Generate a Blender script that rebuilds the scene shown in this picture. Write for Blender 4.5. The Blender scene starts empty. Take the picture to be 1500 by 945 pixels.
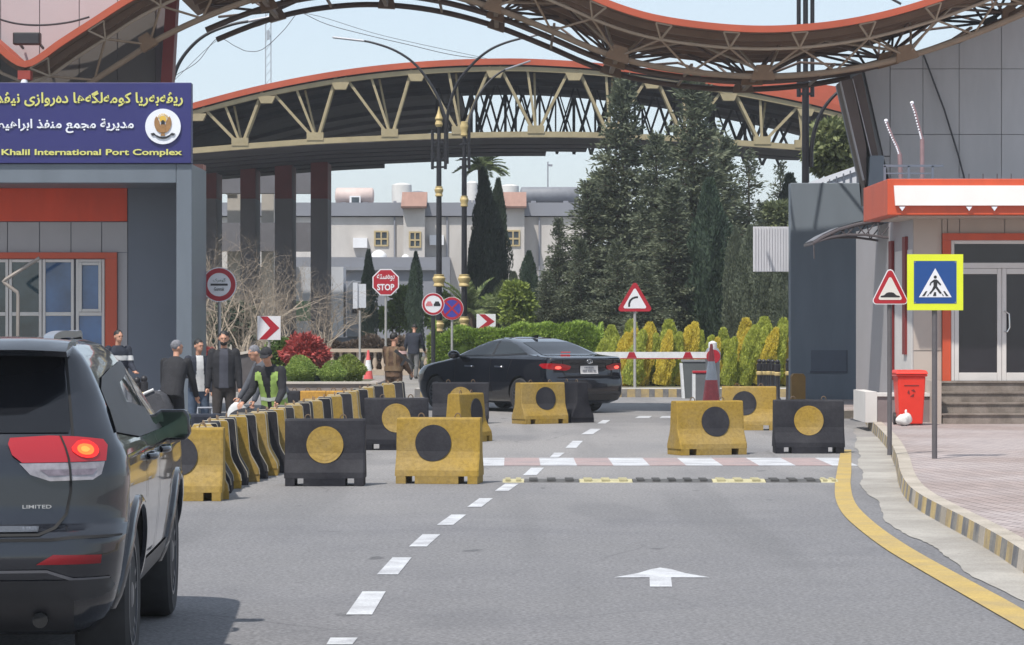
import bpy, bmesh, math, random
from mathutils import Vector, Matrix
from mathutils.bvhtree import BVHTree
from mathutils.geometry import delaunay_2d_cdt, tessellate_polygon

SC = bpy.context.scene
COL = SC.collection
R = math.radians
random.seed(7)

# ------------------------------------------------------------------ camera
FPX, CAMZ, HOR = 4400.0, 1.8, 475.0          # focal length in 1500-px units, eye height, horizon row
cam = bpy.data.cameras.new('camera')
cam.sensor_width = 36.0
cam.lens = 36.0 * FPX / 1500.0
cam.shift_y = (HOR - 472.5) / 1500.0
cam.clip_start, cam.clip_end = 0.5, 6000.0
camo = bpy.data.objects.new('camera', cam)
COL.objects.link(camo)
camo.location = (0, 0, CAMZ)
camo.rotation_euler = (R(90), 0, 0)
SC.camera = camo

# ------------------------------------------------------------------ sky, sun, exposure
SUN_EL, SUN_AZ = R(60), R(-148)                # azimuth measured from +Y towards +X: the sun stands to the left, a little on the camera's side
w = bpy.data.worlds.new('World'); SC.world = w; w.use_nodes = True
nt = w.node_tree; nt.nodes.clear()
sky = nt.nodes.new('ShaderNodeTexSky'); sky.sky_type = 'NISHITA'; sky.sun_disc = False
sky.sun_elevation = SUN_EL; sky.sun_rotation = SUN_AZ
sky.air_density = 1.0; sky.dust_density = 0.6; sky.ozone_density = 1.0; sky.altitude = 400
bg = nt.nodes.new('ShaderNodeBackground'); bg.inputs[1].default_value = 0.12
wo = nt.nodes.new('ShaderNodeOutputWorld')
veil = nt.nodes.new('ShaderNodeMix'); veil.data_type = 'RGBA'; veil.inputs[0].default_value = .72     # thin bright cloud veil over the clear sky
veil.inputs[7].default_value = (2.85, 3.18, 3.55, 1)
nt.links.new(sky.outputs[0], veil.inputs[6]); nt.links.new(veil.outputs[2], bg.inputs[0]); nt.links.new(bg.outputs[0], wo.inputs[0])
sd = Vector((math.sin(SUN_AZ) * math.cos(SUN_EL), math.cos(SUN_AZ) * math.cos(SUN_EL), math.sin(SUN_EL)))
sun = bpy.data.lights.new('sun', 'SUN'); sun.energy = 2.5; sun.angle = R(1.0); sun.color = (1.0, 0.95, 0.87)
suno = bpy.data.objects.new('sun', sun); COL.objects.link(suno)
suno.location = (-40, 0, 60)
suno.rotation_euler = sd.to_track_quat('Z', 'Y').to_euler()
SC.view_settings.view_transform = 'Standard'; SC.view_settings.look = 'None'
SC.view_settings.exposure = 0.95; SC.view_settings.gamma = 1.0
SC.view_settings.use_curve_mapping = False

# ------------------------------------------------------------------ helpers
def g(px, py):
    Y = CAMZ * FPX / (py - HOR)
    return ((px - 750) / FPX * Y, Y)
def at(px, py, Y):
    return Vector(((px - 750) / FPX * Y, Y, CAMZ - (py - HOR) / FPX * Y))
def xat(px, Y): return (px - 750) / FPX * Y
def zat(py, Y): return CAMZ - (py - HOR) / FPX * Y

class MB:
    def __init__(s): s.v, s.f, s.m = [], [], []
    def add(s, vs, fs, mi=0):
        o = len(s.v); s.v += [tuple(p) for p in vs]
        for f in fs: s.f.append(tuple(i + o for i in f)); s.m.append(mi)
    def box(s, x0, x1, y0, y1, z0, z1, mi=0):
        s.add([(x0,y0,z0),(x1,y0,z0),(x1,y1,z0),(x0,y1,z0),(x0,y0,z1),(x1,y0,z1),(x1,y1,z1),(x0,y1,z1)],
              [(3,2,1,0),(4,5,6,7),(0,1,5,4),(1,2,6,5),(2,3,7,6),(3,0,4,7)], mi)
    def bar(s, p, q, w, h=None, mi=0, up=(0,0,1)):
        p, q = Vector(p), Vector(q); h = h or w
        d = (q - p)
        if d.length < 1e-6: return
        d.normalize(); u = Vector(up)
        if abs(d.dot(u)) > .97: u = Vector((0,1,0))
        a = d.cross(u).normalized() * w / 2; b = a.cross(d).normalized() * h / 2
        vs = [p - a - b, p + a - b, p + a + b, p - a + b, q - a - b, q + a - b, q + a + b, q - a + b]
        s.add(vs, [(0,1,2,3),(7,6,5,4),(1,0,4,5),(2,1,5,6),(3,2,6,7),(0,3,7,4)], mi)
    def tube(s, pts, r, n=8, mi=0, cap=True):
        pts = [Vector(p) for p in pts]; N = len(pts)
        rs = r if isinstance(r, (list, tuple)) else [r] * N
        vs, fs = [], []
        pu = None
        for i, p in enumerate(pts):
            d = (pts[min(i+1, N-1)] - pts[max(i-1, 0)])
            if d.length < 1e-9: d = Vector((0,0,1))
            d.normalize()
            if pu is None:
                u = Vector((0,0,1)) if abs(d.z) < .9 else Vector((1,0,0))
                u = (u - d * u.dot(d)).normalized()
            else:
                u = (pu - d * pu.dot(d)).normalized()
            pu = u; b = d.cross(u)
            for k in range(n):
                a = 2*math.pi*k/n
                vs.append(p + (u*math.cos(a) + b*math.sin(a)) * rs[i])
        for i in range(N-1):
            for k in range(n):
                fs.append((i*n+k, i*n+(k+1)%n, (i+1)*n+(k+1)%n, (i+1)*n+k))
        if cap:
            fs.append(tuple(range(n))[::-1]); fs.append(tuple((N-1)*n+k for k in range(n)))
        s.add(vs, fs, mi)
    def prism(s, poly, fn, a, b, mi=0, cap0=True, cap1=True):
        """poly: 2-D outline; fn(u,v,t) -> 3-D point; extruded from t=a to t=b"""
        n = len(poly)
        ar = sum(poly[i][0]*poly[(i+1)%n][1]-poly[(i+1)%n][0]*poly[i][1] for i in range(n))
        if ar < 0: poly = list(poly)[::-1]
        p0, p1, p2 = Vector(fn(0,0,a)), Vector(fn(1,0,a)), Vector(fn(0,1,a))
        nrm = (p1-p0).cross(p2-p0); ext = Vector(fn(0,0,b)) - p0
        flip = nrm.dot(ext) > 0            # outline normal points the way of the extrusion
        vs = [fn(u,v,a) for u,v in poly] + [fn(u,v,b) for u,v in poly]
        fs = [(i, (i+1)%n, n+(i+1)%n, n+i) for i in range(n)]
        tri = tessellate_polygon([[Vector((u,v,0)) for u,v in poly]])
        t2 = []
        for t in tri:
            A = [poly[i] for i in t]
            c = (A[1][0]-A[0][0])*(A[2][1]-A[0][1])-(A[2][0]-A[0][0])*(A[1][1]-A[0][1])
            t2.append(tuple(t) if c > 0 else tuple(t)[::-1])
        if cap0: fs += [tuple(t[::-1]) for t in t2]
        if cap1: fs += [tuple(i+n for i in t) for t in t2]
        if not flip: fs = [f[::-1] for f in fs]
        s.add(vs, fs, mi)
    def lathe(s, prof, c=(0,0,0), n=20, mi=0, axis='z'):
        c = Vector(c); vs = []; fs = []; N = len(prof)
        for r, z in prof:
            for k in range(n):
                a = 2*math.pi*k/n
                if axis == 'z': p = (r*math.cos(a), r*math.sin(a), z)
                elif axis == 'x': p = (z, r*math.cos(a), r*math.sin(a))
                else: p = (r*math.sin(a), z, r*math.cos(a))
                vs.append(c + Vector(p))
        for i in range(N-1):
            for k in range(n):
                fs.append((i*n+k, i*n+(k+1)%n, (i+1)*n+(k+1)%n, (i+1)*n+k))
        fs.append(tuple(range(n))[::-1]); fs.append(tuple((N-1)*n+k for k in range(n)))
        s.add(vs, fs, mi)
    def ball(s, c, r, n=12, mi=0, rot=None):
        c = Vector(c); rx, ry, rz = r if isinstance(r, (tuple, list)) else (r, r, r)
        m = max(4, n//2); vs = []; fs = []
        for i in range(1, m):
            t = math.pi*i/m
            for k in range(n):
                a = 2*math.pi*k/n
                p = Vector((rx*math.sin(t)*math.cos(a), ry*math.sin(t)*math.sin(a), rz*math.cos(t)))
                if rot is not None: p = rot @ p
                vs.append(c + p)
        pt, pb = Vector((0,0,rz)), Vector((0,0,-rz))
        if rot is not None: pt, pb = rot @ pt, rot @ pb
        vs += [c + pt, c + pb]
        T, B = len(vs)-2, len(vs)-1
        for i in range(m-2):
            for k in range(n):
                fs.append((i*n+k, (i+1)*n+k, (i+1)*n+(k+1)%n, i*n+(k+1)%n))
        for k in range(n):
            fs.append((T, k, (k+1)%n)); fs.append((B, (m-2)*n+(k+1)%n, (m-2)*n+k))
        s.add(vs, fs, mi)
    def sheet(s, pts, mi=0):
        s.add(pts, [tuple(range(len(pts)))], mi)
    def strip(s, A, B, mi=0):
        n = len(A); s.add(list(A)+list(B), [(i, i+1, n+i+1, n+i) for i in range(n-1)], mi)
    def build(s, name, mats, parent=None, smooth=None, bevel=None, loc=None):
        me = bpy.data.meshes.new(name)
        me.from_pydata(s.v, [], s.f)
        mats = mats if isinstance(mats, (list, tuple)) else [mats]
        for m in mats: me.materials.append(m)
        if len(mats) > 1: me.polygons.foreach_set('material_index', s.m)
        if smooth is not None:
            me.polygons.foreach_set('use_smooth', [True]*len(me.polygons))
            if smooth: me.set_sharp_from_angle(angle=R(smooth))
        me.update()
        o = bpy.data.objects.new(name, me); COL.objects.link(o)
        if parent: o.parent = parent
        if loc: o.location = loc
        if bevel:
            b = o.modifiers.new('bevel', 'BEVEL'); b.width = bevel; b.segments = 2; b.limit_method = 'ANGLE'; b.angle_limit = R(40)
        return o

def tag(o, label=None, cat=None, group=None, kind=None):
    if label: o['label'] = label
    if cat: o['category'] = cat
    if group: o['group'] = group
    if kind: o['kind'] = kind
    return o
def thing(name, label, cat, loc=(0,0,0), rz=0, group=None, sc=1.0):
    o = bpy.data.objects.new(name, None); COL.objects.link(o)
    o.location = loc; o.rotation_euler = (0, 0, rz); o.empty_display_size = .3
    if sc != 1.0: o.scale = (sc, sc, sc) if not isinstance(sc, tuple) else sc
    return tag(o, label, cat, group)
def dup(root, label, loc=None, rz=None, sc=None, group=None):
    r = root.copy(); COL.objects.link(r)
    if loc is not None: r.location = loc
    if rz is not None: r.rotation_euler = (0, 0, rz)
    if sc is not None: r.scale = sc if isinstance(sc, tuple) else (sc, sc, sc)
    if label: r['label'] = label
    if group: r['group'] = group
    for ch in list(root.children):
        c = ch.copy(); COL.objects.link(c); c.parent = r
        for gc in list(ch.children):
            d = gc.copy(); COL.objects.link(d); d.parent = c
    return r

# ------------------------------------------------------------------ materials
_M = {}
def mat(name, col, rough=.6, metal=0., var=.12, scale=3., bump=0., bscale=None, spec=.5, coat=0., col2=None, emit=None, detail=5., stretch=None, rvar=.0):
    if name in _M: return _M[name]
    m = bpy.data.materials.new(name); m.use_nodes = True; t = m.node_tree; b = t.nodes['Principled BSDF']
    b.inputs['Roughness'].default_value = rough; b.inputs['Metallic'].default_value = metal
    b.inputs['Specular IOR Level'].default_value = spec; b.inputs['Coat Weight'].default_value = coat
    b.inputs['Coat Roughness'].default_value = .03
    b.inputs['Base Color'].default_value = (*col, 1)
    if emit:
        b.inputs['Emission Color'].default_value = (*emit[0], 1); b.inputs['Emission Strength'].default_value = emit[1]
    if var or col2 or bump:
        tc = t.nodes.new('ShaderNodeTexCoord'); vec = tc.outputs['Object']
        if stretch:
            mp = t.nodes.new('ShaderNodeMapping'); mp.inputs['Scale'].default_value = stretch
            t.links.new(vec, mp.inputs[0]); vec = mp.outputs[0]
        n = t.nodes.new('ShaderNodeTexNoise'); n.inputs['Scale'].default_value = scale; n.inputs['Detail'].default_value = detail
        n.inputs['Roughness'].default_value = .62
        t.links.new(vec, n.inputs[0])
        if var or col2:
            r = t.nodes.new('ShaderNodeValToRGB')
            c2 = col2 or tuple(min(1, c*(1+var)) for c in col); c1 = col if col2 else tuple(c*(1-var) for c in col)
            r.color_ramp.elements[0].position = .32; r.color_ramp.elements[1].position = .68
            r.color_ramp.elements[0].color = (*c1, 1); r.color_ramp.elements[1].color = (*c2, 1)
            t.links.new(n.outputs[0], r.inputs[0]); t.links.new(r.outputs[0], b.inputs['Base Color'])
        if rvar:
            mr = t.nodes.new('ShaderNodeMapRange'); mr.inputs[3].default_value = rough - rvar; mr.inputs[4].default_value = rough + rvar
            t.links.new(n.outputs[0], mr.inputs[0]); t.links.new(mr.outputs[0], b.inputs['Roughness'])
        if bump:
            n2 = t.nodes.new('ShaderNodeTexNoise'); n2.inputs['Scale'].default_value = bscale or scale*6; n2.inputs['Detail'].default_value = 4
            t.links.new(vec, n2.inputs[0])
            bp = t.nodes.new('ShaderNodeBump'); bp.inputs['Strength'].default_value = bump; bp.inputs['Distance'].default_value = .02
            t.links.new(n2.outputs[0], bp.inputs['Height']); t.links.new(bp.outputs[0], b.inputs['Normal'])
    _M[name] = m
    return m

def srgb(r, gg, b):
    f = lambda c: (c/255/12.92) if c/255 <= .04045 else ((c/255+.055)/1.055)**2.4
    return (f(r), f(gg), f(b))

# ------------------------------------------------------------------ writing (joined Arabic letters are set by hand, right to left)
_AR = {'ا':(0xFE8D,2),'ب':(0xFE8F,4),'ة':(0xFE93,2),'ت':(0xFE95,4),'ج':(0xFE9D,4),'د':(0xFEA9,2),'ذ':(0xFEAB,2),'ر':(0xFEAD,2),'ز':(0xFEAF,2),
       'س':(0xFEB1,4),'ع':(0xFEC9,4),'ف':(0xFED1,4),'ك':(0xFB8E,4),'گ':(0xFB92,4),'ل':(0xFEDD,4),'م':(0xFEE1,4),'ن':(0xFEE5,4),'ه':(0xFEE9,4),
       'و':(0xFEED,2),'ي':(0xFEF1,4),'ڤ':(0xFB6A,4),'ی':(0xFBFC,4),'ە':(0xFEE9,2)}
def arabic(s):
    out = []
    for word in s.split(' '):
        r = []
        for i, ch in enumerate(word):
            base, n = _AR[ch]
            pj = i > 0 and _AR[word[i-1]][1] == 4
            nj = n == 4 and i < len(word)-1
            k = (3 if nj else 1) if pj else (2 if nj else 0)
            r.append(chr(base + k))
        out.append(''.join(reversed(r)))
    return ' '.join(reversed(out))
def text_into(mb, body, fn, x0, x1, z0, z1, depth=(0., .03), mi=0, bold=0.0, fit=True):
    """adds the outlines of a line of text to mb, stretched to fill x0..x1, z0..z1; fn(u,v,t) -> 3-D"""
    c = bpy.data.curves.new('lettering', 'FONT'); c.body = body; c.resolution_u = 3; c.offset = bold
    c.fill_mode = 'FRONT'
    o = bpy.data.objects.new('lettering', c); COL.objects.link(o)
    dg = bpy.context.evaluated_depsgraph_get(); dg.update()
    me = o.evaluated_get(dg).to_mesh()
    vs = [v.co.copy() for v in me.vertices]; fs = [tuple(p.vertices) for p in me.polygons]
    from collections import Counter
    ec = Counter()
    for f in fs:
        for i in range(len(f)): ec[(f[i], f[(i+1) % len(f)])] += 1
    a0, a1 = min(v.x for v in vs), max(v.x for v in vs); b0, b1 = min(v.y for v in vs), max(v.y for v in vs)
    T = lambda v: (x0 + (v.x-a0)/(a1-a0)*(x1-x0), z0 + (v.y-b0)/(b1-b0)*(z1-z0))
    n = len(vs)
    P = [fn(*T(v), depth[1]) for v in vs] + [fn(*T(v), depth[0]) for v in vs]
    F = list(fs)
    for (i, j), k in ec.items():
        if (j, i) not in ec: F.append((j, i, n+i, n+j))
    mb.add(P, F, mi)
    bpy.data.objects.remove(o); bpy.data.curves.remove(c)

front = lambda Y0: (lambda u, v, t: (u, Y0 - t, v))      # faces the camera side; t sticks out towards -Y
def disc(mb, cx, cz, r, Y, t0, t1, mi=0, n=36, rx=None):
    mb.prism([((rx or r)*math.cos(2*math.pi*k/n)+cx, r*math.sin(2*math.pi*k/n)+cz) for k in range(n)], front(Y), t0, t1, mi)
def interp(pts, x):
    if x <= pts[0][0]: return pts[0][1]
    for (a, b), (c, d) in zip(pts, pts[1:]):
        if x <= c: return b + (d-b)*(x-a)/(c-a)
    return pts[-1][1]
def smooth_interp(pts, x):
    """Catmull-Rom through (x, y) points"""
    n = len(pts)
    if x <= pts[0][0]: return pts[0][1]
    if x >= pts[-1][0]: return pts[-1][1]
    for i in range(n-1):
        if x <= pts[i+1][0]:
            x0, y0 = pts[i]; x1, y1 = pts[i+1]; h = x1-x0; t = (x-x0)/h
            m0 = (y1-pts[i-1][1])/(x1-pts[i-1][0]) if i else (y1-y0)/h
            m1 = (pts[i+2][1]-y0)/(pts[i+2][0]-x0) if i+2 < n else (y1-y0)/h
            return (2*t**3-3*t*t+1)*y0 + (t**3-2*t*t+t)*h*m0 + (-2*t**3+3*t*t)*y1 + (t**3-t*t)*h*m1
# ================================================================== SETTING: ground, road, kerbs, markings
def noise_mat(name, c1, c2, sc, rough=.85, bump=.25, bsc=60, c3=None, big=.25):
    m = bpy.data.materials.new(name); m.use_nodes = True; t = m.node_tree; b = t.nodes['Principled BSDF']; b.inputs['Roughness'].default_value = rough
    b.inputs['Specular IOR Level'].default_value = .3
    ge = t.nodes.new('ShaderNodeNewGeometry')
    def N(s, d=6): 
        n = t.nodes.new('ShaderNodeTexNoise'); n.inputs['Scale'].default_value = s; n.inputs['Detail'].default_value = d; n.inputs['Roughness'].default_value = .65
        t.links.new(ge.outputs['Position'], n.inputs[0]); return n
    def ramp(src, a, bb, p0=.35, p1=.65):
        r = t.nodes.new('ShaderNodeValToRGB'); r.color_ramp.elements[0].position = p0; r.color_ramp.elements[1].position = p1
        r.color_ramp.elements[0].color = (*a, 1); r.color_ramp.elements[1].color = (*bb, 1); t.links.new(src.outputs[0], r.inputs[0]); return r
    a = ramp(N(sc), c1, c2)
    out = a.outputs[0]
    if c3:
        k = ramp(N(big, 8), (0,0,0), (1,1,1), .42, .62)
        mx = t.nodes.new('ShaderNodeMix'); mx.data_type = 'RGBA'
        t.links.new(k.outputs[0], mx.inputs[0]); t.links.new(out, mx.inputs[6]); mx.inputs[7].default_value = (*c3, 1); out = mx.outputs[2]
    fine = ramp(N(bsc, 2), (.82,)*3, (1.15,)*3, .3, .7)
    mu = t.nodes.new('ShaderNodeMix'); mu.data_type = 'RGBA'; mu.blend_type = 'MULTIPLY'; mu.inputs[0].default_value = 1
    t.links.new(out, mu.inputs[6]); t.links.new(fine.outputs[0], mu.inputs[7])
    t.links.new(mu.outputs[2], b.inputs['Base Color'])
    bp = t.nodes.new('ShaderNodeBump'); bp.inputs['Strength'].default_value = bump; bp.inputs['Distance'].default_value = .01
    nb = N(bsc*1.5, 3); t.links.new(nb.outputs[0], bp.inputs['Height']); t.links.new(bp.outputs[0], b.inputs['Normal'])
    return m
M_asph = noise_mat('asphalt', (.160,.158,.167), (.192,.189,.196), .9, c3=(.178,.175,.18), big=.16)
def road_wear(m):
    # mottled paler tone towards the checkpoint, long tyre lanes, oil spots and fine cracks
    t = m.node_tree; b = t.nodes['Principled BSDF']; src = b.inputs['Base Color'].links[0].from_socket
    ge = t.nodes.new('ShaderNodeNewGeometry'); L = t.links.new
    def math_(op, a, b_=None, c=None):
        n = t.nodes.new('ShaderNodeMath'); n.operation = op
        for i, x in enumerate((a, b_, c)):
            if x is None: continue
            if hasattr(x, 'links'): L(x, n.inputs[i])
            else: n.inputs[i].default_value = x
        n.use_clamp = op in ('MULTIPLY_ADD',); return n.outputs[0]
    def noise(scale, vec=(1,1,1), d=5):
        mp = t.nodes.new('ShaderNodeMapping'); mp.inputs['Scale'].default_value = vec; L(ge.outputs['Position'], mp.inputs[0])
        n = t.nodes.new('ShaderNodeTexNoise'); n.inputs['Scale'].default_value = scale; n.inputs['Detail'].default_value = d; L(mp.outputs[0], n.inputs[0]); return n.outputs[0]
    def ramp(x, p0, p1, a=0., bb=1.):
        r = t.nodes.new('ShaderNodeMapRange'); r.interpolation_type = 'SMOOTHSTEP'; r.inputs[1].default_value = p0; r.inputs[2].default_value = p1; r.inputs[3].default_value = a; r.inputs[4].default_value = bb; L(x, r.inputs[0]); return r.outputs[0]
    def mix(fac, a, col, mode='MIX'):
        n = t.nodes.new('ShaderNodeMix'); n.data_type = 'RGBA'; n.blend_type = mode; L(fac, n.inputs[0]); L(a, n.inputs[6]); n.inputs[7].default_value = (*col, 1); return n.outputs[2]
    sx = t.nodes.new('ShaderNodeSeparateXYZ'); L(ge.outputs['Position'], sx.inputs[0])
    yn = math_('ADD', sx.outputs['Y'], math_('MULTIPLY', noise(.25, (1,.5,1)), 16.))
    far_pale = math_('MULTIPLY', ramp(yn, 33, 47), ramp(noise(.5, (1,.35,1), 8), .28, .62, .35, 1.))  # road colour turns paler with distance, broken up by noise
    out = mix(far_pale, src, (.255,.245,.242))
    lanes = math_('MULTIPLY', ramp(noise(1.1, (1,.05,1), 3), .5, .66), .35)
    out = mix(lanes, out, (.125,.124,.128))
    patch = math_('MULTIPLY', ramp(noise(.33, (1,.3,1), 2), .56, .6), .3)
    out = mix(patch, out, (.122,.121,.128))
    oil = math_('MULTIPLY', ramp(noise(2.2, (1,.6,1), 2), .70, .76), .6)
    out = mix(oil, out, (.06,.06,.064))
    vo = t.nodes.new('ShaderNodeTexVoronoi'); vo.feature = 'DISTANCE_TO_EDGE'; vo.inputs['Scale'].default_value = .32
    ad = t.nodes.new('ShaderNodeMix'); ad.data_type = 'VECTOR'; ad.inputs[0].default_value = .16; L(ge.outputs['Position'], ad.inputs[4])
    nn = t.nodes.new('ShaderNodeTexNoise'); nn.inputs['Scale'].default_value = 1.6; nn.inputs['Detail'].default_value = 6; L(ge.outputs['Position'], nn.inputs[0]); L(nn.outputs['Color'], ad.inputs[5]); L(ad.outputs[1], vo.inputs['Vector'])
    crack = math_('MULTIPLY', ramp(vo.outputs['Distance'], .002, .006, 1., 0.), ramp(noise(.2), .48, .6))
    out = mix(math_('MULTIPLY', crack, .25), out, (.045,.045,.05))
    grit = t.nodes.new('ShaderNodeTexNoise'); grit.inputs['Scale'].default_value = 34; grit.inputs['Detail'].default_value = 2; L(ge.outputs['Position'], grit.inputs[0])
    g2 = ramp(grit.outputs[0], .3, .7, .78, 1.22)
    n = t.nodes.new('ShaderNodeMix'); n.data_type = 'RGBA'; n.blend_type = 'MULTIPLY'; n.inputs[0].default_value = 1; L(out, n.inputs[6])
    cb = t.nodes.new('ShaderNodeCombineColor'); [L(g2, cb.inputs[i]) for i in range(3)]; L(cb.outputs[0], n.inputs[7]); L(n.outputs[2], b.inputs['Base Color'])
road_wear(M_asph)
M_ground = noise_mat('dusty_concrete', (.25,.235,.225), (.31,.295,.28), .7, c3=(.22,.205,.19), big=.3, bsc=30)
M_gutter = noise_mat('gutter_concrete', (.34,.32,.29), (.42,.395,.36), 1.4, c3=(.28,.26,.235), big=.6)
M_soil = noise_mat('soil', (.1,.085,.06), (.16,.135,.1), 1.5, c3=(.09,.1,.05), big=.5, bsc=12)
M_white = noise_mat('road_paint_white', (.52,.53,.55), (.62,.63,.65), 5, rough=.6, c3=(.38,.38,.4), big=2.5)
M_yline = noise_mat('road_paint_yellow', (.43,.30,.085), (.50,.36,.115), 5, rough=.6, c3=(.38,.28,.12), big=2.)
M_red = noise_mat('road_paint_red', (.34,.25,.245), (.40,.31,.30), 5, rough=.7, c3=(.3,.25,.25), big=2.)

mb = MB(); mb.sheet([(-900,-40,0),(900,-40,0),(900,1800,0),(-900,1800,0)]); tag(mb.build('ground', M_ground), kind='structure')

asph_edge = [(1252,628),(1256,650),(1259,668),(1264,690),(1262,705),(1274,722),(1285,736),(1293,752),(1315,774),(1340,789),(1370,805),(1400,823),(1450,855),(1500,882),(1600,948),(1800,1100)]
rnd = random.Random(3)
E_ = []
for (a, b), (c, d) in zip(asph_edge, asph_edge[1:]):
    for k in range(8):
        t = k/8; px, py = a+(c-a)*t, b+(d-b)*t
        X, Y = g(px, py); E_.append((X + .03*math.sin(Y*1.1)+.012*math.sin(Y*3.1+1)+rnd.uniform(-.01,.01), Y))
mb = MB()
pts = [(-14,6,.004), (8,6,.004)] + [(x,y,.004) for x,y in E_[::-1]] + [(8.2,60,.004),(9.5,73.6,.004),(30,73.6,.004),(30,66,.004),(42,66,.004),(42,73.9,.004),(-2.2,74,.004),(-2.4,110,.004),(-14,110,.004)]
# simple strip construction keeps the sheet planar and its triangles well shaped
ys = sorted(set([6.] + [y for _, y in E_] + [60., 73.9]))
def xr(Y):
    L = sorted([(y, x) for x, y in E_])
    if Y <= L[-1][0]: return interp(L, Y)
    return interp([(L[-1][0], L[-1][1]), (60, 8.3), (73.9, 14.)], Y)
A = [(-13., y, .004) for y in ys]; B = [(xr(y), y, .004) for y in ys]
mb.strip(B, A)
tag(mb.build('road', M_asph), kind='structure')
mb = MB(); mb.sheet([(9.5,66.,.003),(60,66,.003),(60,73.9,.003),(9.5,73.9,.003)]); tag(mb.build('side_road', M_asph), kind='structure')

# gutter of broken pale concrete between asphalt and kerb
kerb_foot = [(1262,612),(1272,627),(1285,641),(1300,660),(1311,685),(1316,710),(1326,731),(1346,749),(1380,769),(1420,791),(1460,815),(1500,842),(1600,905),(1800,1040)]
mb = MB()
ge_ = [g(*p) for p in kerb_foot]
GL = sorted([(y, x) for x, y in ge_])
yy = sorted(set([y for _, y in E_ if y < 48] + [y for y, _ in GL if y < 48]))
mb.strip([(interp(GL, y)+.02, y, .010) for y in yy], [(xr(y)-.02 , y, .010) for y in yy])
tag(mb.build('gutter', M_gutter), kind='structure')

# painted kerb: short blocks, faces yellow / dark / bare in turn
KH = .15
M_kw = noise_mat('kerb_bare', (.42,.37,.31), (.5,.45,.39), 3, c3=(.34,.3,.25), big=1.5)
M_ky = noise_mat('kerb_yellow', (.42,.31,.14), (.52,.4,.2), 4, c3=(.3,.24,.16), big=3.)
M_kk = noise_mat('kerb_dark', (.12,.12,.13), (.19,.19,.195), 4, c3=(.27,.25,.22), big=3.)
def resample(P, step):
    out = [Vector((*P[0], 0))]; acc = 0
    for a, b in zip(P, P[1:]):
        a, b = Vector((*a,0)), Vector((*b,0)); L = (b-a).length; n = max(1, int(L/.05))
        for k in range(1, n+1):
            q = a + (b-a)*k/n
            if (q-out[-1]).length >= step: out.append(q)
    return out
kp = [Vector((smooth_interp([(i, p[0]) for i, p in enumerate(ge_)], u/10), smooth_interp([(i, p[1]) for i, p in enumerate(ge_)], u/10), 0)) for u in range(10*(len(ge_)-1)+1)]
kp = resample([(p.x, p.y) for p in kp], .34)
mb = MB(); inner = []
for i, (a, b) in enumerate(zip(kp, kp[1:])):
    d = (b-a).normalized(); nrm = Vector((-d.y, d.x, 0)); nrm = nrm if nrm.x > 0 else -nrm
    a2, b2 = a + d*.006, b - d*.006
    A_, B_ = a2 + nrm*.17, b2 + nrm*.17
    inner.append(a + nrm*.165)
    lo, hi = 0, KH + .012
    vs = [(*a2.xy,lo),(*b2.xy,lo),(*(B_).xy,lo),(*(A_).xy,lo),(*(a2+nrm*.02).xy,hi),(*(b2+nrm*.02).xy,hi),(*B_.xy,hi),(*A_.xy,hi)]
    face = [1,2,1,2,1,2,0][i % 7]
    mb.add(vs, [(4,5,6,7)], 0); mb.add(vs, [(0,1,5,4),(1,0,4,5)][:1], face); mb.add(vs, [(1,2,6,5),(3,0,4,7),(2,3,7,6)], 0)
tag(mb.build('kerb', [M_kw, M_ky, M_kk]), kind='structure')

# block-paved forecourt on the right
m = bpy.data.materials.new('paving_blocks'); m.use_nodes = True; t = m.node_tree; b = t.nodes['Principled BSDF']; b.inputs['Roughness'].default_value = .85
ge = t.nodes.new('ShaderNodeNewGeometry'); mp = t.nodes.new('ShaderNodeMapping'); mp.inputs['Rotation'].default_value = (0,0,R(38)); mp.inputs['Scale'].default_value = (1,1,1)
t.links.new(ge.outputs['Position'], mp.inputs[0])
br = t.nodes.new('ShaderNodeTexBrick'); br.inputs['Scale'].default_value = 2.4; br.inputs['Mortar Size'].default_value = .03; br.inputs['Bias'].default_value = 0
br.inputs['Color1'].default_value = (.44,.375,.35,1); br.inputs['Color2'].default_value = (.33,.285,.27,1); br.inputs['Mortar'].default_value = (.14,.12,.11,1)
t.links.new(mp.outputs[0], br.inputs[0])
n = t.nodes.new('ShaderNodeTexNoise'); n.inputs['Scale'].default_value = .35; n.inputs['Detail'].default_value = 8; t.links.new(ge.outputs['Position'], n.inputs[0])
rr = t.nodes.new('ShaderNodeValToRGB'); rr.color_ramp.elements[0].position = .4; rr.color_ramp.elements[1].position = .6
rr.color_ramp.elements[0].color = (.92,.86,.85,1); rr.color_ramp.elements[1].color = (1.12,1.12,1.16,1); t.links.new(n.outputs[0], rr.inputs[0])
mu = t.nodes.new('ShaderNodeMix'); mu.data_type = 'RGBA'; mu.blend_type = 'MULTIPLY'; mu.inputs[0].default_value = 1
t.links.new(br.outputs[0], mu.inputs[6]); t.links.new(rr.outputs[0], mu.inputs[7]); t.links.new(mu.outputs[2], b.inputs['Base Color'])
bp = t.nodes.new('ShaderNodeBump'); bp.inputs['Strength'].default_value = .5; bp.inputs['Distance'].default_value = .01; bp.invert = True
t.links.new(br.outputs['Fac'], bp.inputs['Height']); t.links.new(bp.outputs[0], b.inputs['Normal'])
M_pave = m
mb = MB(); ii = sorted([(p.y, p.x) for p in inner])
yy = [y for y, _ in ii]
mb.strip([(40., y, KH) for y in yy] , [(x, y, KH) for y, x in ii])
ylast, xlast = ii[-1]
mb.sheet([(xlast, ylast, KH), (40, ylast, KH), (40, 65.9, KH), (6.6, 65.9, KH), (6.2, 57, KH)][::1])
tag(mb.build('forecourt_paving', M_pave), kind='structure')
mb = MB(); 
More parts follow.
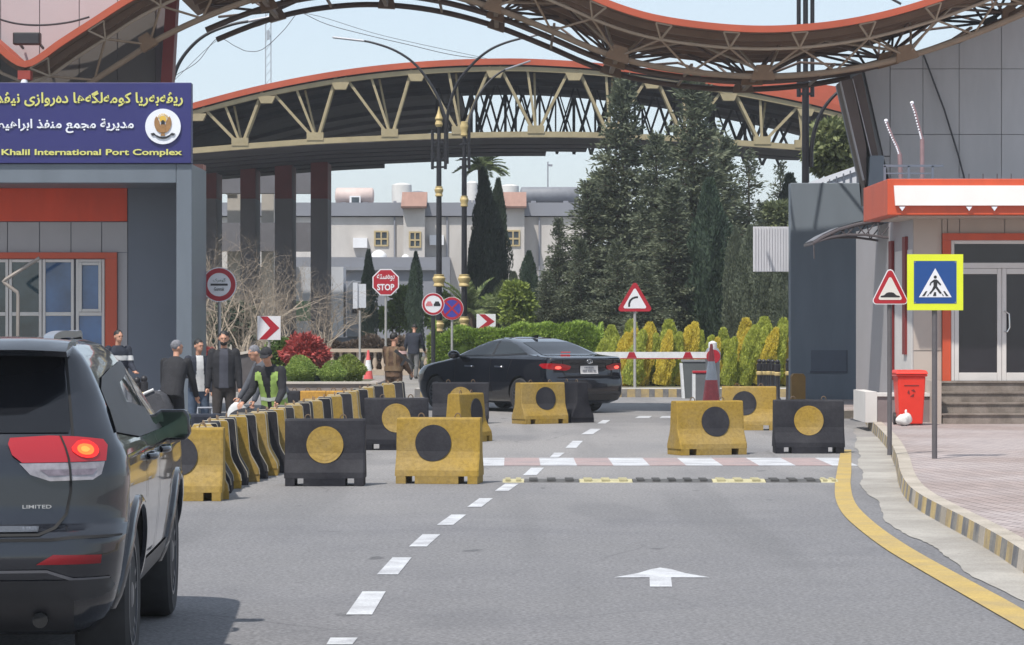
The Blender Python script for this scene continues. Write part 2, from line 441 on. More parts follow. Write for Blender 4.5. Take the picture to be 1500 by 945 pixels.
for (a, b) in [((xlast-.17, ylast), (6.03,57)), ((6.03,57),(6.43,65.9))]:
    mb.bar((a[0]+.08,a[1],KH/2), (b[0]+.08,b[1],KH/2), .16, KH+.012)
tag(mb.build('kerb_far_end', M_kw), kind='structure')

# ---- lane paint
mb = MB()
def quad(*p, z=.008): mb.sheet([(*g(*q), z) for q in p])
for q in [((478,946),(516,946),(524,936),(484,936)), ((507,902),(545,902),(565,868),(531,868)), ((552,843),(583,843),(603,818),(575,818)), ((599,802),(625,802),(645,784),(619,784)),
          ((640,770),(664,770),(683,755),(661,755)), ((684,744),(705,744),(722,731),(702,731)), ((725,720),(745,720),(760,709.5),(740,709.5)), ((766,697),(786,697),(797,686),(778,686)),
          ((805,671),(818,671),(827,664),(812,664)), ((828,657),(844,657),(854,646.5),(839,646.5)), ((851,637),(868,637),(880,629),(865,629)), ((875,621),(887,621),(894,616),(883,616)), ((930,613),(951,613),(955,610),(936,610)),((966,613),(985,613),(988,610),(970,610))]:
    quad(*q)
tag(mb.build('centre_line_dashes', M_white), kind='structure')
mb = MB(); z = .008
ap = [(899,847.5),(935,841),(953,835.5),(967,833),(984,835.5),(1003,841),(1040,847.5),(983,847.5),(984.5,861),(952,861),(951.5,847.5)]
tri = tessellate_polygon([[Vector((x, -y, 0)) for x, y in ap]])
mb.add([(*g(*p), z) for p in ap], [tuple(t_) for t_ in tri]); tag(mb.build('lane_arrow', M_white), kind='structure')
mb = MB()
Ledge = [(1232,660),(1229,675),(1226,692),(1223,712),(1224.5,734),(1236,756),(1262,780),(1300,808),(1350,838),(1400,867),(1450,896),(1500,925),(1600,985),(1700,1050)]
Redge = [(1247,660),(1247,675),(1247,692),(1246,712),(1251,734),(1264,752),(1292,776),(1332,803),(1381,831),(1431,858),(1481,885),(1530,914),(1640,978),(1750,1045)]
def densify(P): return [(smooth_interp([(i,p[0]) for i,p in enumerate(P)], u/6), smooth_interp([(i,p[1]) for i,p in enumerate(P)], u/6)) for u in range(6*(len(P)-1)+1)]
mb.strip([(*g(*p), .012) for p in densify(Redge)], [(*g(*p), .012) for p in densify(Ledge)])
tag(mb.build('yellow_edge_line', M_yline), kind='structure')
# crossing band of red and white blocks
mb = MB(); Ya, Yb = g(0,683)[1], g(0,671.5)[1]
xs = [638+50.5*k for k in range(13)]
for i, (a, b) in enumerate(zip(xs, xs[1:])):
    b = min(b, 1229); f = lambda px, Y: (px-750)/FPX*Yb + .0
    X0, X1 = f(a, Ya), f(b, Ya)
    mb.sheet([(X0,Ya,.008),(X1,Ya,.008),(X1,Yb,.008),(X0,Yb,.008)], i % 2)
tag(mb.build('crossing_band', [M_red, M_white]), kind='structure')

# studded speed bump
M_bk = mat('rubber_black', (.085,.083,.082), .75, var=.3, scale=8)
M_by = mat('rubber_yellow', (.44,.4,.24), .7, var=.18, scale=8)
sb = thing('speed_bump', 'low rubber speed bump of black and yellow studded sections across the right lane', 'speed bump', (0, g(0,706)[1], .004))
prev = 736
for nx, c in [(768,1),(848,0),(926,1),(1042,0),(1120,1),(1200,0),(1226,1)]:
    mb = MB(); Y = sb.location.y; X0, X1 = xat(prev, Y)+.004, xat(nx, Y)-.004
    prof = [(-.22,0),(-.16,.014),(-.08,.028),(.08,.028),(.16,.014),(.22,0)]
    mb.prism(prof, lambda u,v,t: (t,u,v), X0, X1)
    nst = max(2, int((X1-X0)/.16))
    for k in range(nst):
        for yy_ in (-.15,-.05,.06,.16):
            mb.box(X0+(k+.25)*(X1-X0)/nst, X0+(k+.72)*(X1-X0)/nst, yy_-.025, yy_+.025, .018, .038)
    mb.build('bump_section', M_by if c else M_bk, sb); prev = nx

# far planting island: painted kerb, gravelled top
mb = MB()
KX0, KX1, KY = -2.4, 30, g(0,582)[1]
kx = KX0; i = 0
while kx < KX1:
    wd = .2 if i % 2 else .14
    mb.box(kx, kx+wd-.003, KY, KY+.18, 0, .2, 1 if i % 2 else 2); mb.box(kx, kx+wd-.003, KY+.012, KY+.18, .201, .207, 0)
    kx += wd; i += 1
tag(mb.build('island_kerb', [M_kw, M_ky, M_kk]), kind='structure')
M_grav = noise_mat('pale_gravel', (.42,.4,.37), (.52,.5,.47), 3, c3=(.36,.34,.31), big=1.)
mb = MB(); mb.box(KX0, KX1, KY+.181, KY+2.2, 0, .19); tag(mb.build('island_gravel', M_grav), kind='structure')
mb = MB(); mb.box(KX0, KX1, KY+2.21, KY+40, 0, .17); tag(mb.build('island_soil', M_soil), kind='structure')
mb = MB(); mb.sheet([(-80,118,.006),(-2.5,118,.006),(-2.5,190,.006),(-80,190,.006)]); tag(mb.build('far_yard', M_soil), kind='structure')
# ================================================================== BUILDINGS
M_grey = mat('cladding_grey', srgb(103,111,120), .45, var=.09, stretch=(1.5,1.5,.3), scale=1.1, rvar=.08)
M_greyd = mat('cladding_dark_grey', srgb(104,110,122), .5, var=.05, scale=.8)
M_panel = mat('cladding_warm_grey', srgb(168,164,166), .5, var=.05, scale=.9, rvar=.08)
M_joint = mat('panel_joint', (.05,.05,.055), .8, var=0)
M_org = mat('cladding_orange', srgb(192,78,46), .45, var=.1, stretch=(1.5,1.5,.4), scale=1.4)
M_orgd = mat('cladding_orange_matt', srgb(216,74,42), .6, var=.1, stretch=(1.5,1.5,.4), scale=1.4)
M_blue = mat('sign_blue', srgb(44,44,104), .45, var=.06, scale=.7)
M_upvc = mat('window_frame_white', srgb(205,200,196), .4, var=.04)
M_glassb = mat('window_glass_blue', srgb(54,92,138), .08, var=.35, scale=1.1, spec=.8)
M_glassg = mat('window_glass_green', srgb(44,64,72), .06, var=.5, scale=1.4, spec=.8)
M_glassd = mat('window_glass_dark', srgb(38,36,42), .12, var=.2, scale=1., spec=.5)
M_pipe = mat('galvanised_pipe', srgb(150,142,135), .5, .3, var=.1)
M_gold = mat('letter_yellow', srgb(206,204,116), .5, var=.04)
M_lwhite = mat('letter_white', srgb(225,228,235), .5, var=.03)
M_black = mat('black_plastic', (.02,.02,.022), .5, var=.2)
M_dkred = mat('dark_red_panel', srgb(120,38,36), .5, var=.1, scale=1.5)
M_concrete = noise_mat('concrete', (.3,.29,.28), (.38,.37,.36), 1.2, c3=(.26,.25,.24), big=.6)

def panels(mb, X0, X1, Z0, Z1, Y, dx, dz, t=.03, mi=0, jit=0):
    """cladding as separate sheets with open joints"""
    nx, nz = max(1, round((X1-X0)/dx)), max(1, round((Z1-Z0)/dz))
    for i in range(nx):
        for k in range(nz):
            mb.box(X0+(X1-X0)*i/nx+.009, X0+(X1-X0)*(i+1)/nx-.009, Y-t, Y, Z0+(Z1-Z0)*k/nz+.009, Z0+(Z1-Z0)*(k+1)/nz-.009, mi)

# ---------------- left: customs office under a grey portal
YP = 55.0
lb = thing('office_building', 'grey and orange customs office with white windows behind the dark car, left edge', 'building', (0,0,0))
zt = zat(240, YP); xr_ = xat(281, YP); xi = xat(258, YP)
mb = MB(); mb.box(-24, xi, YP, YP+2.6, zat(268,YP), zt); tag(mb.build('portal_beam', M_grey, lb, bevel=.01))
mb = MB(); mb.box(xi+.004, xr_, YP, YP+2.6, 0, zt-.002); mb.build('portal_pier', M_grey, lb, bevel=.01)
YB = YP+2.2
mb = MB(); mb.box(-24, xi-1.2, YB+.04, YB+9, 0, zt-.35); mb.box(xi-1.19, xi-.004, YB+.04, YB+1.5, 0, zt-.35); mb.build('wall', M_greyd, lb)
xg = xat(187, YB)
mb = MB(); mb.box(xg+.01, xi-.006, YB, YB+.036, 0, zat(262,YB)); mb.build('grey_panel', M_greyd, lb)
mb = MB(); panels(mb, -20, xg, zat(325,YB), zat(264,YB), YB+.03, 4.0, 9, .05); mb.build('orange_panel', M_orgd, lb)
xo = xat(172, YB)
mb = MB()
xw = [xg - .55*k for k in range(0, 26)]
edges = [xg, xat(149,YB), xat(104,YB), xat(58,YB), xat(11,YB)] + [xat(11,YB)-.6*k for k in range(1,22)]
for a, b in zip(edges[1:], edges): mb.box(a+.008, b-.008, YB, YB+.032, zat(370,YB)+.005, zat(325,YB)-.008)
mb.box(xo+.006, xg-.008, YB, YB+.03, 0, zat(370,YB)-.005)
mb.build('clad_panel', M_panel, lb)
mb = MB(); zo1, zo0 = zat(370,YB), .5
mb.box(-19, xo, YB-.09, YB+.02, zat(379,YB), zo1); mb.box(xat(155,YB), xo, YB-.09, YB+.02, zo0, zat(379,YB)-.003); mb.build('orange_frame', M_org, lb)
# window strip
XW1 = xat(154.5, YB); zw1 = zat(380, YB); zw0 = .55; zm = zat(460,YB)
cols = [(116,149,'c'),(67,104,'b'),(18,57,'g'),(-30,8,'g'),(-78,-40,'b'),(-126,-88,'g'),(-174,-136,'g')]
for i, (a, b, k) in enumerate(cols):
    xa, xb = xat(a-4.5,YB), xat(b+5,YB)
    mb = MB(); fw = .055
    A, B_ = xa+.004, xb-.004
    mb.box(A, A+fw, YB-.05, YB+.02, zw0, zw1); mb.box(B_-fw, B_, YB-.05, YB+.02, zw0, zw1)
    mb.box(A+fw+.002, B_-fw-.002, YB-.045, YB+.02, zw1-fw, zw1); mb.box(A+fw+.002, B_-fw-.002, YB-.045, YB+.02, zm-.035, zm+.035); mb.box(A+fw+.002, B_-fw-.002, YB-.045, YB+.02, zw0, zw0+fw)
    if k == 'c':
        mb.box(A+fw+.003, A+fw+.06, YB-.075, YB-.01, zm+.04, zw1-fw-.003); mb.box(B_-fw-.06, B_-fw-.003, YB-.075, YB-.01, zm+.04, zw1-fw-.003)
        mb.box(A+fw+.062, B_-fw-.062, YB-.073, YB-.01, zw1-fw-.055, zw1-fw-.004); mb.box(A+fw+.062, B_-fw-.062, YB-.073, YB-.01, zm+.041, zm+.095)
    wf = mb.build('window', M_upvc, lb, bevel=.006)
    mb = MB(); mb.box(A+.02, B_-.02, YB-.004, YB+.012, zw0+.02, zw1-.02); mb.build('pane', M_glassg if k == 'g' else M_glassb, wf)
# pinkish side block behind the pier
mb = MB(); Y2 = YB+5; xs0, xs1 = xat(281,Y2)-.3, xat(295,Y2)
mb.box(xs0, xs1, Y2, Y2+.5, zat(300,Y2), zat(248,Y2), 0); mb.box(xs0, xs1-.01, Y2, Y2+.5, zat(332,Y2), zat(300,Y2)-.003, 1); mb.box(xs0, xs1-.02, Y2, Y2+.5, 0, zat(332,Y2)-.003, 2); mb.box(xs0-.02, xs1+.04, Y2-.04, Y2+.54, zat(248,Y2)+.002, zat(245,Y2)+.06, 0)
mb.build('side_wing', [mat('pink_render', srgb(190,140,128), .8), M_greyd, M_panel], lb)
# bent galvanised pipe rising in front of the windows
mb = MB(); Yp = YP+.8
mb.tube([at(25,700,Yp), at(26.5,433,Yp), at(25,428,Yp), at(7,415,Yp), at(5,413,Yp), at(9,409,Yp), at(58,378,Yp)], .035, 8)
o = mb.build('vent_pipe', M_pipe, smooth=40); tag(o, 'bent pale metal pipe rising in front of the office windows above the dark car', 'pipe')

# ---------------- blue name board
sg = thing('name_board', 'large blue board with yellow and white lettering and a round crest above the office', 'sign', (0,0,0))
YS = 54.94; z0, z1 = zat(240,YS)+.01, zat(121,YS); xs1 = xat(280,YS)
mb = MB(); mb.box(-24, xs1, YS, YS+.3, z0, z1); mb.build('board', M_blue, sg, bevel=.01)
def line(nm, body, px0, px1, py0, py1, m_, bold=.012):
    mb = MB(); text_into(mb, body, front(YS), xat(px0,YS), xat(px1,YS), zat(py1,YS), zat(py0,YS), (0,.022), bold=bold); return mb.build(nm, m_, sg)
line('yellow_lettering', arabic('ريڤەبەريا كومەلگەها دەروازی نيڤدە'), -14, 268, 133, 156, M_gold, .02)
line('white_lettering', arabic('مديرية مجمع منفذ ابراهيم'), -4, 196, 174, 195, M_lwhite, .02)
line('english_lettering', 'Khalil International Port Complex', 2.5, 267, 218.5, 230, M_gold, .022)
# crest: white roundel, sun disc, spread-winged bird and a black ribbon
cx, cz, cr = xat(239,YS), zat(185.5,YS), 26/FPX*YS
mb = MB(); disc(mb, cx, cz, cr, YS, .0, .04); ro = mb.build('crest_roundel', M_lwhite, sg)
M_bird = mat('crest_brown', srgb(150,112,70), .6, var=.15, scale=12); M_bk2 = mat('crest_black', (.02,.02,.025), .5, var=0); M_sun = mat('crest_sun', srgb(214,176,70), .5, var=0)
u = cr/26
mb = MB()
for sgn in (-1,1):
    wing = [(1.2,-6.5),(3.2,-3.5),(4.2,1),(5.2,6),(7.5,10.5),(9.6,13.4),(11.6,9.8),(12.6,5),(12.3,0),(10.6,-4.8),(8,-8.4),(4.6,-10.6),(1.2,-11)]
    mb.prism([(cx+sgn*a*u, cz+(b+1.5)*u) for a, b in wing], front(YS), .04, .058)
mb.prism([(cx+a*u, cz+b*u) for a, b in [(-3.6,-9),(3.6,-9),(4.4,-2),(2.6,4.5),(-2.6,4.5),(-4.4,-2)]], front(YS), .04, .064)
mb.prism([(cx+a*u, cz+b*u) for a, b in [(-1.8,-8.6),(1.8,-8.6),(3.4,-13.8),(-3.4,-13.8)]], front(YS), .04, .056)
mb.build('crest_bird', M_bird, ro)
mb = MB(); disc(mb, cx, cz+10.6*u, 5.2*u, YS, .04, .05, n=24)
for k in range(9):
    a = R(20+17.5*k); mb.bar((cx+6*u*math.cos(a), YS-.045, cz+(10.6+6*math.sin(a))*u), (cx+8.6*u*math.cos(a), YS-.045, cz+(10.6+8.6*math.sin(a))*u), .9*u, .01)
mb.build('crest_sun', M_sun, ro)
mb = MB(); disc(mb, cx+.3*u, cz+6.4*u, 2.7*u, YS, .06, .07, n=16); mb.prism([(cx+a*u, cz+b*u) for a, b in [(-2.8,3),(2.8,3),(1.4,8),(-1.4,8)]], front(YS), .058, .067)
rib = [(-18,-10.5),(-13,-9.3),(-9.5,-12.6),(-5,-14.6),(0,-15.3),(5,-14.6),(9.5,-12.6),(13,-9.3),(18,-10.5),(15.4,-13.4),(12,-12.8),(9,-15.6),(5,-17.5),(0,-18.2),(-5,-17.5),(-9,-15.6),(-12,-12.8),(-15.4,-13.4)]
mb.prism([(cx+a*u, cz+b*u) for a, b in rib], front(YS), .04, .062)
mb.build('crest_ribbon', M_bk2, ro)

# small camera and floodlight above the board
cm = thing('security_camera', 'small white dome camera on a red bracket above the blue board', 'camera', at(36,113,57.2))
mb = MB(); mb.box(-.12,.12,-.08,.2,-.05,.12); mb.build('bracket', mat('bracket_red', srgb(150,60,50), .6), cm)
mb = MB(); mb.lathe([(.055,0),(.07,-.05),(.07,-.12),(.05,-.17),(.02,-.19)], (0,-.03,-.05)); mb.build('dome', M_lwhite, cm, smooth=40)
fl = thing('floodlight', 'black floodlight box fixed on the pale tower wall above the roof valley', 'lamp', at(40,57,59.4))
mb = MB(); mb.box(-.27,.27,-.12,.1,-.12,.12); mb.build('housing', M_black, fl, bevel=.02)
mb = MB(); mb.box(-.24,.24,-.135,-.121,-.1,.1); mb.build('lens', mat('lamp_glass_dark', (.03,.03,.035), .15, var=0), fl); 
for x_ in (-.2,.2): mb = MB(); mb.bar((x_,.1,-.05),(x_,.75,-.12),.04); mb.build('bracket', M_black, fl)

# ---------------- left tower: pale clad wall with a slanted dark red edge
YT = 60.2
tw = thing('gate_tower', 'pale clad tower wall with slanted dark red edge behind the blue board', 'tower')
mb = MB()
mb.prism([(-24,3.6),(xat(243,YT),3.6),(xat(252,YT),zat(0,YT)),(xat(262,YT),12.5),(-24,12.5)], front(YT+.46), 0, .42); mb.build('core_wall', mat('joint_pink', srgb(112,104,106), .7, var=0), tw)
mb = MB(); 
jx = [xat(p,YT) for p in (-190,-124,-60,0.8,58,116,172,228)]
WL = [(xat(a,58.), zat(b,58.)) for a, b in [(-330,-30),(-230,-45),(-130,-25),(-60,15),(-10,55),(18,80),(37,89),(56,80),(82,61),(130,30),(190,-8),(270,-46)]]
zw = lambda X: smooth_interp(WL, X) - .08
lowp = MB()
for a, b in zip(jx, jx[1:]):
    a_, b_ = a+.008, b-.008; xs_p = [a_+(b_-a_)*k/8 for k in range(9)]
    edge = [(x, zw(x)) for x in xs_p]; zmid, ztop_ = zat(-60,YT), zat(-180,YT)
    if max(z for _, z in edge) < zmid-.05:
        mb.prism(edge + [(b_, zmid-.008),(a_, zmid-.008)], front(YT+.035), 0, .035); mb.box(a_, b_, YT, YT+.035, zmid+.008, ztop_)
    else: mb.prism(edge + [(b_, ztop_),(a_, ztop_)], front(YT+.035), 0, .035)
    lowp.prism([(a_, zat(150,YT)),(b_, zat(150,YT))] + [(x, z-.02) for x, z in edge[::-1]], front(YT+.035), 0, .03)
lowp.build('lower_panel', mat('cladding_roof_shaded', srgb(92,86,82), .6, var=.08, scale=.8), tw)  # roof's shade put into a darker cladding colour below the roof curve
mb.build('clad_panel', mat('cladding_pinkish', srgb(180,170,172), .5, var=.05, scale=.8), tw)
mb = MB(); Yr = YT-.3
mb.prism([(xat(235,Yr),zat(126,Yr)),(xat(251.5,Yr),zat(126,Yr)),(xat(261,Yr),zat(-40,Yr)),(xat(264,Yr),zat(-150,Yr)),(xat(244,Yr),zat(-150,Yr)),(xat(244,Yr),zat(-20,Yr))], front(Yr), -.5, 0)
mb.build('red_edge', M_dkred, tw)

# ---------------- right: gate office with orange canopy, glass doors and steps
YF = 51.0
rb = thing('gate_office', 'beige gate office with orange canopy and white framed glass doors, right edge', 'building')
M_beige = mat('wall_tile_beige', srgb(178,166,156), .55, var=.06, scale=1.)
M_stone = noise_mat('step_stone', (.15,.125,.105), (.21,.175,.15), 4, c3=(.27,.23,.2), big=3.)
M_blockw = mat('block_sunlit_white', srgb(206,202,198), .8, var=.06, scale=2)  # white stands for the sunlit faces of side return and block
xc = xat(1338, YF); base = KH
zc = zat(318, YF)
mb = MB()
Ys = YF+2.0
def wq(*p): mb.sheet(p)
xs_ = xat(1311, Ys)
mb.prism([(xc,YF+.05),(22,YF+.05),(22,YF+8),(xs_,YF+8),(xs_,Ys)], lambda u,v,t: (u,v,t), 0, zc)
mb.build('wall', M_panel, rb)
# front cladding of the bay left of the door and above it
mb = MB()
xd = xat(1380, YF)
cz_ = [base+.02, zat(514,YF), zat(342,YF)-.0, zc]
mb.box(xc+.004, xd-.01, YF, YF+.045, base, cz_[1]-.007); mb.box(xc+.004, xd-.01, YF, YF+.045, cz_[1]+.007, zc)
gx = [xd+.0, xat(1388,YF), xat(1406,YF), xat(1472,YF), xat(1538,YF), xat(1600,YF)]
for a, b in zip(gx, gx[1:]): mb.box(a+.004, b-.009, YF, YF+.045, cz_[2]+.006, zc)
mb.build('front_cladding', M_beige, rb)
mb = MB(); z34 = zat(352,YF)
mb.box(xd, xat(1600,YF), YF-.07, YF+.04, z34, cz_[2]); mb.box(xd, xat(1392,YF), YF-.07, YF+.04, base+.45, z34-.003); mb.build('orange_frame', M_org, rb)
# doors
xf0, xf1 = xat(1392.5,YF), xat(1560,YF); zs = base + .62; zd0 = zat(558,YF); zd1 = zat(393,YF); ztr = zat(385,YF); ztop = z34-.003
mb = MB()
mb.box(xf0, xf0+.055, YF-.05, YF+.04, zd0, ztop); mb.box(xf0+.057, xf1, YF-.05, YF+.04, ztop-.06, ztop); mb.box(xf0+.057, xf1, YF-.05, YF+.04, zd1, ztr)
mb.build('door_frame', M_upvc, rb, bevel=.006)
mb = MB(); mb.box(xf0+.05, xf1, YF-.005, YF+.015, ztr-.01, ztop-.05); mb.build('transom_glass', M_glassd, rb)
xm = xat(1467,YF)
for i, (a, b) in enumerate([(xf0+.06, xm-.003), (xm+.003, xat(1541,YF))]):
    mb = MB(); sw = .075
    mb.box(a, a+sw, YF-.04, YF+.03, zd0, zd1-.004); mb.box(b-sw, b, YF-.04, YF+.03, zd0, zd1-.004); mb.box(a+sw+.002, b-sw-.002, YF-.038, YF+.03, zd1-.1, zd1-.004); mb.box(a+sw+.002, b-sw-.002, YF-.038, YF+.03, zd0, zd0+.14)
    dl = mb.build('door', M_upvc, rb, bevel=.006)
    mb = MB(); mb.box(a+.02, b-.02, YF-.004, YF+.012, zd0+.02, zd1-.02); mb.build('pane', M_glassd, dl)
    if i == 1:
        hx = a+.06; mb = MB(); mb.tube([(hx-.02,YF-.04,zat(456,YF)),(hx,YF-.1,zat(457,YF)),(hx+.05,YF-.1,zat(460,YF)),(hx+.06,YF-.1,zat(480,YF)),(hx+.02,YF-.1,zat(486,YF)),(hx-.02,YF-.04,zat(486,YF))], .014, 8); mb.build('handle', mat('handle_chrome', (.7,.7,.7), .25, 1., var=0), dl, smooth=40)
# lit side return: sunlight put into a white face, and a red strip
mb = MB()
def side(px_a, px_b, z_a, z_b, t, mi):
    pass
dv = Vector((xc-xs_, YF+.05-Ys, 0)); L = dv.length; dv.normalize(); nv = Vector((-dv.y, dv.x, 0)); nv = nv if nv.x < 0 else -nv
P0 = Vector((xs_, Ys, 0))
def sideprism(mb, a, b, z_a, z_b, th, mi=0):
    p, q = P0+dv*L*a, P0+dv*L*b
    vs = []
    for zz in (z_a, z_b):
        vs += [(p.x,p.y,zz),(q.x,q.y,zz),(*(q+nv*th).xy,zz),(*(p+nv*th).xy,zz)]
    mb.add(vs, [(0,1,2,3),(7,6,5,4),(1,0,4,5),(2,1,5,6),(3,2,6,7),(0,3,7,4)], mi)
sideprism(mb, .03,.97, base+.3, zat(365,YF), .012)
mb.build('sunlit_side_face', M_blockw, rb)
mb = MB(); sideprism(mb, .56,.72, zat(520,YF), zat(345,YF), .05); sideprism(mb, -.22,-.04, zat(560,YF), zat(348,YF), .05); mb.build('red_strip', M_dkred, rb)
# canopy
YC = 49.9
zc0, zc1 = zat(315,YC), zat(262,YC); xc0 = xat(1300,YC)
mb = MB(); mb.box(xc0, 22, YC, YC+3.4, zc0, zc1); mb.build('canopy', M_org, rb, bevel=.01)
mb = MB()
zi0, zi1 = zat(303,YC), zat(272,YC)
mb.prism([(xat(1311,YC),zi0+.02),(xat(1309,YC),zi1),(22,zi1),(22,zi0+.02)], front(YC), .004, .06); mb.build('canopy_light_panel', mat('panel_white', srgb(236,232,228), .5, var=.03), rb)
mb = MB(); mb.box(xc0+.2, 22, YC+.12, YC+2.6, zc0-.03, zc0-.004); mb.build('canopy_soffit', M_beige, rb)
for px in (1321, 1419, 1456):
    x_ = xat(px,YC); mb = MB(); mb.prism([(x_-.05,zi0),(x_+.05,zi0),(x_,zi0-.07)], front(YC), .002, .06); mb.build('panel_bracket', M_lwhite, rb)
mb = MB(); mb.box(xc0+.3, 22, YC+.9, YC+3.2, zc1+.003, zc1+.05); mb.build('canopy_roof', M_greyd, rb)
# spikes and handrail along the canopy edge
mb = MB()
for k in range(26): mb.bar((xc0+1.4+k*.235, YC+.3, zc1), (xc0+1.4+k*.235, YC+.3, zc1+.1), .012)
mb.build('bird_spike', M_joint, rb)
# steps
mb = MB(); x0 = xat(1379,YF-1.1); n = 4
for k in range(n):
    y0 = YF-1.25+k*.3; h = (zd0-base)/n
    mb.box(x0+.0, 16, y0, YF-.08, base+k*h+.002, base+(k+1)*h-.03)
    mb.box(x0-.02, 16, y0-.025, YF-.09, base+(k+1)*h-.028, base+(k+1)*h)
mb.build('steps', M_stone, rb)
mb = MB(); mb.box(x0-.12, x0-.025, YF-1.28, YF-.1, base, zd0+.02); mb.build('step_cheek', M_beige, rb)
mb = MB(); Yb = YF-.55
mb.box(xat(1285,Yb), xat(1377,Yb), Yb, YF-.06, base, zat(581,Yb), 0); mb.box(xat(1285,Yb)-.2, xat(1285,Yb)-.004, Yb-.02, YF+1.2, base, zat(574,Yb), 1)
mb.box(xat(1285,Yb)-.003, xat(1379,Yb), Yb-.03, YF-.06, zat(581,Yb)+.003, zat(576,Yb), 1); mb.build('planter_wall', [mat('plinth_shaded_grey', srgb(128,116,116), .8), M_blockw], rb)  # shaded front and sunlit top and left are put into the colours
# door awning of steel hoops on the left side
mb = MB(); Ya = YF+2.9
p1 = [at(1192,356,Ya), at(1206,347,Ya), at(1230,336,Ya), at(1255,329,Ya), at(1285,323,Ya), at(1310,322,Ya)]
p2 = [at(1192,356,Ya), at(1215,348,Ya), at(1240,344,Ya), at(1268,344,Ya), at(1290,347,Ya), at(1310,350,Ya)]
for dy in (0, 1.6):
    sh = Vector((0,dy,0))
    mb.tube([p+sh for p in p1], .03, 6); mb.tube([p+sh for p in p2], .022, 6)
    for i in range(1, 6): mb.tube([p1[i]+sh, p2[max(1,i-1)]+sh], .012, 5); mb.tube([p1[i]+sh, p2[i]+sh], .012, 5)
mb.bar(p1[0], p1[0]+Vector((0,1.6,0)), .05); mb.tube([p1[0]+Vector((0,.01,0)), p1[0]+Vector((.01,.01,-.28))], .012, 5)
mb.build('awning_frame', mat('awning_steel', srgb(98,92,94), .5, .3), rb, smooth=40)
mb = MB(); q = [p+Vector((0,0,.035)) for p in p1]; mb.strip(q, [p+Vector((0,1.6,0)) for p in q]); mb.strip([p+Vector((0,0,.012)) for p in q], [p+Vector((0,1.6,.012)) for p in q]); mb.build('awning_sheet', mat('awning_polycarbonate', srgb(120,116,118), .3), rb)

# railing and the two wrapped poles on the canopy
rl = thing('roof_railing', 'short dark pipe railing standing on the orange canopy roof', 'railing')
mb = MB(); Yq = YC+2.2
for px in (1296, 1331, 1366): mb.bar((xat(px,Yq),Yq,zc1+.045), (xat(px,Yq),Yq,zat(243,Yq)), .04)
mb.bar((xat(1294,Yq),Yq,zat(243,Yq)), (xat(1382,Yq),Yq,zat(243,Yq)), .04); mb.bar((xat(1296,Yq),Yq,zat(254,Yq)), (xat(1366,Yq),Yq,zat(254,Yq)), .025)
rl2 = mb.build('railing_bars', M_greyd, rl)
M_lamppink = mat('pole_pinkish', srgb(142,116,118), .6, var=.15, scale=6); M_bulb = mat('bulb_white', srgb(232,232,238), .4, var=0)
def wrapped(name, label, pts, Yw):
    r = thing(name, label, 'decorative pole')
    P = [at(a,b,Yw) for a, b in pts]
    mb = MB(); P[-1].z = zc1+.05; mb.tube(P[-2:], .04, 8); mb.tube(P[:-1], .022, 8); mb.build('pole', M_lamppink, r, smooth=40)
    mb = MB(); q = P[0]; n = 16
    for k in range(n):
        t_ = k/(n-1)*(len(P)-2); i = min(int(t_), len(P)-3); c_ = P[i].lerp(P[i+1], t_-i)
        mb.ball(c_+Vector((-.025,-.022,0)), (.016,.016,.02), 8)
    mb.ball(P[0], .035, 10); mb.build('light_string', M_bulb, r, smooth=180)
wrapped('lit_pole', 'pinkish pole wrapped in white bulbs bending left, left one on the orange canopy', [(1298,177),(1303,190),(1309,204),(1315,216),(1318,225),(1320,262)], YC+2.6)
wrapped('lit_pole', 'taller pinkish pole wrapped in white bulbs, right one on the orange canopy', [(1336,151),(1341,164),(1345,180),(1349,195),(1351,203),(1351,262)], YC+2.75)

# ---------------- dark grey boundary wall right of the lane
YW = 66.0
gw = thing('grey_wall', 'tall plain dark grey wall right of the lane beside the gate office', 'wall')
mb = MB(); mb.box(xat(1158,YW), xs_+3, YW, YW+.5, 0, zat(268,YW)); mb.build('wall_panel', mat('wall_slate', srgb(116,125,134), .6, var=.09, stretch=(1.5,1.5,.3), scale=1.1), gw, bevel=.015)
mb = MB(); Yh = YW-.012
xa, xb, za, zb_ = xat(1188,Yh), xat(1240,Yh), zat(543,Yh), zat(513,Yh)
mb.box(xa,xb,Yh,YW+.01,za,zb_); mb.build('hatch', mat('wall_slate_hatch', srgb(94,102,114), .55, var=.04), gw); 
mb = MB(); mb.box(xa-.02,xb+.02,Yh-.02,Yh-.001,za-.05,za-.005); mb.box(xb+.003,xb+.02,Yh-.015,Yh-.001,za,zb_); mb.build('hatch_ledge', mat('wall_slate_dark', srgb(80,86,98), .6, var=0), gw)
mb = MB(); mb.bar((xat(1206,YW+.3),YW+3.5,zat(270,YW+3)), (xat(1265,YW+3),YW+3.5,zat(243,YW+3)), .1, .12)
bp_ = []
p_, q_ = Vector((xat(1200,YW+3),YW+3.5,zat(272,YW+3))), Vector((xat(1263,YW+3),YW+3.5,zat(246,YW+3)))
o = MB(); o.prism([(p_.x,p_.z-.6),(q_.x,p_.z-.6),(q_.x,q_.z),(p_.x,p_.z)], front(YW+3.5), -.02, 0)
st = thing('ramp_stair', 'pale sloping stair side with white handrail showing above the grey wall', 'stair'); mb.build('handrail', M_lwhite, st); o.build('stair_side', M_lwhite, st)
mb = MB()
for k in range(6):
    t_ = (k+.8)/6.2; c_ = p_.lerp(q_, t_); mb.bar((c_.x,YW+3.46,c_.z-.3), (c_.x,YW+3.46,c_.z+.05), .03)
mb.build('baluster', M_greyd, st)
mb = MB(); Yq = YW-2
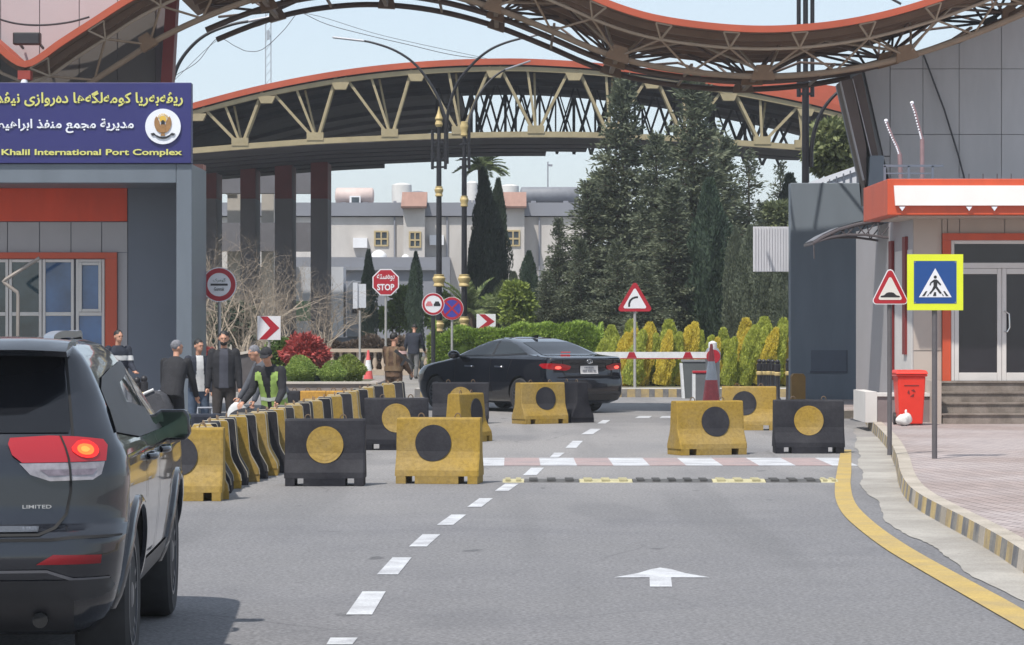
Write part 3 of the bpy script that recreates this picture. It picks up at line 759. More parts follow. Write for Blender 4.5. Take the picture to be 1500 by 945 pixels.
mb.prism([(xat(1160,Yq),zat(585,Yq)),(xat(1180,Yq),zat(585,Yq)),(xat(1180,Yq),zat(552,Yq)),(xat(1177,Yq),zat(547.5,Yq)),(xat(1163,Yq),zat(547.5,Yq)),(xat(1160,Yq),zat(552,Yq))], front(Yq), -.4, 0)
o = mb.build('marker_post', mat('ochre_paint', srgb(150,115,60), .7, var=.12, scale=4)); o.location.z = 0; tag(o, 'ochre rounded concrete marker against the left end of the grey wall', 'marker post')
# low bin-height shutter board
wb = thing('white_board', 'white ribbed metal board hanging at the left edge of the grey wall', 'board')
mb = MB(); Yv = YW+.9; xa, xb = xat(1103.5,Yv), xat(1160,Yv)
za, zb_ = zat(398,Yv), zat(332,Yv)
mb.box(xa,xb,Yv+.03,Yv+.07,za,zb_)
for k in range(14): mb.box(xa+(k+.15)*(xb-xa)/14, xa+(k+.8)*(xb-xa)/14, Yv, Yv+.03, za+.004, zb_-.004)
mb.build('ribbed_sheet', mat('sheet_white', srgb(214,214,220), .5, var=.03), wb)
mb = MB(); mb.bar((xb+.02,Yv+.1,0),(xb+.02,Yv+.1,zb_),.1); mb.build('post', M_greyd, wb)

# ---------------- right tower under the wavy roof
YR = 61.6
rt = thing('gate_tower', 'grey clad tower wall with leaning brown fins above the orange canopy, right', 'tower')
def P2(pts, Y): return [(xat(a,Y), zat(b,Y)) for a, b in pts]
curve_w = [(1262,98),(1310,88),(1355,77),(1405,62),(1450,42),(1500,18),(1600,-40)]
mb = MB(); mb.prism(P2([(1262,98),(1302,268),(1302,300),(1600,300)] + curve_w[::-1], YR)[:], front(YR+5), 0, 4.95); mb.build('core_wall', mat('joint_grey', srgb(104,104,108), .7, var=0), rt)
mb = MB()
xcols = [(1330,'r'),(1355,0),(1405,0),(1467,0),(1530,0),(1600,0)]
rows = [300, 277, 197, 101, -20]
top = lambda px: interp(curve_w, px) + 1.5
def clad(pa, pb, ya, yb, left=None):
    # ya lower, yb upper (pixel rows); clipped to the roof curve
    yb1, yb2 = max(yb, top(pa)), max(yb, top(pb))
    if ya <= min(yb1, yb2)+2: return
    la = left or (lambda y: pa)
    poly = [(la(ya)+.4, ya-.4),(pb-.4, ya-.4),(pb-.4, min(ya-1.5,yb2+.4)),(la(yb1)+.4, min(ya-1.5,yb1+.4))]
    mb.prism(P2(poly, YR-.06), front(YR-.02), 0, .04)
lft = lambda y: 1263 + (y-98)*(40/170.)
for a, b in ((300,229),(229,104)): 
    mb.prism(P2([(lft(a)+.7,a-.7),(1303.3,a-.7),(1303.3,b+.7 if b>110 else top(1303)+.7),(lft(b)+.7,b+.7 if b>110 else top(1275)+.7)], YR-.06), front(YR-.02), 0, .04)
for a, b in zip([1304,1352,1405,1467,1530], [1352,1405,1467,1530,1600]):
    for c_, d_ in zip(rows, rows[1:]): clad(a, b, c_, d_)
mb.build('clad_panel', mat('cladding_tower_grey', srgb(172,171,172), .5, var=.1, stretch=(1.5,1.5,.3), scale=1.1, rvar=.08), rt)
M_fin = mat('fin_brown', srgb(82,66,60), .5, var=.12, scale=1.5)
Yf = YR-1.2
mb = MB(); mb.prism(P2([(1232,119),(1248,116),(1269,214),(1269,300),(1276,300),(1266,262)], Yf)[:5] + P2([(1266,262)],Yf), front(Yf), -.9, 0); mb.build('fin', M_fin, rt)
mb = MB(); mb.prism(P2([(1250,112),(1263.5,106),(1288,228),(1276,228)], Yf), front(Yf+.1), -1.2, -.05); mb.build('fin', M_fin, rt)
mb = MB(); mb.prism(P2([(1275,228),(1295,228),(1295,300),(1271,300)], Yf-.2), front(Yf-.2), -.8, 0); mb.build('fin_base', M_grey, rt)
for q in ([(1248.5,116),(1249.7,116),(1277,228),(1275.7,228)], [(1231,119),(1232,119),(1266.5,264),(1265,264)]):
    mb = MB(); mb.prism(P2(q, Yf), front(Yf), -.2, .01); mb.build('fin_edge', M_panel, rt)
mb = MB(); mb.tube([at(1352,78,YR-.15), at(1383,160,YR-.15), at(1404,228,YR-.15), at(1420,290,YR-.15)], .018, 6)
o = mb.build('guy_cable', M_joint); tag(o, 'dark diagonal cable running down the grey tower wall above the canopy', 'cable')
# ================================================================== CANOPIES
M_steel = mat('steel_brown', srgb(120,98,80), .55, .0, var=.18, scale=2.)
M_steeld = mat('steel_dark_brown', srgb(88,70,60), .6, .0, var=.18, scale=2.)
M_tube = mat('steel_taupe', srgb(158,140,120), .5, .0, var=.1, scale=3.)
M_under = mat('roof_underside', srgb(128,104,86), .7, var=.15, scale=1., stretch=(1,6,1))
M_rooforange = mat('roof_orange', srgb(172,80,54), .6, var=.14, scale=.6)
M_gusset = mat('gusset_brown', srgb(120,92,66), .6, var=.15)

# ---- wavy space-frame roof over the gate
YA, YZ = 58.0, 64.2
wavepx = [(-330,-30),(-230,-45),(-130,-25),(-60,15),(-10,55),(18,80),(37,89),(56,80),(82,61),(130,30),(190,-8),(270,-46),(360,-78),(450,-95),(540,-99),(640,-88),(740,-62),(830,-27),(900,3),(960,21),(1040,33),(1120,37.5),(1200,33),(1270,22),(1340,4),(1420,-24),(1520,-66),(1640,-110),(1800,-150)]
W_ = [(xat(a,YA), zat(b,YA)) for a, b in wavepx]
zr = lambda X: smooth_interp(W_, X)
def slope(X): return (zr(X+.05)-zr(X-.05))/.1
wv = thing('wavy_roof', 'wavy orange edged roof on a brown space frame spanning the whole gate', 'roof')
X0, X1 = W_[1][0], W_[-2][0]
xs = [X0+(X1-X0)*k/260 for k in range(261)]
def off(X, d):
    s_ = slope(X); L = math.hypot(1, s_); return (X + s_/L*d, zr(X) - d/L)
mb = MB()
Yend = lambda X: YA+2.0 if X < xat(236,YA) else YZ
def sheet(d0, d1, ya, yb, mi):
    T = [off(x,d0) for x in xs]; Bm = [off(x,d1) for x in xs]
    for i in range(len(xs)-1):
        y1 = yb if yb is not None else Yend(xs[i])
        (a,b),(c,d),(e,f),(h,k) = T[i],T[i+1],Bm[i+1],Bm[i]
        vs = [(a,ya,b),(c,ya,d),(e,ya,f),(h,ya,k),(a,y1,b),(c,y1,d),(e,y1,f),(h,y1,k)]
        mb.add(vs, [(0,3,2,1),(4,5,6,7),(0,1,5,4),(3,7,6,2)], mi)
sheet(0, .13, YA, YA+.12, 0); mb.build('fascia', M_rooforange, wv, smooth=35)
mb = MB(); sheet(.012, .05, YA+.125, None, 0); mb.build('roof_top', M_rooforange, wv, smooth=35)
mb = MB(); sheet(.054, .10, YA+.125, None, 0); mb.build('roof_underside', M_under, wv, smooth=35)
# purlins under the roof, along X
def run(mb, Y, d, r, x0, x1, n=8, sq=None, step=.25):
    k = max(2, int((x1-x0)/step)); P = [off(x0+(x1-x0)*i/k, d) for i in range(k+1)]
    pts = [(a,Y,b) for a, b in P]
    if sq:
        for p, q in zip(pts, pts[1:]): mb.bar(p, q, sq[0], sq[1])
    else: mb.tube(pts, r, n)
XL = xat(250,YA)
for Y in (YA+.75, YA+1.6):
    mb = MB(); run(mb, Y, .17, 0, X0+.2, X1-.2, sq=(.1,.13)); mb.build('purlin', M_under, wv)
for Y in (YA+2.6, YA+3.6, YA+4.6, YA+5.6):
    mb = MB(); run(mb, Y, .17, 0, XL, X1-.2, sq=(.1,.13)); mb.build('purlin', M_under, wv)
DC = .78
mb = MB(); run(mb, YA+.35, .42, .032, X0+.5, X1-.5, 8); mb.build('front_pipe', M_tube, wv, smooth=40)
# V brackets between fascia and front pipe
arc = [0.]
for a, b in zip(xs, xs[1:]): arc.append(arc[-1] + math.hypot(b-a, zr(b)-zr(a)))
def x_at(s): return interp(list(zip(arc, xs)), s)
nodes = [x_at(s) for s in [k*1.30+.35 for k in range(int(arc[-1]/1.30))]]
for xn in nodes:
    mb = MB(); c_ = off(xn,.42); l_ = off(xn-.15,.15); r_ = off(xn+.15,.15)
    mb.bar((l_[0],YA+.05,l_[1]),(c_[0],YA+.33,c_[1]),.032); mb.bar((r_[0],YA+.05,r_[1]),(c_[0],YA+.33,c_[1]),.032)
    mb.bar((l_[0],YA+.05,l_[1]),(r_[0],YA+.05,r_[1]),.03); mb.build('bracket', M_tube, wv)
M_tubeb = mat('steel_pipe_brown', srgb(140,118,96), .5, var=.12, scale=3.)
CH = [(YA+.75, .92), (YA+3.5, DC+.02), (YA+5.8, DC)]
for i, (Y, d) in enumerate(CH):
    xl = X0+.4 if i == 0 else XL
    mb = MB(); run(mb, Y, d, .06, xl, X1-.5, 8); mb.build('bottom_chord', M_tubeb if i == 0 else M_steeld, wv, smooth=40)
SP = 2.6
# zigzag lattice between the front pipe and the front bottom chord
mb = MB(); ns_ = [k*.65+.35 for k in range(int((arc[-1]-.6)/.65))]
for k, (sa, sb2) in enumerate(zip(ns_, ns_[1:])):
    pa, pb = (off(x_at(sa),.42), off(x_at(sb2),.92)) if k % 2 == 0 else (off(x_at(sa),.92), off(x_at(sb2),.42))
    mb.tube([(pa[0], YA+.35 if k % 2 == 0 else YA+.75, pa[1]), (pb[0], YA+.75 if k % 2 == 0 else YA+.35, pb[1])], .024, 6)
mb.build('front_lattice', M_tubeb, wv, smooth=40)
cn = [x_at(s) for s in [k*SP+1.0 for k in range(int(arc[-1]/SP))]]
mbw = [MB() for _ in CH]
for xn_i, xn in enumerate(cn):
    big = True
    for i, (Y, d) in enumerate(CH):
        if i and xn < XL+.2: continue
        c_ = off(xn, d); s_ = x_at(interp(list(zip(xs, arc)), xn))
        a0 = interp(list(zip(xs, arc)), xn)
        mbp = MB()
        q0, q1 = off(x_at(a0-.2), d), off(x_at(a0+.2), d); q2, q3 = off(x_at(a0+.12), d-.22), off(x_at(a0-.12), d-.22)
        q4, q5 = off(x_at(a0-.2), d+.075), off(x_at(a0+.2), d+.075)
        mbp.prism([q4, q5, q1, q2, q3, q0], lambda u_,v_,t: (u_,Y-t,v_), -.09, .09)
        mbp.build('gusset_plate', M_gusset if i < 2 else M_steel, wv)
        for da in (-SP/2, -SP/6, SP/6, SP/2):
            for yy in ((-1.15, 1.15)):
                Yt = Y+yy
                if Yt < YA+.2: continue
                if xn < XL+.5 and Yt > YA+1.5: continue
                t_ = off(x_at(min(max(a0+da, .2), arc[-1]-.2)), .2)
                p_ = off(x_at(a0 + (.12 if da > 0 else -.12)), d-.15)
                mbw[i].tube([(p_[0],Y,p_[1]), (t_[0],Yt,t_[1])], .028, 6)
    # ties across the three chords
    if xn > XL+.2:
        mbp = MB(); c_ = off(xn, DC); mbp.bar((c_[0],CH[0][0],c_[1]), (c_[0],CH[2][0],c_[1]), .09, .09); mbp.build('cross_tie', M_steel, wv)
    xm = x_at(interp(list(zip(xs, arc)), xn)+SP/2)
    if xm > XL+.2 and xm < X1-.6:
        mbp = MB(); c_ = off(xm, DC); mbp.bar((c_[0],CH[0][0],c_[1]), (c_[0],CH[2][0],c_[1]), .05, .05); mbp.build('cross_tie', M_steel, wv)
for i, b_ in enumerate(mbw): b_.build('web_struts', M_tube if i == 0 else M_steeld, wv, smooth=40)

# ---- arched truss canopy behind
YB1 = 108.0
ar = thing('arched_canopy', 'long arched orange roof on a cream lattice truss and tall piers behind the gate', 'canopy')
M_cream = mat('truss_cream', srgb(158,145,114), .55, var=.12, scale=2.)
M_dkroof = mat('roof_dark_underside', srgb(64,62,70), .8, var=.25, scale=.6)
toppx = [(40,222),(130,196),(200,176),(283,152.5),(375,128.5),(470,109.5),(560,97),(650,90),(740,87.5),(800,89),(880,94.5),(960,104),(1040,116.5),(1120,131),(1180,143.5),(1240,159)]
botpx = [(40,236),(130,228),(200,223),(283,217),(375,209.5),(470,203),(560,199),(650,195.5),(740,193.5),(830,193.5),(900,195),(1000,200),(1100,207),(1180,213)]
T_ = [(xat(a,YB1), zat(b,YB1)) for a, b in toppx]; B_ = [(xat(a,YB1), zat(b,YB1)) for a, b in botpx]
zT = lambda X: smooth_interp(T_, X); zB = lambda X: smooth_interp(B_, X)
xa, xb = T_[0][0], T_[-1][0]; xq = B_[-1][0]
XS = [xa+(xb-xa)*k/90 for k in range(91)]
def arch_sheet(name, dz0, dz1, ya, yb, m_, f=zT, X=XS, tw=None):
    mb = MB(); tw = tw or (lambda x: 0)
    for a, b in zip(X, X[1:]):
        ya_, yb_ = (ya, yb) if not callable(yb) else (ya, yb(a))
        vs = [(a,ya_,f(a)-dz0),(b,ya_,f(b)-dz0),(b,ya_,f(b)-dz1),(a,ya_,f(a)-dz1),(a,yb_,f(a)-dz0+tw(a)),(b,yb_,f(b)-dz0+tw(b)),(b,yb_,f(b)-dz1+tw(b)),(a,yb_,f(a)-dz1+tw(a))]
        mb.add(vs, [(0,3,2,1),(4,5,6,7),(0,1,5,4),(3,7,6,2)])
    return mb.build(name, m_, ar, smooth=35)
xsplit = xat(672, 122)
arch_sheet('fascia', -.02, .2, YB1-.3, YB1-.15, M_rooforange)
yend = lambda x: 144. if x < xsplit else 122.
arch_sheet('roof_top', .0, .06, YB1-.14, yend, M_rooforange)
arch_sheet('roof_underside', .064, .2, YB1-.14, yend, M_dkroof)
arch_sheet('top_chord', .26, .42, YB1-.2, YB1+.1, M_cream)
XB = [x for x in XS if x <= xq]
arch_sheet('bottom_chord', 0., .2, YB1-.2, YB1+.1, M_cream, zB, XB)
M_rib = mat('roof_rib_grey', srgb(92,88,92), .8, var=.1)
for Yp_ in (111.5, 115., 118.5, 126., 131., 136., 141.):
    Xp = XS if Yp_ < 122 else [x for x in XS if x < xsplit]
    arch_sheet('roof_purlin', .205, .36, Yp_, Yp_+.18, M_rib, zT, Xp)
# rear roof slab seen rising beyond the right end
zr0, zr1 = [(xat(a,124.5), zat(b,124.5)) for a, b in [(760,94),(900,97),(1000,104),(1080,110),(1160,118),(1250,130)]], None
XR = [zr0[0][0]+(zr0[-1][0]-zr0[0][0])*k/30 for k in range(31)]
arch_sheet('rear_roof', 0, 1.0, 124.5, 128., M_rooforange, lambda x: smooth_interp(zr0, x)-.0, XR)
# webs
def web(mb, a, b, w_=.13, dy=0, m=0):
    Ya = YB1-.05+dy
    p, q = at(*a, YB1), at(*b, YB1); p.y = q.y = Ya; mb.bar(p, q, w_, w_, m)
bots = [(240,218),(352,209),(462,201),(571,196),(674,192),(785,191),(893,193),(1003,199),(1116,207),(1176,212)]
tops = [(190,186),(290,157),(391,134),(499,113),(610,102),(725,97),(841,102),(955,115),(1067,130),(1180,152)]
for k, (bx, by) in enumerate(bots):
    for dy, w_ in ((0,.10),(.75,.085)):
        mb = MB()
        tl, tr = tops[k], tops[min(k+1, len(tops)-1)]
        web(mb, (bx-4,by), (tl[0]+7,tl[1]), w_, dy); web(mb, (bx+4,by), (tr[0]-7,tr[1]), w_, dy)
        tx = (tl[0]+tr[0])/2; ty = zat(0,1)
        X_ = xat(tx, YB1)-(.25 if dy == 0 else 0); Pt = Vector((X_, YB1-.05+dy, zT(X_)-.4)); Pb = at(bx,by,YB1); Pb.y = YB1-.05+dy
        mb.bar(Pb, Pt, w_*.9, w_*.9); mb.build('web_member', M_cream, ar)
    mb = MB(); c_ = at(bx,by,YB1); mb.box(c_.x-.3, c_.x+.3, YB1-.23, YB1+.12, c_.z-.12, c_.z+.16); mb.build('gusset', M_cream, ar)
for tx, ty in tops[1:]:
    mb = MB(); X_ = xat(tx,YB1); z_ = zT(X_)-.48; mb.prism([(X_-.32,z_+.08),(X_+.32,z_+.08),(X_+.2,z_-.18),(X_-.2,z_-.18)], front(YB1), -.12, .22); mb.build('gusset', M_cream, ar)
# rear lattice (dark) at the back edge of the roof
M_lat = mat('lattice_dark', srgb(58,56,62), .6, var=.15)
rr_ = random.Random(11)
for Yl, n_, wd in ((122.,20,.11),(116.,18,.085)):
    mb = MB(); x0, x1 = xat(640,Yl), xq+.3
    for k in range(n_):
        xa_ = x0+(x1-x0)*k/n_; xb_ = x0+(x1-x0)*(k+1)/n_
        b0, b1 = zB(xa_), zB(xb_); t0, t1 = zT(xa_)-.1, zT(xb_)-.1
        wd_ = wd*rr_.uniform(.7,1.3)
        mb.bar((xa_,Yl,b0),(xb_,Yl,t1),wd_,wd_); mb.bar((xb_,Yl,b1),(xa_,Yl,t0),wd_*.8,wd_*.8)
        if k % 2 == 0: mb.bar((xa_,Yl,b0),(xa_,Yl,t0),wd_,wd_)
    mb.build('rear_lattice', M_lat, ar)
# bottom deck strips
for k, (y0, y1, pr) in enumerate([(108.5,112.0,1176),(112.5,114.3,1176),(114.9,116.9,860),(117.6,120.0,800),(120.8,122.8,650),(123.7,126.1,560)]):
    mb = MB(); xe = xat(pr, y0)
    X = [x for x in XS if x < xe-.2] + [xe]
    for a, b in zip(X, X[1:]):
        f = lambda x: zB(min(max(x, xa), xq))
        vs = [(a,y0,f(a)-.0),(b,y0,f(b)-.0),(b,y0,f(b)-.2),(a,y0,f(a)-.2),(a,y1,f(a)),(b,y1,f(b)),(b,y1,f(b)-.2),(a,y1,f(a)-.2)]
        mb.add(vs, [(0,3,2,1),(4,5,6,7),(0,1,5,4),(3,7,6,2)])
    mb.build('deck_beam', M_dkroof, ar)
mb = MB()
for k in range(26):
    x_ = xat(286+k*34, 113); mb.bar((x_,108.4,zB(min(x_,xq))-.1),(x_,125 if k < 6 else 113,zB(min(x_,xq))-.1),.09,.12)
mb.build('deck_crossbeam', M_lat, ar)
# piers: dark red above, grey below, pale side faces
M_pierred = mat('pier_dark_red', srgb(104,44,44), .7, var=.1); M_piergrey = mat('pier_grey', srgb(104,102,106), .75, var=.1, scale=.8)
for px0, px1, Yp in [(297,317,121),(352,374,120.4),(402.5,427.5,119.8),(455,480,119.2),(240,262,122)]:
    zt_, zm_ = zat(243,Yp)+.15, zat(291,Yp)
    mb = MB(); mb.box(xat(px0,Yp), xat(px1,Yp), Yp, Yp+2.4, zm_+.003, zt_, 0); mb.box(xat(px0,Yp), xat(px1,Yp), Yp, Yp+2.4, 0, zm_, 1)
    mb.build('pier', [M_pierred, M_piergrey], ar)
mb = MB(); Yw = 150.
mb.box(xat(200,Yw), xat(455,Yw), Yw, Yw+1, zat(283,Yw), zat(246,Yw)); mb.box(xat(200,Yw), xat(455,Yw), Yw+.1, Yw+1, zat(368,Yw), zat(326,Yw)); mb.build('cross_wall', M_piergrey, ar)
# ================================================================== CONCRETE BARRIERS
M_bary = noise_mat('barrier_yellow', (.29,.185,.03), (.33,.212,.037), 1.6, rough=.75, bump=.3, bsc=25, c3=(.30,.21,.075), big=1.1)
M_barb = noise_mat('barrier_black', (.008,.008,.013), (.015,.015,.021), 1.6, rough=.75, bump=.3, bsc=25, c3=(.035,.034,.04), big=.9)
M_baro = noise_mat('barrier_orange', (.38,.2,.035), (.44,.24,.05), 1.6, rough=.75, bump=.2, bsc=25)
M_loop = mat('rusty_loop', (.16,.11,.07), .7, .4, var=.25)
M_rim = mat('barrier_pale_edge', (.34,.31,.25), .85, var=.2, scale=5)
BH, BL = .74, .92
def barrier_body(L):
    mb = MB(); h = L/2
    up = [(.245,.085),(.235,.15),(.155,.29),(.13,.36),(.098,BH-.02),(.085,BH)]
    prof = [(-a,z) for a,z in up[::-1]]; prof = [(-a,z) for a,z in up] + [(a,z) for a,z in up[::-1]]
    ch = .018
    # chamfered ends: three slices
    def ring(x, s): return [(x, y*s, BH-(BH-z)*1.0 - (1-s)*.1*(z/BH)) for y, z in prof]
    rings = [ring(-h, .95), ring(-h+ch, 1), ring(h-ch, 1), ring(h, .95)]
    n = len(prof); vs = [p for r_ in rings for p in r_]; fs = []
    for i in range(3):
        for k in range(n): fs.append((i*n+k, i*n+(k+1)%n, (i+1)*n+(k+1)%n, (i+1)*n+k))
    fs.append(tuple(range(n))[::-1]); fs.append(tuple(3*n+k for k in range(n)))
    fs = [f[::-1] for f in fs]
    mb.add(vs, fs)
    # feet with two fork slots between them
    s0, s1 = .26*L, .37*L
    for a, b in ((-h+.012,-s1),(-s0,s0),(s1,h-.012)):
        mb.prism([(-.245,0),(.245,0),(.245,.0835),(-.245,.0835)], lambda u_,v_,t: (t,u_,v_), a, b)
    return mb
def make_barrier(c, label, loc, rz, L=BL, dx=0., group=None, emblem=True):
    r = thing('concrete_barrier', label, 'barrier', loc, rz, group)
    bm = {'y':M_bary,'k':M_barb,'o':M_baro}[c]; dm = M_barb if c != 'k' else M_bary
    barrier_body(L).build('body', bm, r)
    for s_ in (-.22, .22):
        mb = MB(); mb.tube([(s_*L+.035*math.cos(math.pi*k/8), 0, BH-.004+.05*math.sin(math.pi*k/8)) for k in range(9)], .007, 6); mb.build('lifting_loop', M_loop, r, smooth=60)
    if emblem:
        # sits on the leaning upper face: that face runs from (.13,.36) to (.098,.72)
        cz = .455; tilt = math.atan2(.032, .36); rad = .205
        def fn(u_, v_, t):
            z = v_ - cz; y = -(.13 - (v_-.36)*.032/.36) - t
            y = min(y, -(.13+max(0,(.36-v_))*.36) - t) if v_ < .36 else y
            return (u_, y, v_)
        mb = MB(); n = 40
        mb.prism([(dx+rad*math.cos(2*math.pi*k/n), cz+rad*math.sin(2*math.pi*k/n)) for k in range(n)], fn, .001, .014)
        if c == 'k':
            for rr0, rr1, a0, a1 in ((.78,.86,200,340),(.55,.62,210,330),(.3,.62,60,80),(.3,.62,100,120),(.25,.32,0,180),(.88,.93,20,160)):
                P = [(dx+rad*rr0*math.cos(R(a0+(a1-a0)*k/10)), cz+rad*rr0*math.sin(R(a0+(a1-a0)*k/10))) for k in range(11)]
                Q = [(dx+rad*rr1*math.cos(R(a0+(a1-a0)*k/10)), cz+rad*rr1*math.sin(R(a0+(a1-a0)*k/10))) for k in range(10,-1,-1)]
                mb.prism(P+Q, fn, .012, .0165)
        mb.build('emblem_disc', dm, r)
    return r
GB = 'concrete barriers placed across the lanes'
def place(c, px0, px1, pyb, label, rz=0, dpx=None, L=None, depth=.245, emblem=True):
    Y = CAMZ*FPX/(pyb-HOR) ; 
    Xc = xat((px0+px1)/2, Y)
    wd = (px1-px0)/FPX*Y
    L = L or wd
    dx = 0 if dpx is None else (dpx-(px0+px1)/2)/FPX*Y
    ro = abs(math.sin(rz))*L/2 + depth*abs(math.cos(rz))
    return make_barrier(c, label, (Xc, Y+ro, .006), rz, L, dx, GB, emblem)
place('y', 211, 325, 735, 'yellow barrier with black disc just right of the dark car mirror, nearest barrier', 0, 258)
place('k', 416, 534, 713, 'black barrier with large yellow disc standing left of the nearest centred yellow barrier')
place('y', 581, 705, 710, 'yellow barrier with black disc on two feet in front of the lane centre line', R(-7), 636)
place('k', 533, 627, 660, 'black barrier with yellow disc partly behind the front yellow barrier, below the soldier')
place('k', 633, 716, 621, 'black barrier with yellow disc standing against the side of the black sedan')
r_ = make_barrier('y', 'small yellow barrier turned end-on with its disc seen edgewise, before the sedan', (xat(682,45.6), 45.9, .006), R(66), .9, .12, GB)
place('y', 743, 840, 622, 'yellow barrier with black disc in front of the rear door of the sedan', R(30), 795, L=.92)
o = make_barrier('k', 'black barrier end just behind the yellow one beside the sedan bumper', (xat(838,54.6), 55.1, .006), R(-60), .8, 0, GB, False)
place('y', 975, 1102, 668, 'yellow barrier with black disc turned slightly, on the red and white crossing band', R(20), 1046, L=1.0)
place('y', 1055, 1143, 631, 'yellow barrier with black disc behind the right hand front pair, near the cone', R(-4), 1092, L=.92)
place('k', 1135, 1238, 665, 'black barrier with yellow disc at the right kerb beside the grey wall', 0, 1186)
# the line of barriers seen end-on along the left edge
rowpx = [(318,31.2,'y'),(326,32.3,'k'),(337,33.1,'y'),(350,33.8,'k'),(366,34.5,'y'),(378,35.2,'k'),(395,35.9,'y'),(408,36.6,'k'),(422,37.5,'y'),(434,38.5,'k'),(446,39.5,'y'),(460,40.6,'k'),(474,41.7,'y'),(489,43.0,'k'),(504,44.4,'y'),(517,45.9,'k'),(528,47.4,'y'),(540,48.8,'k'),(551,50.2,'y'),(564,51.7,'k'),(580,53.2,'y'),(594,54.8,'k')]
ordw = ['nearest','second','third','fourth','fifth','sixth','seventh','eighth','ninth','tenth','farthest']
protos = {}
cnt = {'y':0,'k':0}
pts_ = [(xat(a,Y), Y) for a, Y, c in rowpx]
for i, (a, Y, c) in enumerate(rowpx):
    lab = f"{ordw[cnt[c]]} {'yellow' if c=='y' else 'black'} barrier of the end-on line along the left lane edge"; cnt[c] += 1
    gap = (rowpx[min(i+1,len(rowpx)-1)][1]-rowpx[max(i-1,0)][1])/(2 if 0 < i < len(rowpx)-1 else 1)
    L = min(.95, gap*.93)
    rz = R(90) + math.atan2(750-a, FPX)*1.0 + R([2,-2,3,-1,1][i%5])
    X = xat(a, Y) - .14
    if c not in protos:
        protos[c] = make_barrier(c, lab, (X, Y, .006), rz, .95, 0, 'line of barriers along the left lane edge', False); r_ = protos[c]; r_.scale = (L/.95,1,1)
        up_ = [(.245,.085),(.235,.15),(.155,.29),(.13,.36),(.098,BH-.02),(.085,BH)]
        for sx_ in (-.458, .458):                    # thin pale outline along the end arrises
            mb = MB(); mb.tube([(sx_,-a_,z_) for a_,z_ in up_] + [(sx_,a_,z_) for a_,z_ in up_[::-1]], .0075, 6); mb.build('pale_edge', M_rim, r_, smooth=60)
    else: dup(protos[c], lab, (X, Y, .006), rz, (L/.95,1,1))
for (a, b, c, lab) in [(410,440,'k','black barrier lying crosswise behind the hi-vis worker'),(440,478,'o','bright orange barrier facing front behind the end-on line, left piece'),(478,515,'o','bright orange barrier facing front behind the end-on line, right piece')]:
    Y = 47.6; make_barrier(c, lab, (xat((a+b)/2,Y), Y, .006), 0, (b-a)/FPX*Y-.01, 0, 'cross line of barriers behind the worker', False)

# ================================================================== SIGNS
M_sred = mat('sign_red', srgb(168,34,48), .35, var=.04, scale=6); M_swhite = mat('sign_white', srgb(222,222,226), .4, var=.04, scale=5)
M_sblue = mat('sign_blue_reflective', srgb(24,70,134), .35, var=.04, scale=5); M_sblue2 = mat('sign_violet_blue', srgb(62,62,150), .35, var=.04)
M_syel = mat('sign_fluo_yellow', srgb(214,222,44), .4, var=.03, scale=5); M_sblk = mat('sign_black', (.02,.02,.022), .5, var=0); M_sgrey = mat('sign_back_grey', srgb(150,152,156), .5, .4, var=.06)
M_post = mat('post_galvanised', srgb(168,166,164), .5, .3, var=.1, scale=5); M_postd = mat('post_dark', srgb(96,92,94), .6, .2, var=.1, scale=5)
def circ(cx, cz, r, n=40): return [(cx+r*math.cos(2*math.pi*k/n), cz+r*math.sin(2*math.pi*k/n)) for k in range(n)]
def rtri(cx, cz, w_, h_, rr=.05, n=6):
    P = [(0,h_*2/3),(-w_/2,-h_/3),(w_/2,-h_/3)]; out = []
    C = [(0,h_*2/3-2*rr),( -w_/2+rr*1.73,-h_/3+rr),(w_/2-rr*1.73,-h_/3+rr)]
    st = [30,150,270]
    for (x, z), a0 in zip(C, st):
        for k in range(n+1): a = R(a0+120*k/n); out.append((cx+x+rr*math.cos(a), cz+z+rr*math.sin(a)))
    return out
class Sign:
    def __init__(s, name, label, cat, px, py, Y, zbase=0., post=(M_post,.035), post_px=None, ztop=None, group=None):
        s.Y = Y; s.x, s.z = xat(px,Y), zat(py,Y); s.k = Y/FPX
        s.px_ = xat(post_px, Y) if post_px else s.x
        s.r = thing(name, label, cat, (s.px_, Y+.06, zbase), 0, group)
        s.o = Vector((s.px_, Y+.06, zbase))
        if post:
            mb = MB(); mb.tube([(0,0,0),(0,0,(ztop if ztop else s.z+.1)-zbase)], post[1], 10); mb.build('post', post[0], s.r, smooth=50)
    def fn(s):
        return lambda u_,v_,t: (s.x+u_*s.k-s.o.x, -.04-t-.0, s.z+v_*s.k-s.o.z)    # u,v in photo pixels from the plate centre
    def add(s, name, polys, t0, t1, m_, parent=None):
        mb = MB()
        for p in polys: mb.prism(p, s.fn(), t0, t1)
        return mb.build(name, m_, parent or s.r)
    def text(s, name, body, x0, x1, z0, z1, t, m_, parent, bold=.01):
        mb = MB(); text_into(mb, body, s.fn(), x0, x1, z0, z1, (t, t+.006), bold=bold); return mb.build(name, m_, parent)
def ringpoly(r0, r1, n=48):
    return [[(r0*math.cos(2*math.pi*(k+j)/n), r0*math.sin(2*math.pi*(k+j)/n)) for j in (0,1)] + [(r1*math.cos(2*math.pi*(k+j)/n), r1*math.sin(2*math.pi*(k+j)/n)) for j in (1,0)] for k in range(n)]
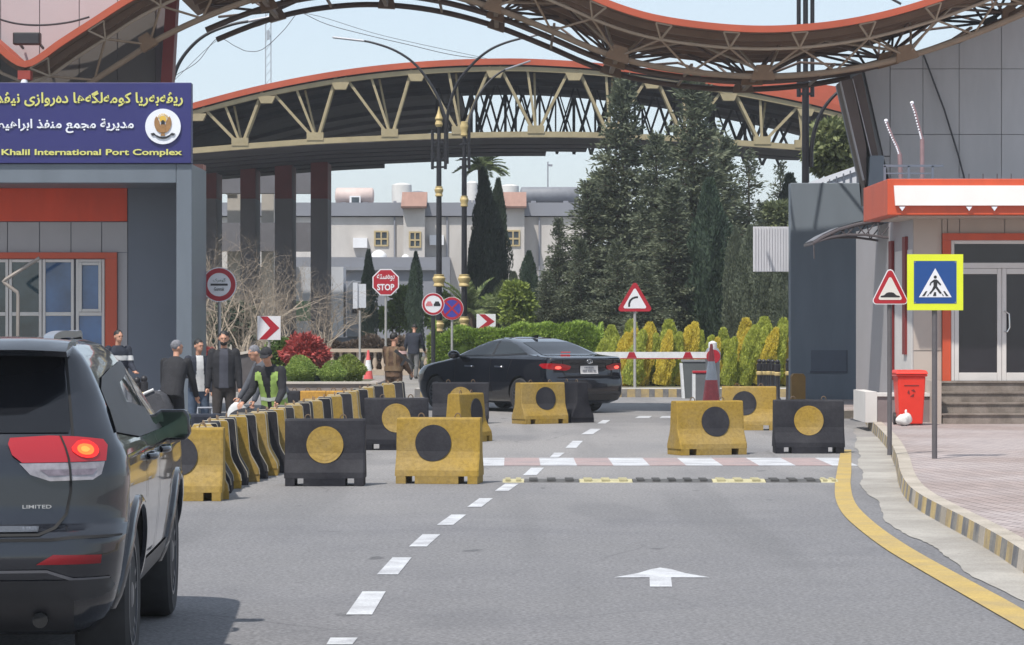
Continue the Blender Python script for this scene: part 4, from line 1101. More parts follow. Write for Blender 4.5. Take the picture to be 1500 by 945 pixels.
# customs control, round
S = Sign('traffic_sign', 'round red ringed customs sign with black bar on white post behind the pedestrians', 'road sign', 321, 417, 58)
pl = S.add('plate', [circ(0,0,25.5)], 0, .02, M_swhite); S.add('red_ring', ringpoly(17.2,24), .02, .024, M_sred, pl)
S.add('bar', [[(-12.5,-1.5),(12.5,-1.5),(12.5,1.5),(-12.5,1.5)]], .02, .026, M_sblk, pl)
S.text('kurdish_lettering', arabic('گومرك'), -9, 9.5, 3.5, 9.5, .02, mat('letter_dark_green', srgb(60,90,70), .5, var=0), pl, .0)
S.text('latin_lettering', 'Gumruk', -7.5, 7.5, -9, -4, .02, M_sblk, pl)
# STOP octagon
S = Sign('traffic_sign', 'red octagonal STOP sign with Kurdish writing on tall white post', 'road sign', 565, 413.5, 88)
oc = lambda r: [(r*math.cos(R(22.5+45*k)), r*math.sin(R(22.5+45*k))) for k in range(8)]
pl = S.add('plate', [oc(21)], 0, .02, M_swhite); f_ = S.add('red_face', [oc(19.3)], .02, .024, M_sred, pl)
S.text('kurdish_lettering', arabic('بوەستە'), -13, 13, 1.5, 12, .024, M_swhite, pl, .012); S.text('latin_lettering', 'STOP', -12.6, 12.6, -12, -2.5, .024, M_swhite, pl, .03)
# no overtaking
S = Sign('traffic_sign', 'round red ringed no overtaking sign with two small cars, left of the blue one', 'road sign', 634.5, 445.5, 84, post=(M_sblk,.06), ztop=zat(455,84))
pl = S.add('plate', [circ(0,0,16.5)], 0, .02, M_swhite); S.add('red_ring', ringpoly(12.6,15.7), .02, .024, M_sred, pl)
car_ = lambda cx: [(cx-4.2,-2.2),(cx+4.2,-2.2),(cx+4.2,.2),(cx+3,1),(cx+2.2,3),(cx-2.2,3),(cx-3,1),(cx-4.2,.2)]
S.add('red_car_symbol', [[(x*1.15, y*1.3) for x, y in car_(-5)]], .02, .026, mat('sign_faded_red', srgb(200,120,125), .5, var=0), pl); S.add('black_car_symbol', [[(x*1.15, y*1.3) for x, y in car_(5)]], .02, .026, M_sblk, pl)
# no stopping
S = Sign('traffic_sign', 'round blue sign with red ring and red cross, right of the overtaking sign', 'road sign', 662, 452, 85.5, ztop=zat(452,85.5))
pl = S.add('plate', [circ(0,0,17)], 0, .02, M_swhite); S.add('blue_face', [circ(0,0,13.2)], .02, .023, M_sblue2, pl); S.add('red_ring', ringpoly(12.8,16.5), .02, .025, M_sred, pl)
S.add('red_cross', [[(-9.7,-7.8),(-7.8,-9.7),(9.7,7.8),(7.8,9.7)]], .023, .027, M_sred, pl); S.add('red_cross', [[(-9.7,7.8),(-7.8,9.7),(9.7,-7.8),(7.8,-9.7)]], .023, .0265, M_sred, pl)
# chevrons
def chevron(label, px, py, Y, hw, hh, post_px=None):
    S = Sign('chevron_sign', label, 'road sign', px, py, Y)
    pl = S.add('plate', [[(-hw,-hh),(hw,-hh),(hw,hh),(-hw,hh)]], 0, .02, M_swhite)
    S.add('red_chevron', [[(-.75*hw,hh*.96),(-.12*hw,hh*.96),(.9*hw,.0),(-.2*hw,-hh*.96),(-.85*hw,-hh*.96),(.1*hw,0)]], .02, .025, M_sred, pl)
chevron('white square sign with red chevron pointing right, beside the red-leaved shrub', 394, 480.5, 78, 17, 17.5)
chevron('smaller white chevron sign with slanting red band half hidden behind the hedge', 712, 471, 92, 14, 11)
# bend warning
S = Sign('traffic_sign', 'red bordered triangular right bend sign standing among the yellow-green bushes', 'road sign', 930, 441, 76, zbase=.19)
pl = S.add('plate', [rtri(0,0,54,46,4)], 0, .02, M_sred); S.add('rim', [], .02, .023, M_swhite, pl) if 0 else None
S.add('white_face', [rtri(0,-.5,36,31,2)], .02, .024, M_swhite, pl)
bend = [(-7,-8.5),(-7,-4),(-5.5,.2),(-2.5,3),(1.5,4.2),(4.6,4.4),(4.6,7),(1,6.8),(-4.2,5),(-8,1.5),(-9.8,-3.5),(-9.8,-8.5)]
S.add('bend_symbol', [bend], .024, .028, M_sblk, pl)
# hump warning
S = Sign('traffic_sign', 'red bordered triangular hump warning sign mounted left of the pedestrian crossing sign', 'road sign', 1304, 427, 37.8, zbase=KH, post=(M_postd,.03))
pl = S.add('plate', [rtri(0,0,59,57,5.5)], 0, .015, M_swhite); f_ = S.add('red_face', [rtri(0,0,55,53,4.5)], .015, .018, M_sred, pl); S.add('white_face', [rtri(0,-.5,37.5,35.5,2.5)], .018, .021, mat('sign_offwhite', srgb(214,210,204), .4, var=.04), pl)
S.add('hump_symbol', [[(-14,-8.5),(14,-8.5),(14,-6.6),(9,-5.5),(5.5,-2.2),(2,-1.2),(-2,-1.2),(-5.5,-2.2),(-9,-5.5),(-14,-6.6)]], .021, .024, M_sblk, pl)
# pedestrian crossing
S = Sign('traffic_sign', 'square blue pedestrian crossing sign with fluorescent yellow border on grey post', 'road sign', 1370, 413.5, g(0,0)[1] if 0 else 36.8, zbase=KH, post=(M_postd,.033), ztop=zat(420,36.8))
sq = lambda r: [(-r,-r),(r,-r),(r,r),(-r,r)]
pl = S.add('plate', [sq(41)], 0, .015, M_syel); f_ = S.add('blue_face', [sq(31.2)], .015, .018, M_sblue, pl)
S.add('white_triangle', [[(-24,-22),(24,-22),(0,20.5)]], .018, .021, M_swhite, pl)
walker = [[(-1.8,4),(1.8,4),(4,2.5),(8.8,-3.2),(7.4,-5),(3,-.8),(2.6,-6),(9.4,-15.5),(8.8,-17),(6.4,-16.6),(.4,-8.6),(-2.4,-12),(-6.8,-17.3),(-9,-16.6),(-8.4,-15.2),(-5.2,-11.4),(-2.6,-5.6),(-2.6,.2),(-5.6,-1.4),(-7,-5),(-8.6,-4.2),(-7.2,-.2)]]
S.add('walker_symbol', walker + [[(x, z+2) for x, z in circ(0,5.6,2.3,14)]], .021, .024, M_sblk, pl)
S.add('stripe_symbol', [[(-19.5,-20.2),(-15.6,-20.2),(-11.6,-13),(-13.8,-13)],[(-12.2,-20.2),(-10.6,-20.2),(-8.8,-17.4),(-9.6,-17)],[(-3.4,-20.2),(1.6,-20.2),(1.2,-14.4),(-1.6,-14.4)],[(11,-20.2),(12.8,-20.2),(10.4,-16.6),(9.6,-17.2)],[(19.5,-20.2),(15.6,-20.2),(11.6,-13),(13.8,-13)]], .021, .0238, M_sblk, pl)
mb = MB()
for a in (-29.5,29.5):
    for b_ in (-29.5,29.5): mb.prism(circ(a,b_,1,8), S.fn(), .015, .021)
mb.build('bolts', M_sgrey, pl)
# blank white sign seen at an angle
S = Sign('blank_sign', 'blank pale sign seen from behind on white post left of the STOP sign', 'road sign', 527, 433, 92, ztop=zat(455,92))
mb = MB(); k = S.k; f3 = S.fn(); 
mb.prism([(-10,-19),(-3.2,-19),(-3.2,19),(-10,19)], f3, -.01, .03); mb.prism([(-3,-18),(9,-18),(9,17),(-3,17)], f3, -.06, -.03); mb.build('panel', mat('sign_grey_white', srgb(196,198,204), .5, var=.05), S.r)

# ================================================================== STREET LAMPS
M_lpost = mat('lamp_post_black', srgb(34,32,36), .45, .2, var=.15); M_gilt = mat('lamp_gilt', srgb(190,168,116), .55, .1, var=.12, scale=5); M_lhead = mat('lamp_head_grey', srgb(150,150,156), .4, .4, var=.05)
def lamp(label, px, Y, arms, bands, ztop_py, tri=None, r=.085, zb=0., finial=None):
    L = thing('street_lamp', label, 'street lamp', (xat(px,Y),Y,zb)); o = Vector((xat(px,Y),Y,zb))
    mb = MB(); zt = zat(ztop_py,Y)-zb; zs = (zat(tri[0],Y)-zb) if tri else zt
    mb.tube([(0,0,0),(0,0,zs)], [r*1.25,r*.95], 12); 
    mb.build('post', M_lpost, L, smooth=50)
    if tri:
        for k_, dx in enumerate(tri[1]):
            mb = MB(); x = dx/FPX*Y; z1 = (zat(tri[2][k_],Y)-zb); 
            mb.tube([(x,0,zs-.35),(x,0,z1)], .05 if dx else .06, 8); mb.build('upper_tube', M_lpost, L, smooth=50)
        for zz in (zs-.28, zs-.02, (zs+zt)/2):
            mb = MB(); x = max(abs(d) for d in tri[1])/FPX*Y; mb.box(-x,x,-.045,.045,zz-.03,zz+.03); mb.build('cross_bracket', M_lpost, L)
    for py0, py1, rr in bands:
        mb = MB(); z0, z1 = zat(py1,Y)-zb, zat(py0,Y)-zb; h = z1-z0
        mb.lathe([(rr*.8,z0),(rr,z0+h*.08),(rr*.85,z0+h*.3),(rr*1.12,z0+h*.55),(rr*1.15,z0+h*.7),(rr*.9,z0+h*.85),(rr*.95,z1-.01),(rr*.7,z1)], n=14); mb.build('gilt_band', M_gilt, L, smooth=35)
    if finial:
        mb = MB(); z0, z1 = zat(finial[1],Y)-zb, zat(finial[0],Y)-zb; h = z1-z0; rr = finial[2]
        mb.lathe([(rr*.7,z0),(rr,z0+h*.12),(rr*.75,z0+h*.3),(rr,z0+h*.4),(rr*.55,z0+h*.62),(rr*.2,z0+h*.85),(.01,z1)], n=12); mb.build('gilt_finial', M_gilt, L, smooth=35)
    for pts, dy in arms:
        mb = MB(); P = [at(a,b,Y)-o+Vector((0,dy*i/len(pts),0)) for i,(a,b) in enumerate(pts)]
        n = len(P); Q = []
        for u_ in range(5*(n-1)+1):
            t_ = u_/5; Q.append(Vector([smooth_interp([(i,p[c_]) for i,p in enumerate(P)], t_) for c_ in range(3)]))
        cut = int(len(Q)*.8)
        am = mb; am.tube(Q[:cut+1], [.055-.02*i/cut for i in range(cut+1)], 8); ao = am.build('arm', M_lpost, L, smooth=50)
        mb = MB(); d = (Q[-1]-Q[cut]); mb.bar(Q[cut], Q[-1], .16, .06); mb.build('lamp_head', M_lhead, ao, bevel=.02)
lamp('black street lamp with gilt finial and two long arms, left one of the central pair', 643, 96,
     [([(654,240),(654,190),(648,160),(635,130),(610,95),(580,73),(545,60),(515,54.5),(485,51)],1.),([(655,240),(655,175),(668,128),(690,98),(715,77),(742,65),(775,57),(800,52)],-1.)],
     [(273,288,.125),(402,420,.18),(470,486,.15)], 185, tri=(232,(-9.5,0,9.5),(190,183,188)), finial=(156,186,.13))
lamp('black street lamp with gilt collars, right one of the central pair', 680, 98,
     [([(687,240),(687,185),(692,160),(703,135),(722,112),(745,97),(777,86)],1.)],
     [(287,303,.125),(178,200,.12),(402,420,.18),(464,478,.15)], 190, tri=(232,(0,7),(182,186)))
lamp('tall black mast of three tubes with one thin arm, beside the right tower', 1180, 70,
     [([(1188,245),(1189,215),(1195,185),(1206,160),(1222,140),(1240,127),(1262,116)],0.)],
     [(284,300,.14)], -40, tri=(120,(-10,0,10),(-45,-60,-45)), r=.085)
lamp('black curved lamp arm rising behind the blue board at left', 246, 75,
     [([(247,210),(249,150),(256,108),(272,78),(300,52),(340,36),(380,29),(424,20)],0.)], [(300,318,.16)], 150, r=.09)

# ================================================================== BOOM GATE, CONES, BINS, BOLLARDS
M_cred = mat('cone_red', srgb(220,98,98), .5, var=.12, scale=6); M_cwhite = mat('cone_white', srgb(220,222,224), .5, var=.1, scale=6)
def cone(label, px, pyt, pyb, Y, zb):
    h = (pyb-pyt)/FPX*Y; c_ = thing('traffic_cone', label, 'traffic cone', (xat(px,Y),Y,zb), group='red and white traffic cones')
    rad = lambda f: .105*h/.8*(1-f)+.028
    cuts = [(0.06,.42,M_cred),(.42,.62,M_cwhite),(.62,.72,M_cwhite),(.72,1.,M_cred)]
    for a, b_, m_ in cuts:
        mb = MB(); prof = [(rad(a),a*h+.002),(rad(b_),b_*h)] + ([(.0,b_*h+.005)] if b_ == 1. else [])
        mb.lathe(prof, n=20); mb.build('cone_band' if m_ is not M_cred else 'cone_section', m_, c_, smooth=30)
    mb = MB(); w_ = rad(0)*1.12; mb.box(-w_,w_,-w_,w_,0,.05*h); mb.build('base', M_cred, c_, bevel=.015)
cone('tall red and white traffic cone beside the boom gate post', 1042, 497, 588, 66, .0)
cone('red and white traffic cone by the balustrade and round bushes', 539.5, 508, 560, 88, .0)
Yg = 72.0
bg_ = thing('boom_gate', 'white and red boom barrier lowered across the exit lane behind the sedan', 'boom gate', (xat(1044,Yg),Yg,0)); o = bg_.location.copy()
mb = MB(); mb.lathe([(.17,0),(.17,.9),(.19,.95),(.19,1.12),(.13,1.22),(.12,1.23)], n=20); mb.build('housing', M_sgrey, bg_, smooth=35)
mb = MB(); z_ = zat(522,Yg); mb.prism([(.165*math.cos(2*math.pi*k/28), z_+.165*math.sin(2*math.pi*k/28)) for k in range(28)], lambda u_,v_,t: (u_,-.2-t,v_), 0, .05); mb.build('red_disc', M_sred, bg_)
mb = MB(); mb.lathe([(.1,1.232),(.105,1.28),(.1,1.36),(.02,1.4)], n=16); mb.build('beacon', M_cwhite, bg_, smooth=40)
x0 = xat(860,Yg)-o.x; zz0, zz1 = zat(524.5,Yg), zat(515.5,Yg)
mb = MB(); mb.box(x0, -.12, -.17, -.13, zz0, zz1); arm_ = mb.build('boom_arm', M_cwhite, bg_)
for pc in (925, 1007):
    mb = MB(); xx = xat(pc,Yg)-o.x; mb.prism([(xx-.12,zz0+.005),(xx+.12,zz0+.005),(xx+.06,zz1-.005),(xx-.06,zz1-.005)], lambda u_,v_,t: (u_,-.171-t,v_), 0, .004); mb.build('red_mark', M_sred, arm_)
mb = MB(); mb.box(x0,-.12,-.172,-.128,zz0-.02,zz0-.002); mb.build('arm_edge', M_sred, arm_)
kb = thing('control_kiosk', 'grey slanted control box beside the boom gate housing', 'control box', (xat(1020,73),73,0)); 
mb = MB(); mb.prism([(-.28,0),(.24,0),(.26,zat(530,73)),(-.34,zat(530,73))], lambda u_,v_,t: (u_,-t,v_), -.2, .2); mb.build('cabinet', mat('cabinet_grey', srgb(92,96,98), .5, var=.08), kb, bevel=.01)
mb = MB(); mb.prism([(-.36,zat(530,73)+.002),(.28,zat(530,73)+.002),(.28,zat(527,73)),(-.36,zat(527,73))], lambda u_,v_,t: (u_,-t,v_), -.22, .22); mb.build('lid', M_sgrey, kb)
mb = MB(); mb.prism([(-.345,0.),(-.285,0.),(-.345,zat(532,73)),(-.40,zat(532,73))], lambda u_,v_,t: (u_,-t,v_), -.2, .21); mb.build('side_panel', M_cwhite, kb)
bn = thing('litter_bin', 'small grey litter bin with red rim beside the tall cone', 'litter bin', (xat(1028,69.5),69.5,0))
hb = zat(547,69.5); mb = MB(); mb.prism([(-.14,0),(.14,0),(.2,hb),(-.2,hb)], lambda u_,v_,t: (u_,-t,v_), -.16, .16); mb.build('body', mat('bin_grey', srgb(104,106,110), .5, var=.1), bn, bevel=.01)
mb = MB(); mb.box(-.22,.22,-.18,.18,hb+.002,hb+.06); mb.build('rim', M_sred, bn, bevel=.015)
mb = MB(); mb.box(-.215,-.155,-.165,.165,0,hb-.01); mb.build('side_stripe', M_cwhite, bn)

M_bolk = mat('bollard_black', srgb(36,34,38), .45, var=.1); 
def bollard(label, px, Y, pyt, zb):
    b_ = thing('bollard', label, 'bollard', (xat(px,Y),Y,zb), group='black bollards with gold bands'); h = zat(pyt,Y)-zb
    mb = MB(); mb.lathe([(.085,0),(.08,.06),(.06,.09),(.055,h*.72),(.07,h*.74),(.07,h*.9),(.03,h*.93)], n=14); mb.build('post', M_bolk, b_, smooth=35)
    mb = MB(); mb.lathe([(.056,h*.62),(.076,h*.64),(.076,h*.7),(.056,h*.72)], n=14); mb.build('gold_band', M_gilt, b_, smooth=35)
    mb = MB(); mb.ball((0,0,h*.96), .06, 12); mb.build('knob', M_lhead if zb else M_bolk, b_, smooth=180)
for i, (px, lab) in enumerate([(1112.5,'black gold-banded bollard, leftmost of the group left of the grey wall'),(1119,'black gold-banded bollard, second of the group left of the grey wall'),(1126,'black gold-banded bollard, third of the group left of the grey wall'),(1132,'black gold-banded bollard, fourth of the group left of the grey wall'),(1139,'black gold-banded bollard standing apart just right of the close group'),(1155,'black gold-banded bollard at the edge of the grey wall')]):
    bollard(lab, px, [71,71.6,71,71.8,70,69][i], [527,527.5,527,528,528,526][i], .0)
for px, lab in [(200.5,'black and gold bollard by the office, left of the pair behind the bag carrier'),(211,'black and gold bollard by the office, right of the pair behind the bag carrier')]: bollard(lab, px, 50.5, 554 if px < 205 else 552, 0)

# red wheelie bin and rubbish bag
Yb = 49.2
rbn = thing('wheelie_bin', 'bright red wheelie bin standing by the office steps', 'bin', (xat(1332,Yb),Yb,KH))
M_rbin = mat('bin_red', srgb(222,52,36), .38, var=.05, scale=4)
hb = zat(546,Yb)-KH; k = Yb/FPX
mb = MB()
lo, hi = (17*k, .23), (20.5*k, .3)
def frus(mb, a, b_, z0, z1):
    vs = [(-a[0],-a[1],z0),(a[0],-a[1],z0),(a[0],a[1],z0),(-a[0],a[1],z0),(-b_[0],-b_[1],z1),(b_[0],-b_[1],z1),(b_[0],b_[1],z1),(-b_[0],b_[1],z1)]
    mb.add(vs, [(3,2,1,0),(4,5,6,7),(0,1,5,4),(1,2,6,5),(2,3,7,6),(3,0,4,7)])
frus(mb, lo, hi, .02, hb-.06); frus(mb, (hi[0]+.025,hi[1]+.025), (hi[0]+.03,hi[1]+.03), hb-.06, hb-.02); mb.build('body', M_rbin, rbn, bevel=.025)
mb = MB(); vs = []
frus(mb, (hi[0]+.04,hi[1]+.05), (hi[0]+.01,hi[1]), hb-.018, hb+.045); mb.build('lid', M_rbin, rbn, bevel=.02)
for s_ in (-1,1): 
    mb = MB(); mb.lathe([(.1,-.025),(.1,.025)], (s_*(lo[0]+.02),.2,.1), 16, axis='x'); mb.build('wheel', M_black, rbn, smooth=40)
mb = MB(); f_ = lambda u_,v_,t: (u_, -(lo[1]+(hi[1]-lo[1])*(v_/hb))-t, v_)
cz = hb*.62
for a in (0,120,240):
    p = [(R(a+10),.07),(R(a+60),.07),(R(a+100),.045)]; pts = [(p_[1]*math.cos(p_[0]), cz+p_[1]*math.sin(p_[0])) for p_ in p]
    c0 = (.03*math.cos(R(a+50)), cz+.03*math.sin(R(a+50))); mb.prism([pts[0], pts[1], pts[2], c0], f_, .003, .008)
mb.prism([(-.12,hb*.75),(.12,hb*.75),(.12,hb*.77),(-.12,hb*.77)], f_, .003, .008)
mb.build('recycling_mark', mat('mark_dark_red', srgb(120,40,36), .5, var=0), rbn)
mb = MB(); rr_ = random.Random(5); Yq = 48.7
mb.ball((0,0,.09), (.12,.1,.09), 20); mb.ball((.06,.02,.12),(.09,.09,.1), 20); mb.ball((.05,0,.22),(.03,.03,.05),12)
o = mb.build('rubbish_bag', mat('bag_white', srgb(214,212,208), .45, var=.15, scale=9, bump=.8, bscale=14), smooth=180, loc=(xat(1323,Yq),Yq,KH)); tag(o, 'crumpled white rubbish bag on the paving in front of the red bin', 'rubbish bag')
dm = o.modifiers.new('crumple','DISPLACE'); tx = bpy.data.textures.new('crumple','CLOUDS'); tx.noise_scale = .07; dm.texture = tx; dm.strength = .06

# far radio mast and overhead wires
mb = MB(); Ym = 300; 
for dx in (-.35,.35): mb.bar((xat(393,Ym)+dx,Ym,0),(xat(393,Ym)+dx*.7,Ym,zat(-30,Ym)),.1)
for k in range(40): 
    z = 1+k*.85; mb.bar((xat(393,Ym)-.33,Ym,z),(xat(393,Ym)+.33,Ym,z+.85),.05)
mb.box(xat(391,Ym),xat(395,Ym),Ym-.3,Ym+.1,zat(58,Ym),zat(45,Ym))
o = mb.build('radio_mast', mat('mast_grey', srgb(150,156,164), .6, var=0)); tag(o, 'thin grey lattice radio mast far behind the arched canopy', 'mast')
def wire(label, pts, Y, r=.02):
    P = [at(a,b,Y) for a,b in pts]; Q = []
    for u_ in range(8*(len(P)-1)+1): Q.append(Vector([smooth_interp([(i,p[c_]) for i,p in enumerate(P)], u_/8) for c_ in range(3)]))
    mb = MB(); mb.tube(Q, r, 5); o = mb.build('overhead_wire', M_joint); tag(o, label, 'wire')
wire('thin overhead wire sagging from the tower to the mast and rising to a peak', [(258,110),(290,90),(318,57),(345,68),(362,75),(385,72),(415,45),(433,22),(441,18)], 140, .016)
wire('thin overhead wire falling from its peak behind the left lamp arm', [(441,18),(480,36),(540,52),(600,66),(660,80),(720,88)], 140, .016)
wire('upper thin overhead wire running from the board towards the wire peak', [(255,118),(320,58),(380,38),(441,19),(560,52),(700,83),(720,88)], 141, .012)
wire('dark cable sagging across the pale left tower wall', [(-20,22),(20,34),(60,37),(100,33),(131,25)], 59.8, .022)
wire('blue cable poking up behind the orange roof edge at upper right', [(1290,-10),(1305,-2),(1320,6)], 66, .03)
# ================================================================== FAR HOUSE, LORRY, GARDEN WALLS
M_hwall = mat('house_wall', srgb(192,187,182), .85, var=.14, scale=.6, stretch=(1,1,.35)); M_hgrey = mat('house_parapet_grey', srgb(132,134,142), .8, var=.06, scale=.5)
M_tile = mat('roof_tile_pink', srgb(150,118,106), .8, var=.12, scale=1., stretch=(5,1,1)); M_tank = mat('tank_white', srgb(206,204,200), .6, var=.08); M_tankp = mat('tank_pinkish', srgb(196,178,172), .6, var=.08); M_tankg = mat('tank_grey', srgb(120,122,128), .6, var=.1)
M_dome = mat('dome_white', srgb(228,228,230), .5, var=.03)
YH = 170.
hs = thing('far_house', 'long pale two storey house with grey parapet and tiled turrets beyond the trees', 'house')
mb = MB(); mb.box(xat(300,YH), xat(868,YH), YH, YH+12, 0, zat(318,YH)); mb.build('wall', M_hwall, hs)
mb = MB(); mb.box(xat(296,YH), xat(870,YH), YH-.25, YH+12, zat(316.5,YH), zat(297,YH)); mb.build('parapet', M_hgrey, hs)
mb = MB(); mb.box(xat(395,YH), xat(660,YH), YH-2.2, YH-.05, 0, zat(378,YH)); mb.box(xat(500,YH),xat(640,YH),YH-2.5,YH-2.25,zat(397,YH),zat(393,YH)); mb.build('porch', M_hgrey, hs)
for px0, px1 in ((592,623),(736,768)):
    mb = MB(); mb.box(xat(px0,YH), xat(px1,YH), YH-1.2, YH-.3, 0, zat(307,YH)); tr = mb.build('turret', M_hwall, hs)
    mb = MB(); a, b = xat(px0-3,YH), xat(px1+3,YH); mb.prism([(YH-1.7,zat(307,YH)),(YH+.2,zat(307,YH)+1.0),(YH+.4,zat(294,YH)-.3),(YH-.9,zat(293,YH)),(YH-1.75,zat(307,YH)+.12)], lambda u_,v_,t: (t,u_,v_), a, b); mb.build('turret_roof', M_tile, tr)
M_wtan = mat('window_frame_tan', srgb(176,158,118), .6, var=.05); M_wdk = mat('far_glass', srgb(70,78,84), .2, var=.25)
for px0, px1, py0, py1, yy in ((548,569,338,361,YH),(599,617,339,363,YH-1.2),(741,762,337,361,YH-1.2)):
    mb = MB(); a, b, c_, d_ = xat(px0,yy), xat(px1,yy), zat(py1,yy), zat(py0,yy); f_ = .09
    mb.box(a,a+f_,yy-.08,yy-.004,c_,d_); mb.box(b-f_,b,yy-.08,yy-.004,c_,d_); mb.box(a+f_,b-f_,yy-.08,yy-.004,d_-f_,d_); mb.box(a+f_,b-f_,yy-.08,yy-.004,c_,c_+f_); mb.box((a+b)/2-.04,(a+b)/2+.04,yy-.08,yy-.004,c_+f_,d_-f_); mb.box(a+f_,b-f_,yy-.075,yy-.004,c_+(d_-c_)*.42,c_+(d_-c_)*.52)
    wn = mb.build('window', M_wtan, hs); mb = MB(); mb.box(a+.05,b-.05,yy-.03,yy-.01,c_+.05,d_-.05); mb.build('pane', M_wdk, wn)
for k_, px_ in enumerate((578, 655, 730, 790)):
    pp = MB(); pp.bar((xat(px_,YH),YH-.08,zat(318,YH)),(xat(px_,YH),YH-.08,.3),.09); pp.build('drain_pipe', M_hgrey, hs)
for px_, py_ in ((640,352),(704,350),(528,356)):
    ac = MB(); ac.box(xat(px_,YH)-.4,xat(px_,YH)+.4,YH-.45,YH-.02,zat(py_,YH)-.28,zat(py_,YH)+.28); ac.build('air_conditioner', M_dome, hs)
def dome(label, px, pyb, r_px, Y, cat='skylight dome'):
    mb = MB(); r = r_px/FPX*Y; mb.lathe([(r,0),(r*.97,r*.25),(r*.85,r*.52),(r*.6,r*.78),(r*.3,r*.93),(.02,r)], n=20); o = mb.build('roof_dome', M_dome, smooth=60, loc=(xat(px,Y),Y,zat(pyb,Y))); tag(o, label, cat)
dome('white dome on the low roof in front of the house window', 555, 378, 12, YH-1.3); dome('small white dome cap on the porch roof, right of the larger dome', 594, 378.5, 6, YH-1.3)
# satellite / water tanks on the roof
def tank(label, px0, px1, py0, py1, Y, m_, horiz=True, zb=None):
    t_ = thing('water_tank', label, 'water tank', (xat((px0+px1)/2,Y),Y,0)); a, b = (px0-px1)/2/FPX*Y, (px1-px0)/2/FPX*Y; r = (py1-py0)/2/FPX*Y; zc = zat((py0+py1)/2,Y)
    mb = MB()
    if horiz: mb.lathe([(r*.5,a),(r*.9,a+.1*r),(r,a+.25*r),(r,b-.25*r),(r*.9,b-.1*r),(r*.5,b)], (0,0,zc), 22, axis='x')
    else: mb.lathe([(b,zc-r),(b*1.02,zc),(b,zc+r*.8),(b*.6,zc+r*.95),(b*.25,zc+r)], n=22)
    mb.build('vessel', m_, t_, smooth=50)
    mb = MB(); 
    for f_ in (-.55,.55): mb.box(a*abs(f_)*(-1 if f_>0 else 1)-.15, a*abs(f_)*(-1 if f_>0 else 1)+.15, -.5,.5, zat(297,Y)-.05, zc-r*.8)
    mb.build('stand', M_hgrey, t_)
tank('pinkish horizontal water tank at the left end of the house roof', 491, 548, 275, 299, YH+4, M_tankp)
tank('white upright water tank beside the first tiled turret', 574, 603, 268, 298, YH+5, M_tank, False)
tank('grey upright water tank behind the first tiled turret', 600, 624, 280, 297, YH+6, M_tankg, False)
tank('white upright water tank left of the palm top', 683, 700, 265, 297, YH+5, M_tank, False)
tank('whitish upright tank beside the second tiled turret', 733, 760, 270, 296, YH+5, M_tank, False)
tank('long grey horizontal tank on the right of the house roof', 762, 848, 274, 297, YH+4, M_tankg)
mb = MB(); Y = YH+3; mb.box(xat(512,Y),xat(528,Y),Y,Y+1,zat(298,Y),zat(287,Y),0); mb.box(xat(515,Y),xat(526,Y),Y-.03,Y-.002,zat(297,Y),zat(289,Y),1); o = mb.build('air_cooler', [M_dome, M_wdk]); tag(o, 'white boxed air cooler on the house roof before the pinkish tank', 'air cooler')
mb = MB(); mb.bar((xat(805,Y),Y+8,zat(300,Y)),(xat(805,Y),Y+8,zat(226,Y)),.08); mb.box(xat(806,Y),xat(812,Y),Y+7.9,Y+8.1,zat(233,Y),zat(230,Y)); o = mb.build('roof_pole', M_hgrey); tag(o, 'thin pole with small lamp rising over the house roof', 'pole')
mb = MB(); Y=152; 
for a,b,m_ in ((333,350,1),):
    mb.box(xat(333,Y),xat(352,Y),Y,Y+2,0,zat(285,Y),0); mb.box(xat(331,Y),xat(346,Y),Y-.1,Y+2.1,zat(285,Y)+.01,zat(281,Y),0); mb.box(xat(383,Y),xat(401,Y),Y,Y+2,0,zat(284,Y),0)
o = mb.build('pale_pillar', mat('pillar_pale', srgb(178,172,164), .8, var=.12, scale=1.)); tag(o, 'pale square concrete pillars standing between the dark piers', 'pillar')

# white lorry
YL = 154.
lr = thing('lorry', 'white box lorry with a green patch parked behind the leafless trees', 'lorry')
mb = MB(); mb.box(xat(345,YL), xat(503,YL), YL, YL+2.5, 1.15, zat(391,YL)); tr_ = mb.build('trailer', mat('lorry_white', srgb(190,192,198), .5, var=.08, scale=.6), lr)
mb = MB(); mb.box(xat(432,YL), xat(476,YL), YL-.012, YL-.002, zat(470,YL), zat(441,YL)); mb.build('green_patch', mat('patch_green', srgb(96,140,100), .6, var=.2, scale=1.5), tr_)
mb = MB(); mb.box(xat(345,YL)+.1, xat(545,YL), YL+.2, YL+2.3, .75, 1.12); mb.build('chassis', M_greyd, lr)
x0, x1 = xat(506,YL), xat(545,YL)
mb = MB(); mb.prism([(x0+.05,1.13),(x1,1.13),(x1,2.6),(x1-.18,3.9),(x0+.35,4.05),(x0+.05,3.7)], lambda u_,v_,t: (u_,t,v_), YL+.02, YL+2.45); cb = mb.build('cab', mat('cab_grey', srgb(120,124,132), .4, var=.1), lr, bevel=.06)
mb = MB(); mb.prism([(x0+.35,2.35),(x1-.15,2.35),(x1-.3,3.55),(x0+.4,3.55)], lambda u_,v_,t: (u_,t,v_), YL-.004, YL+.018); mb.build('side_window', M_glassd, cb)
mb = MB(); mb.prism([(YL+.2,2.4),(YL+2.3,2.4),(YL+2.2,3.7),(YL+.3,3.7)], lambda u_,v_,t: (x1-.06+(2.6-v_)*.13+t,u_,v_), 0, .05); mb.build('windscreen', M_glassd, cb)
for px in (370, 395, 520, 485):
    for yy in (.1, 2.1):
        mb = MB(); mb.lathe([(.25,-.14),(.5,-.14),(.52,-.1),(.52,.1),(.5,.14),(.25,.14)], (xat(px,YL),YL+yy+.15,.53), 20, axis='y'); mb.build('wheel', M_black, lr, smooth=40)

